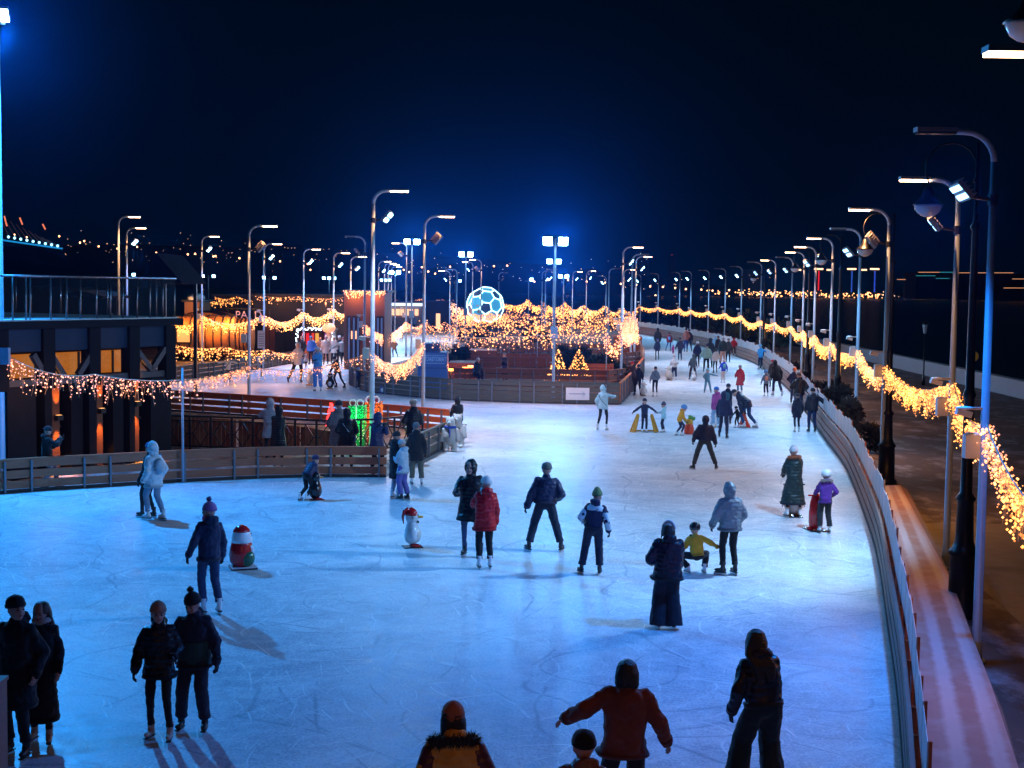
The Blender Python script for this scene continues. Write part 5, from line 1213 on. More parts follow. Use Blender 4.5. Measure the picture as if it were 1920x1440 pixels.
    b.ell(hh(0, .092, -.015), (.014 * hs, .022 * hs, .026 * hs), HR, 8); b.ell(hh(0, .078, -.088), (.024 * hs, .02 * hs, .018 * hs), HR, 8); b.ell(hh(0, .080, .030), (.05 * hs, .014 * hs, .010 * hs), HR, 8); b.ell(hh(-.035, .070, -.035), (.026 * hs, .02 * hs, .022 * hs), HR, 8); b.ell(hh(.035, .070, -.035), (.026 * hs, .02 * hs, .022 * hs), HR, 8)
    for sd in (-1, 1): b.ell(hh(sd * .078, -.005, -.01), (.012 * hs, .022 * hs, .032 * hs), HR, 6)
    for sh, e_, w_ in ((shl, EL, WL), (shr, ER, WR)): cap(b, sh, e_, .042, .036, 8); cap(b, e_, w_, .036, .027, 8)
    for h_, k_, a_ in ((HL, KL, AL), (HRr, KR, AR)): cap(b, h_, k_, .060, .040, 8); cap(b, k_, a_, .040, .028, 8)
    hm = MB(); hl = []
    for sd, e_, w_ in ((-1, EL, WL), (1, ER, WR)):
        d = (w_ - e_); hand(hm, w_, d, T.to_3x3() @ Vector((sd * .9, .3, 0)) if abs(d.normalized().z) > .5 else Vector((0, 0, 1)), 1.1 if glove else 1.0, .7)
        if glove: hm.build('glove', GLV if not isinstance(glove, tuple) else cloth(glove), root, True); hm = MB()
    blob('body', b, vox if not far else .03, SKIN, root, 1, extra=None if glove else hm)
    if glove: pass
    face_seen = abs(((yaw + head[0]) % 360) - 180) < 115
    if near and face_seen:
        for sd in (-1, 1): MB().bar(hh(sd * .014, .096, .026), hh(sd * .048, .084, .028), .006, .007).build('eyebrow', HAIRD, root)
        for sd in (-1, 1): MB().ell(hh(sd * .031, .090, .004), (.014, .010, .009), HR, 8, 6).build('eye', EYE, root, True)
        MB().ell(hh(0, .092, -.056), (.024, .010, .009), HR, 8, 6).build('mouth', LIP, root, True)
    # jacket
    k = {'puffer': 1.17, 'matte': 1.06, 'shiny': 1.15, 'denim': 1.0}[tk] * wide
    prof = [(.54, .070, .078), (.515, .095, .09), (.48, .140, .105), (.43, .168, .118), (.34, .178, .130), (.22, .170, .133), (.10, .165, .135), (0, .172, .142), (-.12, .182, .148)]
    z = -.12
    while z > hem + .02: z = max(hem, z - .14); f = (-.12 - z); prof.append((z, .190 + .09 * f, .148 + .11 * f))
    if hem > -.10: prof = [p for p in prof if p[0] >= hem]
    legc = lambda z: ((KL + KR) / 2 - hips) * min(1, -z / .43)
    rings = []; nn = 20
    for z, rx_, ry_ in prof:
        sp = max(0, -z) * (abs(lx) + abs(rx) - .22) * .5
        pw = k if z < .5 else 1; ring = []
        for i in range(nn):
            a = 2 * math.pi * i / nn; ca, sa = math.cos(a), math.sin(a); x = (abs(ca) ** .85) * (1 if ca > 0 else -1) * (rx_ * pw + sp); y = sa * ry_ * pw
            if z >= 0: ring.append(t(x, y, z))
            else:
                v = hips + Vector((x, y, z)) * 1.0; c_ = legc(z); v += Vector((c_.x, c_.y * .8, 0)); ring.append(v)
        rings.append(ring)
    j = MB(); j.rings(rings)
    for sh, e_, w_ in ((shl, EL, WL), (shr, ER, WR)): cap(j, sh, e_, .064 * k, .068 * k, q); cap(j, e_, w_, .070 * k, .054 * k, q)
    j.ell(t(-.09, 0, .455), (.11, .09, .06), T.to_3x3(), q); j.ell(t(.09, 0, .455), (.11, .09, .06), T.to_3x3(), q)
    if hood == 'up': j.ell(hh(0, -.03, .015), (.112 * hs, .118 * hs, .138 * hs), HR, 12, 10); cap(j, t(0, -.02, .5), hh(0, -.03, -.08), .10, .10)
    elif hood == 'down': j.ell(t(0, -.105, .535), (.125, .07, .075), T.to_3x3(), 10); j.ell(t(0, -.01, .535), (.092, .098, .045), T.to_3x3(), 10)
    else: j.ell(t(0, 0, .545), (.078, .085, .05), T.to_3x3(), 10)
    JM = cloth(top, tk); blob('jacket' if hem > -.3 else 'coat', j, vox, JM, root, 5, .05 if near else .035 if not far else 0)
    if near:
        hr_ = rings[-1]; hb_ = MB(); c_ = sum(hr_, Vector()) / len(hr_); up_ = (rings[-2][0] - hr_[0]).normalized() * .05
        hb_.rings([[c_ + (v - c_) * 1.03 for v in hr_], [c_ + (v - c_) * 1.04 + up_ for v in hr_]]).build('hem_band', cloth(tuple(x * .6 for x in top), 'matte'), root, True, True)
        for e_, w_ in ((EL, WL), (ER, WR)): d_ = (w_ - e_).normalized(); MB().tube([w_ - d_ * .045, w_ + d_ * .005], [.058 * k, .054 * k], 10).build('cuff', cloth(tuple(x * .55 for x in top), 'matte'), root, True)
    if band:
        bj = MB(); bj.rings([[t(math.cos(a) * rx_ * k * 1.05, math.sin(a) * ry_ * k * 1.06, z) for a in [2 * math.pi * i / 18 for i in range(18)]] for z, rx_, ry_ in ((.20, .170, .133), (.10, .168, .136), (0, .176, .144), (-.12, .188, .152))]); blob('lower_panel', bj, vox, cloth(band, tk), root, 1, .02)
    if yoke is not None:     # pale shoulder yoke and sleeve panels lying just over the jacket
        y_ = MB(); y_.rings([[t(math.cos(a) * rx_ * k * 1.04, math.sin(a) * ry_ * k * 1.05, z) for a in [2 * math.pi * i / 18 for i in range(18)]] for z, rx_, ry_ in ((.525, .09, .085), (.50, .120, .105), (.44, .172, .125), (.36, .186, .138))])
        for sh, e_, w_ in ((shl, EL, WL), (shr, ER, WR)): cap(y_, sh.lerp(e_, .55), e_, .074 * k, .071 * k, q); cap(y_, e_, e_.lerp(w_, .8), .071 * k, .060 * k, q)
        blob('yoke_panel', y_, vox, cloth(yoke, tk), root, 2)
    if sleeve is not None:
        y_ = MB()
        for sh, e_, w_ in ((shl, EL, WL), (shr, ER, WR)): cap(y_, sh.lerp(e_, .25), e_, .073 * k, .069 * k, q); cap(y_, e_, e_.lerp(w_, .95), .069 * k, .056 * k, q)
        blob('sleeve_panel', y_, vox, cloth(sleeve, tk), root, 2)
    # trousers
    p = MB(); p.ell(hips + Vector((0, 0, -.01)), (.158, .122, .12), nu=q)
    ra, rb, rc = {'slim': (.088, .060, .044), 'reg': (.096, .074, .060), 'loose': (.105, .088, .078), 'wide': (.112, .115, .14)}[leg]
    for h_, k_, a_ in ((HL, KL, AL), (HRr, KR, AR)):
        lo = a_ + (a_ - k_).normalized() * (.11 if leg == 'wide' else -.035)
        cap(p, h_, k_, ra, rb, q); p.tube([k_, k_.lerp(lo, .5), k_.lerp(lo, .82), lo], [rb, (rb + rc) / 2, rc * 1.0, rc * (1.0 if leg == 'wide' else 1.12)], q)
    blob('trousers', p, vox, cloth(bot, bk), root, 2, .026 if not far else 0)
    # skates
    bm_ = {'w': BW, 'k': BK, 't': BT, 'b': mat('blue_boot', (.05, .12, .3), .4)}[skate]
    for i, (a_, k_) in enumerate(((AL, KL), (AR, KR))):
        fr = Matrix.Rotation(R(rotf[i]), 3, 'Z'); f = lambda x, y, z: a_ + fr @ Vector((x, y, z))
        m_ = MB(); m_.tube([f(0, 0, .10), f(0, .0, .0), f(0, .01, -.06)], [.054, .046, .05], 8); m_.ell(f(0, .07, -.07), (.045, .115, .04), fr, 8); m_.ell(f(0, -.02, -.06), (.042, .055, .05), fr, 8)
        bo = blob('skate_boot', m_, .018 if not far else .03, bm_, root, 1)
        MB().box(f(0, .05, -.112), (.06, .23, .016), fr).build('sole', SOLE, bo)
        MB().box(f(0, .05, -.144), (.006, .27, .05), fr).box(f(0, -.03, -.125), (.02, .03, .02), fr).box(f(0, .11, -.125), (.02, .03, .02), fr).build('blade', STEELB, bo)
    # head wear
    if hair:
        HM = HAIRD if hair[0] == 'd' else HAIRB; h_ = MB(); h_.ell(hh(0, -.022, .022 if not hat else -.01), (.094 * hs if not hat else .08 * hs, .102 * hs if not hat else .085 * hs, .096 * hs if not hat else .07 * hs), HR, 12, 10); h_.ell(hh(0, -.040, -.03), (.096 * hs, .075 * hs, .09 * hs), HR, 10)
        gg = random.Random(NP[0])
        if near:
            for _ in range(60):
                a_ = gg.uniform(0, 6.28); h_.tube([hh(.07 * math.cos(a_), -.03 + .07 * math.sin(a_), .08), hh(.098 * math.cos(a_), -.03 + .098 * math.sin(a_) * .9, -.01), hh(.10 * math.cos(a_), -.04 + .08 * math.sin(a_), -.09 - gg.uniform(0, .05))], [.012, .012, .008], 4) if math.sin(a_) < .35 else None
        if 'long' in hair:
            for x in (-.05, -.02, .02, .05): h_.tube([hh(x, -.06, .02), hh(x * 1.5, -.09, -.12), t(x * 1.7, -.15, .42), t(x * 1.6, -.165, .26)], [.04, .045, .042, .02], 7)
        if 'side' in hair: h_.tube([hh(-.06, -.02, -.02), hh(-.09, -.04, -.15), t(-.15, .02, .38), t(-.19, .0, .24)], [.04, .045, .04, .012], 7); h_.tube([hh(.06, .0, -.02), hh(.085, .0, -.12), t(.11, .1, .40), t(.12, .1, .24)], [.035, .04, .04, .012], 7)
        blob('hair', h_, .013 if near else .03, HM, root, 1, .012)
    if hat in ('beanie', 'knit', 'tall'):
        ht = {'beanie': .118, 'knit': .128, 'tall': .155}[hat]; HH = HR @ Matrix.Rotation(R(10), 3, 'X')
        pr = [(.088, 0), (.092, .03), (.088, .06), (.070, .09), (.038, ht - .012), (.008, ht)]
        hb = MB().lathe([(r_ * hs, z_ * hs) for r_, z_ in pr], hh(0, -.008, .025), 14, 1, 1.13, HH).build('hat', cloth(hc, 'matte'), root, True)
        MB().lathe([(r_ * hs, z_ * hs) for r_, z_ in [(.088, -.004), (.097, .002), (.098, .034), (.090, .038)]], hh(0, -.008, .018), 14, 1, 1.13, HH).build('hat_cuff', cloth(tuple(c * .85 for c in hc), 'matte'), hb, True)
        if poms:
            pc = hh(0, -.02, .025 + ht + .03); pm = MB().ell(pc, .038, nu=10); gg = random.Random(NP[0])
            for _ in range(90): d = Vector((gg.gauss(0, 1), gg.gauss(0, 1), gg.gauss(0, 1))).normalized(); pm.tube([pc + d * .02, pc + d * .05], [.006, .001], 3, False)
            pm.build('pompom', cloth(poms if isinstance(poms, tuple) else hc, 'matte'), hb)
    elif hat == 'helmet':
        pr = [(.10, -.03), (.108, .0), (.112, .04), (.10, .085), (.065, .118), (.015, .132)]
        hb = MB().lathe([(r_ * hs, z_ * hs) for r_, z_ in pr], hh(0, -.008, .015), 16, 1, 1.14, HR).build('helmet', mat('helmet_%02d%02d%02d' % tuple(int(c * 99) for c in hc), hc, .25, spec=.7), root, True)
        for sd in (-1, 0, 1): MB().ell(hh(sd * .05, -.06, .112), (.012, .03, .01), HR, 8).build('vent', BK, hb)
    elif hat == 'earmuff':
        a_ = [hh(math.cos(R(q_)) * .09, -.01, .02 + math.sin(R(q_)) * .115) for q_ in range(0, 181, 20)]
        MB().tube(a_, .022, 6).build('headband', mat('check_band', (.4, .45, .5), .8, var=.8, scale=60), root, True)
    if fur:
        g_ = random.Random(NP[0]); fm = MB()
        for i in range(0, 22):
            a_ = 2 * math.pi * i / 22; c_ = t(math.cos(a_) * .135 * furr, -.06 * furr + math.sin(a_) * .10, .525 - .03 * math.sin(a_) - (furr - 1) * .1) if hood != 'up' else hh(math.cos(a_) * .09, .06, .01 + math.sin(a_) * .12)
            fm.ell(c_, .03 * furr, nu=6, nv=4)
            for _ in range(80 if near else 6): d = Vector((g_.gauss(0, 1), g_.gauss(0, 1), g_.gauss(0, 1))).normalized(); fm.tube([c_, c_ + d * g_.uniform(.04, .075) * furr], [.004, .001], 3, False)
        fm.build('fur_trim', cloth(fur, 'matte'), root)
    if scarf: MB().tube([t(.085 * math.cos(a), .085 * math.sin(a) - .0, .555 + .012 * math.sin(3 * a)) for a in [2 * math.pi * i / 14 for i in range(15)]], .036, 8).build('scarf', cloth(scarf, 'matte'), root, True)
    if pack:
        pk = MB().ell(t(0, -.20, .26), (.13, .085, .19), T.to_3x3(), 12); pk.ell(t(0, -.25, .20), (.09, .06, .10), T.to_3x3(), 10); blob('backpack', pk, .025, cloth(pack, 'puffer'), root, 1)
    if strap:
        MB().tube([t(-.17, .02, .50), t(-.10, -.165, .36), t(.06, -.175, .15), t(.19, -.06, .0)], .011, 5).tube([t(-.17, .02, .50), t(-.08, .165, .36), t(.08, .17, .15), t(.19, .06, .0)], .011, 5).build('shoulder_strap', cloth(strap, 'matte'), root)
    if bag: MB().ell(t(.22, -.02, -.05), (.05, .10, .12), T.to_3x3(), 10).build('bag', cloth(bag, 'matte'), root, True)
    if phone:
        c_ = (WL + WR) / 2 + T.to_3x3() @ Vector((0, .10, .05)); MB().box(c_, (.075, .012, .15)).build('phone', mat('phone_body', (.05, .05, .06), .2), root)
    return root

N_ = (.012, .014, .030); K_ = (.010, .010, .013); DJ = (.030, .055, .13)
# --- foreground
person(35, 1418, 1114, 172, 'man in black beanie and long black coat facing the woman beside him at left edge', K_, 'matte', -.42, K_, leg='reg', hat='beanie', hc=(.01, .01, .013), head=(52, 0), skate='k', feet=(-.12, .02, .12, -.02), glove=False, wide=1.05)
person(82, 1391, 1128, 178, 'woman with long wavy hair, long black coat and pale sweater at the left edge', K_, 'matte', -.70, K_, leg='slim', hair='bside', head=(4, 6), skate='t', feet=(-.08, .04, .1, -.03), glove=False, scarf=(.45, .38, .34), wide=.9, hood=None)
person(300, 1386, 1127, 182, 'woman in tan knit hat and black parka on beige skates facing the camera', K_, 'puffer', -.16, K_, leg='slim', hat='knit', hc=(.42, .22, .15), head=(6, 6), skate='t', arms=('pocket', 'hold'), feet=(-.13, .10, .11, -.02), lean=(2, 3), wide=.95, glove=True)
person(366, 1372, 1110, 176, 'man in a black pompom hat and navy jacket with a green lower band looking down', (.014, .022, .045), 'matte', -.14, (.018, .022, .04), leg='loose', hat='knit', hc=(.008, .009, .015), poms=True, head=(-10, 18), skate='k', arms=('ease', 'hold'), feet=(-.12, .02, .15, .06), wide=1.08, band=(.02, .07, .07))
person(392, 1152, 943, 32, 'woman in navy fleece and dark jeans with a colourful pompom hat and a pink scarf', (.018, .024, .065), 'matte', -.10, DJ, 'denim', 'reg', 'knit', (.30, .14, .34), (48, 0), 'w', ('ease', 'down'), (-.10, .06, .13, -.05), scarf=(.75, .04, .25), poms=(.10, .05, .16))
person(290, 976, 830, 62, 'woman in a hooded white puffer coat with a small white backpack gliding left', (.62, .66, .70), 'puffer', -.22, (.22, .26, .34), 'denim', 'reg', None, hood='up', arms=('down', 'down'), feet=(-.08, .12, .08, -.12), pack=(.42, .46, .52))
person(283, 972, 829, 66, 'person in a blue hat and dark navy coat half hidden behind the white puffer coat', N_, 'matte', -.2, N_, 'matte', 'slim', 'beanie', (.05, .09, .28), skate='k', arms=('down', 'down'), feet=(-.07, .25, .07, -.05))
person(88, 917, 799, -55, 'person in black jacket and pale trousers looking at a phone by the left barrier', K_, 'matte', -.10, (.34, .38, .48), 'denim', 'reg', 'beanie', (.02, .02, .03), (0, 18), 'k', ('phone', 'phone'), (-.10, .26, .10, -.2), glove=False, phone=True)
person(575, 938, 857, -35, 'child in dark clothes bending over a penguin skating aid', (.03, .035, .09), 'puffer', -.06, K_, hat='beanie', hc=(.05, .03, .09), skate='w', arms=('push', 'push'), feet=(-.12, -.28, .10, -.18), lean=(38, 0), hs=1.2, hipz=.86, hood=None)
person(756, 938, 824, 58, 'woman in a pale blue parka and purple jeans using a phone by the barrier corner', (.48, .58, .68), 'matte', -.20, (.14, .13, .40), 'denim', 'loose', 'beanie', (.52, .52, .56), (6, 14), 'k', ('read', 'read'), (-.1, .02, .13, -.02), glove=False, phone=True, rotf=(0, -10))
person(741, 936, 808, -40, 'person in a long open black coat and bright blue scarf behind the pale blue parka', K_, 'matte', -.45, (.30, .36, .48), 'denim', 'reg', 'beanie', (.02, .02, .03), (0, 8), 'w', ('read', 'read'), (-.1, .04, .1, 0), glove=False, scarf=(.06, .14, .45))
person(781, 910, 792, 8, 'man in long dark coat, grey beanie and olive trousers seen from behind near barrier corner', (.012, .014, .026), 'matte', -.30, (.14, .13, .10), 'matte', 'loose', 'beanie', (.16, .16, .18), skate='w', feet=(-.12, .04, .12, -.02), scarf=(.3, .28, .26))
person(774, 868, 748, 12, 'person in a pale beanie and dark hooded jacket standing against the black railing', K_, 'puffer', -.2, K_, hat='beanie', hc=(.28, .25, .24), head=(-40, 0), skate='k', arms=('pocket', 'pocket'))
person(858, 832, 744, 20, 'person in a black hooded jacket just behind the polar bear skating aids', K_, 'puffer', -.1, (.06, .09, .15), 'denim', 'reg', hood='up', skate='b', arms=('push', 'push'), feet=(-.1, .05, .1, -.1))
person(706, 891, 774, 215, 'person in a hooded dark blue long coat raising a phone behind the barrier', (.025, .035, .11), 'puffer', -.42, K_, hood='up', head=(60, 0), skate='k', arms=('phone', 'phone'), glove=True, phone=True)
person(650, 884, 767, 10, 'person in a big black coat with a diagonal bag strap among the spectators', K_, 'puffer', -.48, K_, 'matte', 'slim', None, hood='up', skate='k', wide=1.15, arms=('pocket', 'pocket'), strap=(.45, .45, .5), bag=(.08, .14, .3))
person(633, 876, 750, 8, 'person in a grey quilted long coat and dark beanie beside the glowing red figure', (.20, .20, .22), 'puffer', -.42, K_, 'matte', 'slim', 'beanie', (.03, .03, .04), skate='k', arms=('pocket', 'read'))
person(507, 868, 748, 20, 'person in a pale grey blue hooded coat photographing over the black railing', (.30, .36, .46), 'puffer', -.3, K_, 'matte', 'slim', None, hood='up', skate='k', arms=('phone', 'phone'), phone=True)
person(521, 876, 762, 5, 'person in a long black hooded coat next to the one photographing over the railing', K_, 'puffer', -.55, K_, 'matte', 'slim', None, hood='up', skate='k', arms=('read', 'read'))
person(882, 1043, 864, 168, 'man in a black hooded parka and blue jeans facing the camera behind the red coat', K_, 'puffer', -.30, (.05, .09, .17), 'denim', 'slim', None, hood='up', head=(6, 0), skate='k', arms=('hip', 'front'), feet=(-.17, .04, .10, 0), wide=1.06)
person(908, 1067, 894, 12, 'woman in a bright red puffer coat and white knit hat with white skates', (.52, .008, .016), 'puffer', -.24, K_, 'matte', 'reg', 'knit', (.62, .60, .60), (42, 0), 'w', ('front', 'down'), (-.12, .0, .13, .0), scarf=(.55, .52, .55), hair=None)
person(1021, 1035, 867, 3, 'man in a navy puffer jacket and grey beanie standing with his legs wide apart', (.02, .026, .07), 'puffer', -.08, (.015, .022, .05), 'matte', 'loose', 'beanie', (.12, .13, .12), (0, 0), 'k', ('ease', 'hip'), (-.30, .0, .30, .0), wide=1.12, hood=None, rotf=(22, -22))
person(1111, 1079, 918, -8, 'leaning skater in a white and navy tracksuit top and green knit cap', (.014, .018, .06), 'matte', -.05, (.012, .016, .04), 'matte', 'loose', 'tall', (.10, .16, .07), (-20, 0), 'k', ('hip', 'ease'), (-.24, .03, .14, .08), lean=(4, 7), wide=1.0, yoke=(.50, .60, .68), hood='down', rotf=(30, 0))
person(1250, 1180, 978, 2, 'woman in an oversized black jacket and very wide dark trousers seen from behind', (.012, .012, .026), 'puffer', -.16, (.010, .011, .022), 'matte', 'wide', 'earmuff', head=(-6, 0), skate='k', arms=('hip', 'lowf'), feet=(-.13, .0, .13, .0), wide=1.18, hair='dshort')
person(1306, 1078, 982, 20, 'child in a yellow jacket and black helmet crouching and holding up a phone', (.62, .30, .02), 'matte', -.04, K_, 'matte', 'loose', 'helmet', (.012, .012, .015), (10, 0), 'w', ('phone', 'wide'), (-.14, .16, .24, .10), lean=(6, 0), hipz=.50, hs=1.15, knee=(.9, .8), hood=None, phone=True)
person(1367, 1079, 907, 14, 'man in a grey hooded puffer jacket and black trousers watching the crouching child', (.20, .24, .27), 'puffer', -.10, K_, 'matte', 'reg', None, hood='up', head=(28, 0), skate='k', arms=('ease', 'pocket'), feet=(-.13, .02, .14, .0), wide=1.12, rotf=(35, 8))
person(1320, 881, 779, -2, 'man in dark blue jacket and red cap gliding away with his legs spread', (.012, .016, .045), 'puffer', -.04, (.035, .045, .050), 'matte', 'loose', 'beanie', (.42, .03, .04), skate='k', arms=('ease', 'ease'), feet=(-.36, .0, .36, .0), wide=1.15, hood='up', rotf=(25, -25))
person(1487, 971, 836, 2, 'woman in a calf length dark green coat with a rusty fur hood and pale hat', (.016, .032, .034), 'puffer', -.66, K_, 'matte', 'slim', 'knit', (.50, .50, .55), skate='w', arms=('push', 'push'), feet=(-.15, .0, .15, .0), fur=(.42, .12, .05), wide=1.0, glove=(.03, .03, .04))
person(1546, 1000, 881, 6, 'child in a purple jacket and white helmet holding a red skating aid', (.12, .028, .26), 'matte', -.12, (.016, .02, .03), 'matte', 'loose', 'helmet', (.75, .75, .75), skate='w', arms=('push', 'hip'), feet=(-.12, .0, .16, -.05), hs=1.2, fur=(.35, .28, .24))
person(1428, 1497, 1184, 8, 'woman with long dark hair, a brown scarf and wide black trousers near the bottom right', (.012, .016, .024), 'puffer', -.03, (.010, .013, .018), 'matte', 'wide', None, hair='dlong', head=(-25, 8), skate='k', arms=('ease', 'read'), feet=(-.28, .0, .14, .0), lean=(6, -3), scarf=(.26, .09, .07), hood='down')
person(1166, 1572, 1236, 4, 'person in a rust coloured fleece jacket with both arms stretched out low at the bottom', (.17, .040, .026), 'matte', -.16, K_, 'matte', 'loose', None, hair='dshort', head=(-12, 6), skate='k', arms=((.40, .06, -.34), (.24, .06, -.47)), feet=(-.2, .0, .2, .0), wide=1.16, glove=False, scarf=(.01, .01, .015), hood=None)
person(1086, 1760, 1370, 3, 'person in a black beanie whose head and brown hood show at the bottom edge', (.20, .075, .055), 'puffer', -.1, K_, hat='beanie', hc=(.006, .006, .01), skate='k', hood='down', wide=1.0)
person(851, 1690, 1318, 6, 'woman in mustard parka with black fur hood and ribbed rust hat at bottom edge', (.70, .33, .05), 'puffer', -.16, K_, 'matte', 'reg', 'knit', (.36, .12, .06), (-4, 0), 'w', ('ease', 'ease'), fur=(.008, .010, .015), sleeve=(.09, .025, .03), hair='dshort', wide=1.12, furr=1.35)
# --- right lane, middle distance
def P(*a, **k): return person(*a, **k)
P(1130, 807, 722, -28, 'woman in pale blue puffer jacket and black trousers holding the island barrier end', (.46, .60, .66), 'puffer', -.14, K_, 'matte', 'slim', 'beanie', (.02, .02, .03), (0, 0), 'w', ('down', 'reach'), (-.20, .0, .16, .0), hood='up', strap=(.02, .02, .03))
P(1208, 811, 747, 180, 'child in navy facing the camera between two yellow skating aids', (.016, .022, .07), 'matte', -.08, (.012, .016, .04), hat='beanie', hc=(.02, .02, .04), arms=('wide', 'wide'), hs=1.2)
P(1244, 811, 755, 80, 'small child in a pale blue jacket and a dark pointed hat', (.32, .58, .68), 'puffer', -.16, (.02, .03, .06), hat='tall', hc=(.06, .05, .10), hs=1.3, arms=('down', 'front'))
P(1273, 817, 760, -78, 'small child in a mustard jacket and blue helmet pushing a colourful skating aid', (.60, .27, .02), 'matte', -.10, (.03, .03, .07), hat='helmet', hc=(.08, .28, .62), hs=1.3, arms=('push', 'push'), lean=(18, 0), feet=(-.1, -.12, .1, .12), hipz=.9)
P(1356, 822, 735, -22, 'person in a dark blue hooded tracksuit striding beside the magenta coat', (.014, .020, .065), 'matte', -.1, (.012, .018, .05), hood='up', skate='k', arms=('down', 'ease'), feet=(-.16, .12, .16, -.10), wide=1.1)
P(1343, 803, 725, 25, 'person in a magenta patterned coat, light jeans and blue hat', (.34, .06, .22), 'matte', -.2, (.22, .36, .52), 'denim', 'loose', 'beanie', (.04, .14, .42), (50, 0), 'w', ('down', 'down'))
P(1364, 796, 719, -15, 'person in a dark coat with a teal backpack in front of the blue backpack skater', (.014, .018, .035), 'matte', -.1, (.02, .03, .06), hat='beanie', hc=(.015, .02, .04), skate='k', arms=('down', 'wide'), pack=(.02, .09, .13))
P(1401, 803, 733, 60, 'person in a big dark coat bending down over a child and a red cone aid', (.010, .012, .035), 'puffer', -.12, (.02, .05, .13), 'denim', 'reg', 'beanie', (.01, .012, .03), (0, 20), 'w', ('lowf', 'lowf'), (-.12, .05, .2, -.30), lean=(52, 0), hipz=.92, wide=1.1)
P(1383, 802, 762, 35, 'small child in black leaning left beside the red cone aid', (.012, .014, .02), 'matte', -.1, K_, hat='beanie', hc=(.01, .01, .015), hs=1.3, arms=('wide', 'down'), feet=(-.3, .0, .12, .0), lean=(8, -10))
P(1326, 737, 691, 175, 'small child in a pale blue snowsuit with arms stretched out', (.10, .28, .40), 'matte', -.08, (.09, .26, .38), 'matte', 'loose', 'beanie', (.20, .48, .58), skate='k', arms=('out', 'hip'), feet=(-.24, .0, .2, .0), hs=1.3)
P(1387, 740, 684, 4, 'woman in a long shiny red puffer coat, jeans and grey hat', (.42, .012, .05), 'shiny', -.44, (.08, .18, .30), 'denim', 'reg', 'beanie', (.34, .34, .38), skate='w', arms=('hip', 'down'))
P(1436, 743, 694, 4, 'child with a blue helmet and a peach coloured backpack holding an adult by the hand', (.14, .18, .24), 'matte', -.1, (.014, .02, .05), hat='helmet', hc=(.06, .26, .60), hs=1.25, arms=('ease', 'hold'), pack=(.62, .30, .22))
P(1456, 742, 676, 10, 'adult in a long black jacket leaning towards the child with the peach backpack', (.008, .009, .016), 'matte', -.28, (.02, .03, .07), hood='up', skate='w', arms=('hold', 'down'), feet=(-.12, .1, .20, -.12), lean=(10, -4))
P(1447, 726, 674, 0, 'person in a red beanie partly hidden behind the long black jacket', (.03, .03, .04), 'matte', -.2, K_, hat='beanie', hc=(.42, .03, .03), skate='k')
P(1426, 693, 646, 8, 'child in a bright blue jacket leaning on the screened barrier', (.04, .34, .72), 'matte', -.14, (.015, .03, .08), hat='beanie', hc=(.10, .40, .62), hs=1.15, arms=('front', 'wide'), lean=(6, 0))
P(1487, 757, 689, -24, 'person with a pale orange hat holding the barrier just behind the dark couple', (.02, .03, .06), 'matte', -.1, (.03, .06, .14), 'denim', 'reg', 'beanie', (.45, .14, .10), skate='k', arms=('hip', 'wide'))
P(1497, 780, 698, -4, 'broad person in a black jacket between the orange hat and the dark couple', (.008, .009, .014), 'puffer', -.12, (.02, .04, .10), 'denim', 'reg', 'beanie', (.08, .05, .04), skate='k', arms=('hip', 'hip'), wide=1.15)
P(1494, 811, 737, 4, 'person in knee length dark coat and white skates, left of the couple by the barrier', (.010, .014, .035), 'matte', -.32, (.01, .014, .03), 'matte', 'slim', 'beanie', (.012, .014, .03), skate='w', arms=('down', 'hold'), feet=(-.07, 0, .07, 0))
P(1522, 811, 727, 2, 'man in dark jacket and jeans, one arm out, right of the couple by the barrier', (.008, .010, .022), 'puffer', -.12, (.02, .035, .11), 'denim', 'reg', 'beanie', (.01, .01, .016), skate='k', arms=('down', 'wide'), wide=1.15)
P(1228, 744, 687, 4, 'woman in a short grey jacket and black leggings with a crossed strap', (.16, .22, .30), 'matte', -.02, (.012, .015, .045), 'matte', 'slim', 'beanie', (.02, .02, .05), skate='w', arms=('ease', 'pocket'), strap=(.03, .03, .04), hood='down')
P(1196, 742, 683, 10, 'person in dark blue at the corner of the orange lit barrier with a white aid', (.010, .014, .035), 'matte', -.08, (.010, .014, .035), 'matte', 'reg', 'beanie', (.02, .03, .09), skate='k', arms=('push', 'ease'), feet=(-.2, .0, .14, .0))
P(1189, 735, 678, 40, 'person in a red hat leaning on the orange lit barrier at the island tip', (.02, .02, .03), 'matte', -.1, K_, hat='beanie', hc=(.5, .02, .04), skate='k', arms=('front', 'front'), lean=(12, 0))
P(1264, 712, 664, 4, 'woman in a white jacket and navy trousers next to a pale penguin aid', (.58, .60, .62), 'matte', -.12, (.014, .022, .065), 'matte', 'loose', 'knit', (.52, .52, .54), skate='w', arms=('ease', 'pocket'), pack=(.5, .52, .55))
P(1299, 712, 664, 6, 'man in a dark patterned jacket holding a small white penguin aid', (.045, .060, .075), 'matte', -.14, (.012, .018, .045), 'matte', 'loose', None, hood='up', skate='k', arms=('ease', 'hold'), feet=(-.2, .0, .2, .0), lean=(0, 0))
P(1324, 698, 645, -4, 'person in a mint green puffer jacket and black trousers', (.28, .56, .52), 'puffer', -.12, K_, 'matte', 'reg', 'beanie', (.012, .02, .06), skate='k', wide=1.15, arms=('ease', 'ease'), feet=(-.16, .0, .13, .0))
P(1341, 700, 654, 6, 'woman in a short white hooded jacket and black trousers right of the mint jacket', (.58, .62, .62), 'matte', -.12, K_, 'matte', 'slim', None, hair='dshort', skate='k', arms=('down', 'ease'))
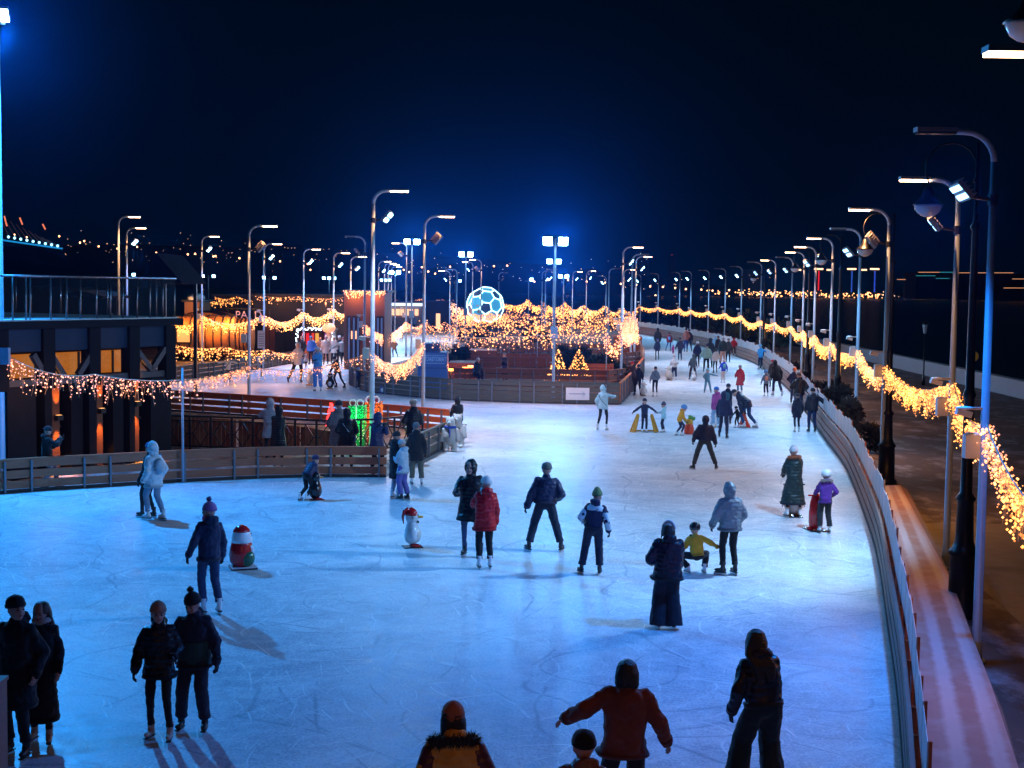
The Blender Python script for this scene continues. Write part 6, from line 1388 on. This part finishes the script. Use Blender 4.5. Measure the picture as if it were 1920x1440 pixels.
P(1356, 718, 673, 6, 'person in a bright blue jacket with a teal backpack and cream trousers', (.018, .075, .62), 'matte', -.10, (.62, .60, .60), 'matte', 'loose', 'beanie', (.52, .46, .46), skate='w', arms=('hip', 'ease'), pack=(.10, .34, .40), feet=(-.1, 0, .1, 0))
P(1307, 688, 640, -8, 'person in a navy jacket and white hat left of the mint jacket', (.012, .018, .06), 'matte', -.12, N_, hat='beanie', hc=(.6, .62, .66), skate='k', arms=('down', 'down'))
P(1331, 690, 634, 0, 'person in a long dark hooded coat behind the mint and white jackets', (.012, .016, .020), 'matte', -.3, K_, hood='up', skate='k')
P(1355, 684, 632, 4, 'man in a dark green jacket and tan trousers behind the blue backpack', (.014, .026, .030), 'matte', -.12, (.48, .26, .20), 'matte', 'loose', 'beanie', (.25, .28, .32), skate='k', wide=1.1)
P(1365, 680, 634, -6, 'person in a dark jacket between the tan trousers and the red jacket', (.018, .020, .028), 'matte', -.14, K_, hat='beanie', hc=(.10, .09, .10), skate='k')
P(1346, 672, 630, 0, 'person in dark clothes with a black hat at the far barrier behind the group', K_, 'matte', -.15, K_, hat='beanie', hc=(.01, .01, .01), skate='k')
P(1375, 668, 633, -6, 'person in a red jacket and black trousers close to the far barrier', (.52, .012, .014), 'matte', -.10, K_, 'matte', 'reg', None, hood='up', arms=('hip', 'hip'), wide=1.1, feet=(-.15, 0, .15, 0))
P(1262, 665, 647, 0, 'tiny child in a pink snowsuit between the adults', (.62, .06, .32), 'puffer', -.1, (.5, .06, .28), 'matte', 'loose', None, hood='up', hs=1.3, arms=('ease', 'wide'))
P(1275, 676, 633, 2, 'man in dark blue clothes beside the pink child', (.014, .022, .055), 'matte', -.12, (.014, .022, .06), 'matte', 'reg', 'beanie', (.01, .012, .03), skate='k', arms=('ease', 'down'), wide=1.12)
P(1255, 659, 623, -6, 'person in a dark red jacket with a blue backpack and jeans leaning to one side', (.24, .012, .03), 'matte', -.1, (.03, .09, .30), 'denim', 'slim', 'beanie', (.02, .02, .04), skate='k', pack=(.08, .26, .5), feet=(-.3, 0, .08, 0))
P(1232, 675, 635, 4, 'man in long navy coat and black trousers at the start of the far lane', (.012, .022, .075), 'matte', -.22, (.010, .014, .03), 'matte', 'slim', 'beanie', (.04, .09, .28), skate='k')
P(1233, 658, 615, 0, 'person in a long black hooded coat farther up the lane behind the navy coat', K_, 'matte', -.3, K_, hood='up', skate='k', wide=1.1)
P(1286, 660, 615, 0, 'person in a brownish pink jacket near the far barrier', (.30, .12, .10), 'matte', -.1, (.03, .07, .25), 'denim', 'reg', 'beanie', (.02, .02, .03), skate='b')
P(1292, 660, 617, 6, 'person in dark blue beside the brownish pink jacket', (.015, .025, .05), 'matte', -.1, (.02, .03, .08), hat='beanie', hc=(.01, .015, .03), skate='k', feet=(-.16, 0, .2, 0))
P(1196, 629, 605, 0, 'person in a pale pink coat at the start of the far barrier', (.55, .34, .34), 'matte', -.2, K_, hat='beanie', hc=(.5, .45, .45), skate='w')
P(1341, 668, 628, 0, 'person in a pale blue jacket leaning on the far barrier', (.20, .42, .6), 'matte', -.1, K_, hat='beanie', hc=(.3, .5, .65), skate='k')
for i, (x, y, t_, c, lb) in enumerate([(1143, 620, 603, K_, 'far skater in black glimpsed under the lights near the island tip, left one'), (1150, 621, 604, (.02, .05, .2), 'far skater in blue glimpsed under the lights near the island tip'), (1158, 621, 603, (.03, .04, .06), 'far skater in grey glimpsed under the lights near the island tip, right one')]):
    P(x, y, t_, 0, lb, c, 'matte', -.1, N_, hat='beanie', hc=c, skate='k')
# --- left lane and crowd
P(428, 717, 668, 184, 'skater in pale blue jacket with crossed strap, arms held out, in the left lane', (.34, .44, .52), 'matte', -.10, (.05, .07, .12), 'matte', 'loose', 'beanie', (.01, .012, .03), skate='b', arms=('out', 'out'), strap=(.02, .02, .04), feet=(-.1, .0, .2, .0))
P(559, 718, 642, 200, 'person with a long pale hooded top and black trousers striding in the left lane', (.50, .50, .54), 'matte', -.16, K_, 'matte', 'reg', None, hood='up', skate='k', arms=('front', 'down'), feet=(-.1, .0, .42, .0))
P(596, 734, 650, 178, 'person in a light blue tracksuit facing the camera with hands in front', (.08, .34, .66), 'matte', -.12, (.06, .24, .60), 'matte', 'loose', 'beanie', (.55, .55, .6), skate='w', arms=('read', 'read'), wide=1.0)
P(601, 690, 655, 180, 'person in a cream hooded jacket just behind the light blue tracksuit', (.55, .5, .42), 'puffer', -.15, K_, hood='up', hat=None, skate='k', arms=('pocket', 'pocket'), wide=1.15)
P(633, 727, 668, 150, 'person in black gliding with one leg out behind a penguin aid', K_, 'matte', -.1, K_, 'matte', 'slim', 'beanie', (.02, .02, .03), skate='k', arms=('push', 'push'), feet=(-.42, .0, .06, .0), lean=(16, 0))
P(671, 731, 689, -100, 'small child in dark blue clinging to the end of the island barrier', (.015, .02, .06), 'matte', -.1, K_, hat='beanie', hc=(.22, .30, .5), hs=1.25, arms=('front', 'front'))
P(739, 670, 634, 170, 'skater in a brown coat under the lights in the far left lane', (.20, .09, .04), 'matte', -.25, K_, hat='beanie', hc=(.1, .06, .04), skate='k', arms=('hip', 'ease'), feet=(-.3, .0, .1, .0))
for i, (x, y, t_, yw, c, h_, lb, kw) in enumerate([
    (566, 682, 630, 180, K_, (.5, .4, .35), 'spectator in black with a pale hat, leftmost in the crowd by the dark hall', {}),
    (584, 684, 630, 170, (.03, .13, .45), (.08, .22, .5), 'spectator in a blue jacket in the crowd by the dark hall', {'wide': 1.15}),
    (600, 680, 633, 180, (.30, .12, .08), (.3, .14, .1), 'spectator in a reddish brown fur coat in the crowd', {'hood': 'up', 'wide': 1.15}),
    (611, 684, 629, 185, (.52, .38, .30), (.6, .42, .34), 'spectator in a cream pink puffer coat in the crowd', {'wide': 1.15, 'hem': -.3}),
    (626, 682, 630, 180, (.55, .48, .44), (.55, .5, .48), 'slim spectator in a pale coat and pale hat in the crowd', {'hem': -.3}),
    (637, 682, 629, 180, (.02, .025, .04), (.6, .6, .64), 'spectator in dark clothes and a white hat in the crowd', {}),
    (644, 686, 632, 185, (.24, .20, .16), (.25, .08, .08), 'broad spectator in a khaki jacket in the crowd', {'wide': 1.25, 'arms': ('wide', 'wide')}),
    (659, 685, 632, 178, (.58, .52, .44), (.5, .3, .24), 'spectator in a cream puffer jacket right of the khaki one', {'wide': 1.1}),
    (671, 687, 635, 175, (.008, .01, .02), (.03, .04, .10), 'spectator in a black jacket with arms spread, rightmost in the crowd', {'wide': 1.2, 'arms': ('out', 'out')}),
    (574, 690, 664, 180, (.62, .40, .30), (.6, .4, .3), 'small child in a peach suit standing in front of the crowd', {'hs': 1.3}),
    (592, 688, 653, 182, (.05, .05, .08), (.75, .03, .35), 'person in dark clothes with a hot pink hat in front of the blue jacket', {})]):
    P(x, y, t_, yw, lb, c, 'puffer', kw.pop('hem', -.14), K_, 'matte', 'reg', None if kw.get('hood') else 'beanie', h_, skate='k', **kw)
for x, y, t_, yw, c, h_, lb in [(768, 622, 600, 0, K_, (.02, .03, .05), 'distant person in black by the far dark barrier'), (776, 624, 590, 180, (.12, .2, .35), (.2, .3, .4), 'distant person in pale blue by the far dark barrier'),
                         (784, 621, 592, 180, (.45, .5, .55), (.6, .65, .7), 'distant person in white near the far dark barrier'), (821, 612, 589, 0, (.02, .03, .08), (.04, .05, .1), 'distant person in blue leaning on the far dark barrier'),
                         (752, 640, 612, 0, K_, (.02, .02, .02), 'distant skater in black between the lamp posts of the left lane'), (723, 640, 610, 0, (.02, .04, .12), (.02, .02, .05), 'distant skater in blue beside the pavilion'),
                         (864, 660, 615, 10, (.008, .01, .02), (.02, .03, .06), 'dark person seen behind the hedges left of the football')]:
    P(x, y, t_, yw, lb, c, 'matte', -.15, N_, hat='beanie', hc=h_, skate='k')
P(893, 724, 671, -30, 'person in dark jacket and pale hat sitting by the small white lamp on the island', (.012, .018, .035), 'puffer', -.1, (.02, .03, .06), hat='beanie', hc=(.3, .38, .48), skate='k', arms=('knee', 'knee'), hipz=.62, feet=(-.12, .38, .12, .36), lean=(12, 0))
P(946, 720, 661, 160, 'person in a dark coat and pale blue hat standing on the island terrace', (.012, .02, .06), 'puffer', -.22, K_, hat='beanie', hc=(.16, .24, .34), skate='k', arms=('read', 'read'), scarf=(.2, .22, .26))

# ---------------------------------------------------------------- skating aids
GLOSS_W = mat('gloss_white', (.72, .74, .76), .18, var=.04, spec=.7); GLOSS_K = mat('gloss_black', (.012, .014, .02), .2, spec=.7); GLOSS_R = mat('gloss_red', (.55, .012, .018), .18, spec=.7)
GLOSS_G = mat('gloss_green', (.02, .12, .06), .2, spec=.7); YEL = mat('beak_yellow', (.75, .36, .02), .35); FACE_ = mat('painted_face', (.6, .36, .26), .3); BLUS = mat('blue_scarf', (.03, .10, .55), .7)
def aid(name, px, py, yt, label, yaw=180):
    Pp = at(px, py); s = zat(px, yt, Pp.y); r_ = empty(name, Pp, R(yaw), s); tag(r_, label, 'skating aid'); return r_   # height 1 in local units, front is +y
def penguin(px, py, yt, label, yaw, body=GLOSS_K, belly=GLOSS_W, cap_=None, ears=False, feet_m=YEL):
    r_ = aid('penguin_skating_aid', px, py, yt, label, yaw)
    wf = .82 if cap_ else 1.0; MB().lathe([(r_b * wf, z_b) for r_b, z_b in [(.10, .10 if cap_ else .06), (.20, .16), (.235, .27), (.225, .42), (.185, .56), (.155, .64), (.14, .70)]], n=18).build('body', body, r_, True)
    MB().lathe([(.125, .66), (.155, .72), (.165, .80), (.15, .89), (.10, .96), (.03, 1.0)], n=18).build('head', body if not cap_ else GLOSS_W, r_, True)
    MB().ell((0, .085, .33), (.165, .165, .22), nu=14, nv=10).build('belly', belly, r_, True)
    for sd in (-1, 1):
        MB().ell((sd * .06, .135, .84), (.038, .025, .045), nu=8, nv=6).build('eye_patch', GLOSS_W if not cap_ else GLOSS_K, r_, True)
        MB().ell((sd * .235, .0, .40), (.035, .09, .18), Matrix.Rotation(-sd * .25, 3, 'Y'), 8).build('wing', body, r_, True)
        MB().ell((sd * .10, .09, .04), (.08, .14, .04), nu=10, nv=6).build('foot', feet_m, r_, True)
        MB().tube([(sd * .12, .0, .80), (sd * .27, -.03, .80)], .018, 6).build('handle', GLOSS_K, r_)
        if ears: MB().ell((sd * .07, 0, 1.0), (.04, .03, .06), nu=8).build('ear', GLOSS_W, r_, True)
    MB().ell((0, .20, .785), (.06, .11, .035), nu=10, nv=6).build('beak', YEL, r_, True)
    MB().box((0, .02, .012), (.40, .50, .024)).build('runner_board', GLOSS_K, r_)
    if cap_:
        MB().lathe([(.168, .84), (.160, .90), (.12, .97), (.06, 1.02), (.01, 1.04)], (0, -.015, 0), 16).build('santa_cap', GLOSS_R, r_, True)
        MB().tube([(0, -.08, 1.0), (0, -.20, .94), (0, -.24, .80), (0, -.22, .62)], [.06, .05, .035, .012], 8).build('cap_tail', GLOSS_R, r_, True)
        MB().ell((-.05, .15, .66), (.05, .03, .035), nu=8).ell((.05, .15, .66), (.05, .03, .035), nu=8).build('bow_tie', GLOSS_K, r_, True)
    return r_
penguin(772, 1026, 954, 'white penguin skating aid with red santa cap and bow tie standing alone on the ice', -75, GLOSS_W, GLOSS_W, True, feet_m=GLOSS_R)
penguin(591, 937, 884, 'black and white penguin skating aid with red feet held by the bending child', -60, feet_m=GLOSS_R)
penguin(619, 729, 699, 'black penguin skating aid with a large white belly in the left lane', 180, ears=True)
penguin(582, 722, 692, 'pale penguin skating aid half hidden behind the light blue tracksuit', 90, GLOSS_W)
penguin(1254, 713, 686, 'pale penguin skating aid beside the white jacket', 0, mat('pale_plastic', (.5, .46, .42), .3))
penguin(1301, 713, 696, 'small white penguin aid between the legs of the patterned jacket', 0, GLOSS_W)
penguin(1206, 742, 716, 'white skating aid at the corner of the orange lit barrier', 0, GLOSS_W)
penguin(1338, 801, 776, 'white skating aid in front of the light jeans', 0, GLOSS_W)
penguin(1487, 968, 893, 'white skating aid held by the woman in the long green coat', 0, GLOSS_W)
# santa figure
r_ = aid('santa_skating_aid', 453, 1066, 985, 'rounded santa skating aid with red coat, white beard and green sack on a black board', -70)
MB().lathe([(.20, .07), (.27, .18), (.285, .33), (.265, .48), (.235, .58), (.225, .62)], n=22).build('coat', GLOSS_R, r_, True)
MB().lathe([(.228, .60), (.225, .68), (.215, .78), (.18, .89), (.10, .97), (.02, 1.0)], n=20).build('head', GLOSS_W, r_, True)
MB().lathe([(.200, .86), (.182, .905), (.12, .975), (.03, 1.012)], n=20).build('cap', GLOSS_R, r_, True)
MB().ell((0, .15, .78), (.09, .07, .07), nu=12).build('face', FACE_, r_, True)
MB().ell((0, .15, .64), (.13, .10, .13), nu=12).build('beard', GLOSS_W, r_, True)
MB().ell((.16, .10, .26), (.15, .18, .20), nu=12).build('sack', GLOSS_G, r_, True)
MB().ell((.14, .17, .44), (.05, .10, .13), nu=10).build('mitten', GLOSS_W, r_, True)
for sd in (-1, 1): MB().ell((sd * .04, .21, .80), .016, nu=8).build('eye', GLOSS_K, r_, True); MB().tube([(sd * .16, 0, .60), (sd * .30, -.02, .60)], .018, 6).build('handle', GLOSS_K, r_)
MB().box((0, .03, .055), (.46, .56, .03)).build('board_top', GLOSS_W, r_); MB().box((0, .03, .025), (.48, .60, .03)).build('runner_board', GLOSS_K, r_)
# polar bears
def bear(px, py, yt, label, yaw, scarf=True):
    r_ = aid('bear_skating_aid', px, py, yt, label, yaw); m = MB(); FW = mat('bear_white', (.74, .68, .66), .5, var=.06, bump=.2)
    m.ell((0, 0, .42), (.21, .18, .28), nu=14); m.ell((0, .02, .84), (.135, .14, .13), nu=14); m.ell((0, .14, .80), (.07, .09, .06), nu=10); cap(m, (0, 0, .6), (0, .02, .8), .13, .11)
    for sd in (-1, 1):
        m.ell((sd * .11, 0, .95), .04, nu=8); cap(m, (sd * .19, .02, .60), (sd * .25, .08, .32), .07, .06); cap(m, (sd * .11, .02, .28), (sd * .12, .02, .07), .10, .09); m.ell((sd * .12, .08, .04), (.09, .14, .04), nu=8)
    blob('body', m, .02, FW, r_, 2)
    MB().ell((0, .235, .82), (.028, .02, .02), nu=8).build('nose', GLOSS_K, r_, True)
    for sd in (-1, 1): MB().ell((sd * .05, .145, .87), .014, nu=8).build('eye', GLOSS_K, r_, True)
    MB().tube([(-.28, .0, .66), (.28, .0, .66)], .015, 6).build('handle', GLOSS_K, r_)
    if scarf: MB().tube([(.14 * math.cos(a), .14 * math.sin(a) + .01, .69) for a in [2 * math.pi * i / 14 for i in range(15)]], .035, 8).bar((-.02, .18, .68), (-.02, .205, .42), .075, .02, up=(1, 0, 0)).build('scarf', BLUS, r_, True)
bear(844, 846, 780, 'white polar bear skating aid with a blue scarf nearest to the barrier end', 172)
bear(858, 838, 774, 'second white polar bear skating aid just behind the one with the scarf', 165, False)
# walkers
def frame_aid(px, py, yt, label, m, yaw=180, w=.5, hollow=True):
    r_ = aid('skating_frame_aid', px, py, yt, label, yaw)
    for sd in (-1, 1):
        mb = MB(); A = [(-.05, .02), (.30, .02), (.34, .10), (.17, .96), (.10, 1.0), (.03, .96), (-.03, .3)]
        M = Matrix.Rotation(R(-18 * sd), 3, 'Y') @ Matrix.Rotation(R(sd * 28), 3, 'Z')
        for (y0, z0), (y1, z1) in zip(A, A[1:] + A[:1]): mb.bar(Vector((sd * (w * .62), 0, 0)) + M @ Vector((0, y0, z0)), Vector((sd * (w * .62), 0, 0)) + M @ Vector((0, y1, z1)), .09, .09)
        mb.bar(Vector((sd * w * .62, 0, 0)) + M @ Vector((0, .13, .06)), Vector((sd * w * .62, 0, 0)) + M @ Vector((0, .12, .72)), .05, .22, up=(0, 1, 0)).build('side_panel', m, r_)
    MB().bar((-w * .62, .1, .1), (w * .62, .1, .1), .07, .05).build('cross_board', m, r_); MB().bar((-w * .5, .1, .06), (w * .5, .1, .06), .05, .03).build('runner', GLOSS_K, r_)
frame_aid(1208, 810, 775, 'pair of yellow plastic skating supports joined around the child in navy', mat('aid_yellow', (.62, .30, .02), .35), 180, 1.15)
def cone_aid(px, py, yt, label, m, yaw=180):
    r_ = aid('cone_skating_aid', px, py, yt, label, yaw)
    MB().lathe([(.42, .03), (.42, .09), (.30, .3), (.16, .62), (.06, .96), (.02, 1.0)], n=16, sy=.8).build('cone', m, r_, True)
    MB().tube([(-.3, 0, .86), (.3, 0, .86)], .025, 6).build('handle', GLOSS_K, r_); MB().box((0, 0, .015), (.8, .7, .03)).build('runner_board', m, r_)
cone_aid(1395, 801, 772, 'red cone shaped skating aid under the bending adult', mat('aid_orange_red', (.62, .05, .015), .35))
r_ = aid('animal_skating_aid', 1292, 815, 778, 'orange and red skating aid with a green animal head pushed by the mustard jacket', -80)
MB().lathe([(.24, .04), (.26, .2), (.22, .42), (.18, .55)], n=14).build('lower_body', mat('aid_orange_red', (.62, .05, .015), .35), r_, True)
MB().lathe([(.185, .54), (.19, .66), (.15, .80)], n=14).build('upper_body', mat('aid_yellow', (.62, .30, .02), .35), r_, True)
MB().ell((0, .12, .82), (.14, .20, .13), nu=12).ell((0, .02, .94), (.09, .09, .06), nu=10).build('head', mat('aid_green', (.10, .28, .05), .35), r_, True)
for sd in (-1, 1): MB().ell((sd * .07, .18, .92), .035, nu=8).build('eye', GLOSS_W, r_, True); MB().tube([(sd * .1, -.05, .72), (sd * .24, -.1, .74)], .02, 6).build('handle', GLOSS_K, r_)
MB().box((0, 0, .02), (.42, .6, .03)).build('runner_board', GLOSS_W, r_)
r_ = aid('dolphin_skating_aid', 1529, 994, 925, 'tall red skating aid held by the child in purple', 10)
MB().lathe([(.16, .05), (.19, .2), (.19, .5), (.16, .75), (.12, .92), (.05, 1.0)], n=16).build('body', GLOSS_R, r_, True)
MB().ell((0, .1, .45), (.12, .14, .3), nu=12).build('belly', mat('aid_yellow', (.62, .30, .02)), r_, True)
for sd in (-1, 1): MB().tube([(sd * .08, 0, .94), (sd * .25, -.06, .96)], .022, 6).build('handle', GLOSS_R, r_); MB().ell((sd * .14, .05, .04), (.08, .16, .035), nu=8).build('foot', GLOSS_R, r_, True)
MB().box((0, .02, .012), (.5, .6, .024)).build('runner_board', GLOSS_K, r_)
r_ = aid('bagged_aid', 718, 738, 718, 'small blue and white skating aid under the thick sagging string', 180)
MB().lathe([(.3, .02), (.34, .3), (.26, .7), (.12, 1.0)], n=12).build('body', mat('aid_blue', (.05, .08, .3), .4), r_, True); MB().ell((0, .2, .35), (.22, .2, .25), nu=10).build('belly', GLOSS_W, r_, True)
bake()
# ---------------------------------------------------------------- air
hz = MB().box((0, 950, 49), (3600, 2200, 108)).build('haze', bpy.data.materials.new('night_haze'))
hm = hz.data.materials[0]; hm.use_nodes = True; hn = hm.node_tree; hn.nodes.clear()
ho = hn.nodes.new('ShaderNodeOutputMaterial'); hv = hn.nodes.new('ShaderNodeVolumePrincipled')
hv.inputs['Density'].default_value = HAZE_D; hv.inputs['Color'].default_value = (.06, .34, 1, 1); hv.inputs['Anisotropy'].default_value = .9
hn.links.new(hv.outputs[0], ho.inputs['Volume']); hz['kind'] = 'stuff'
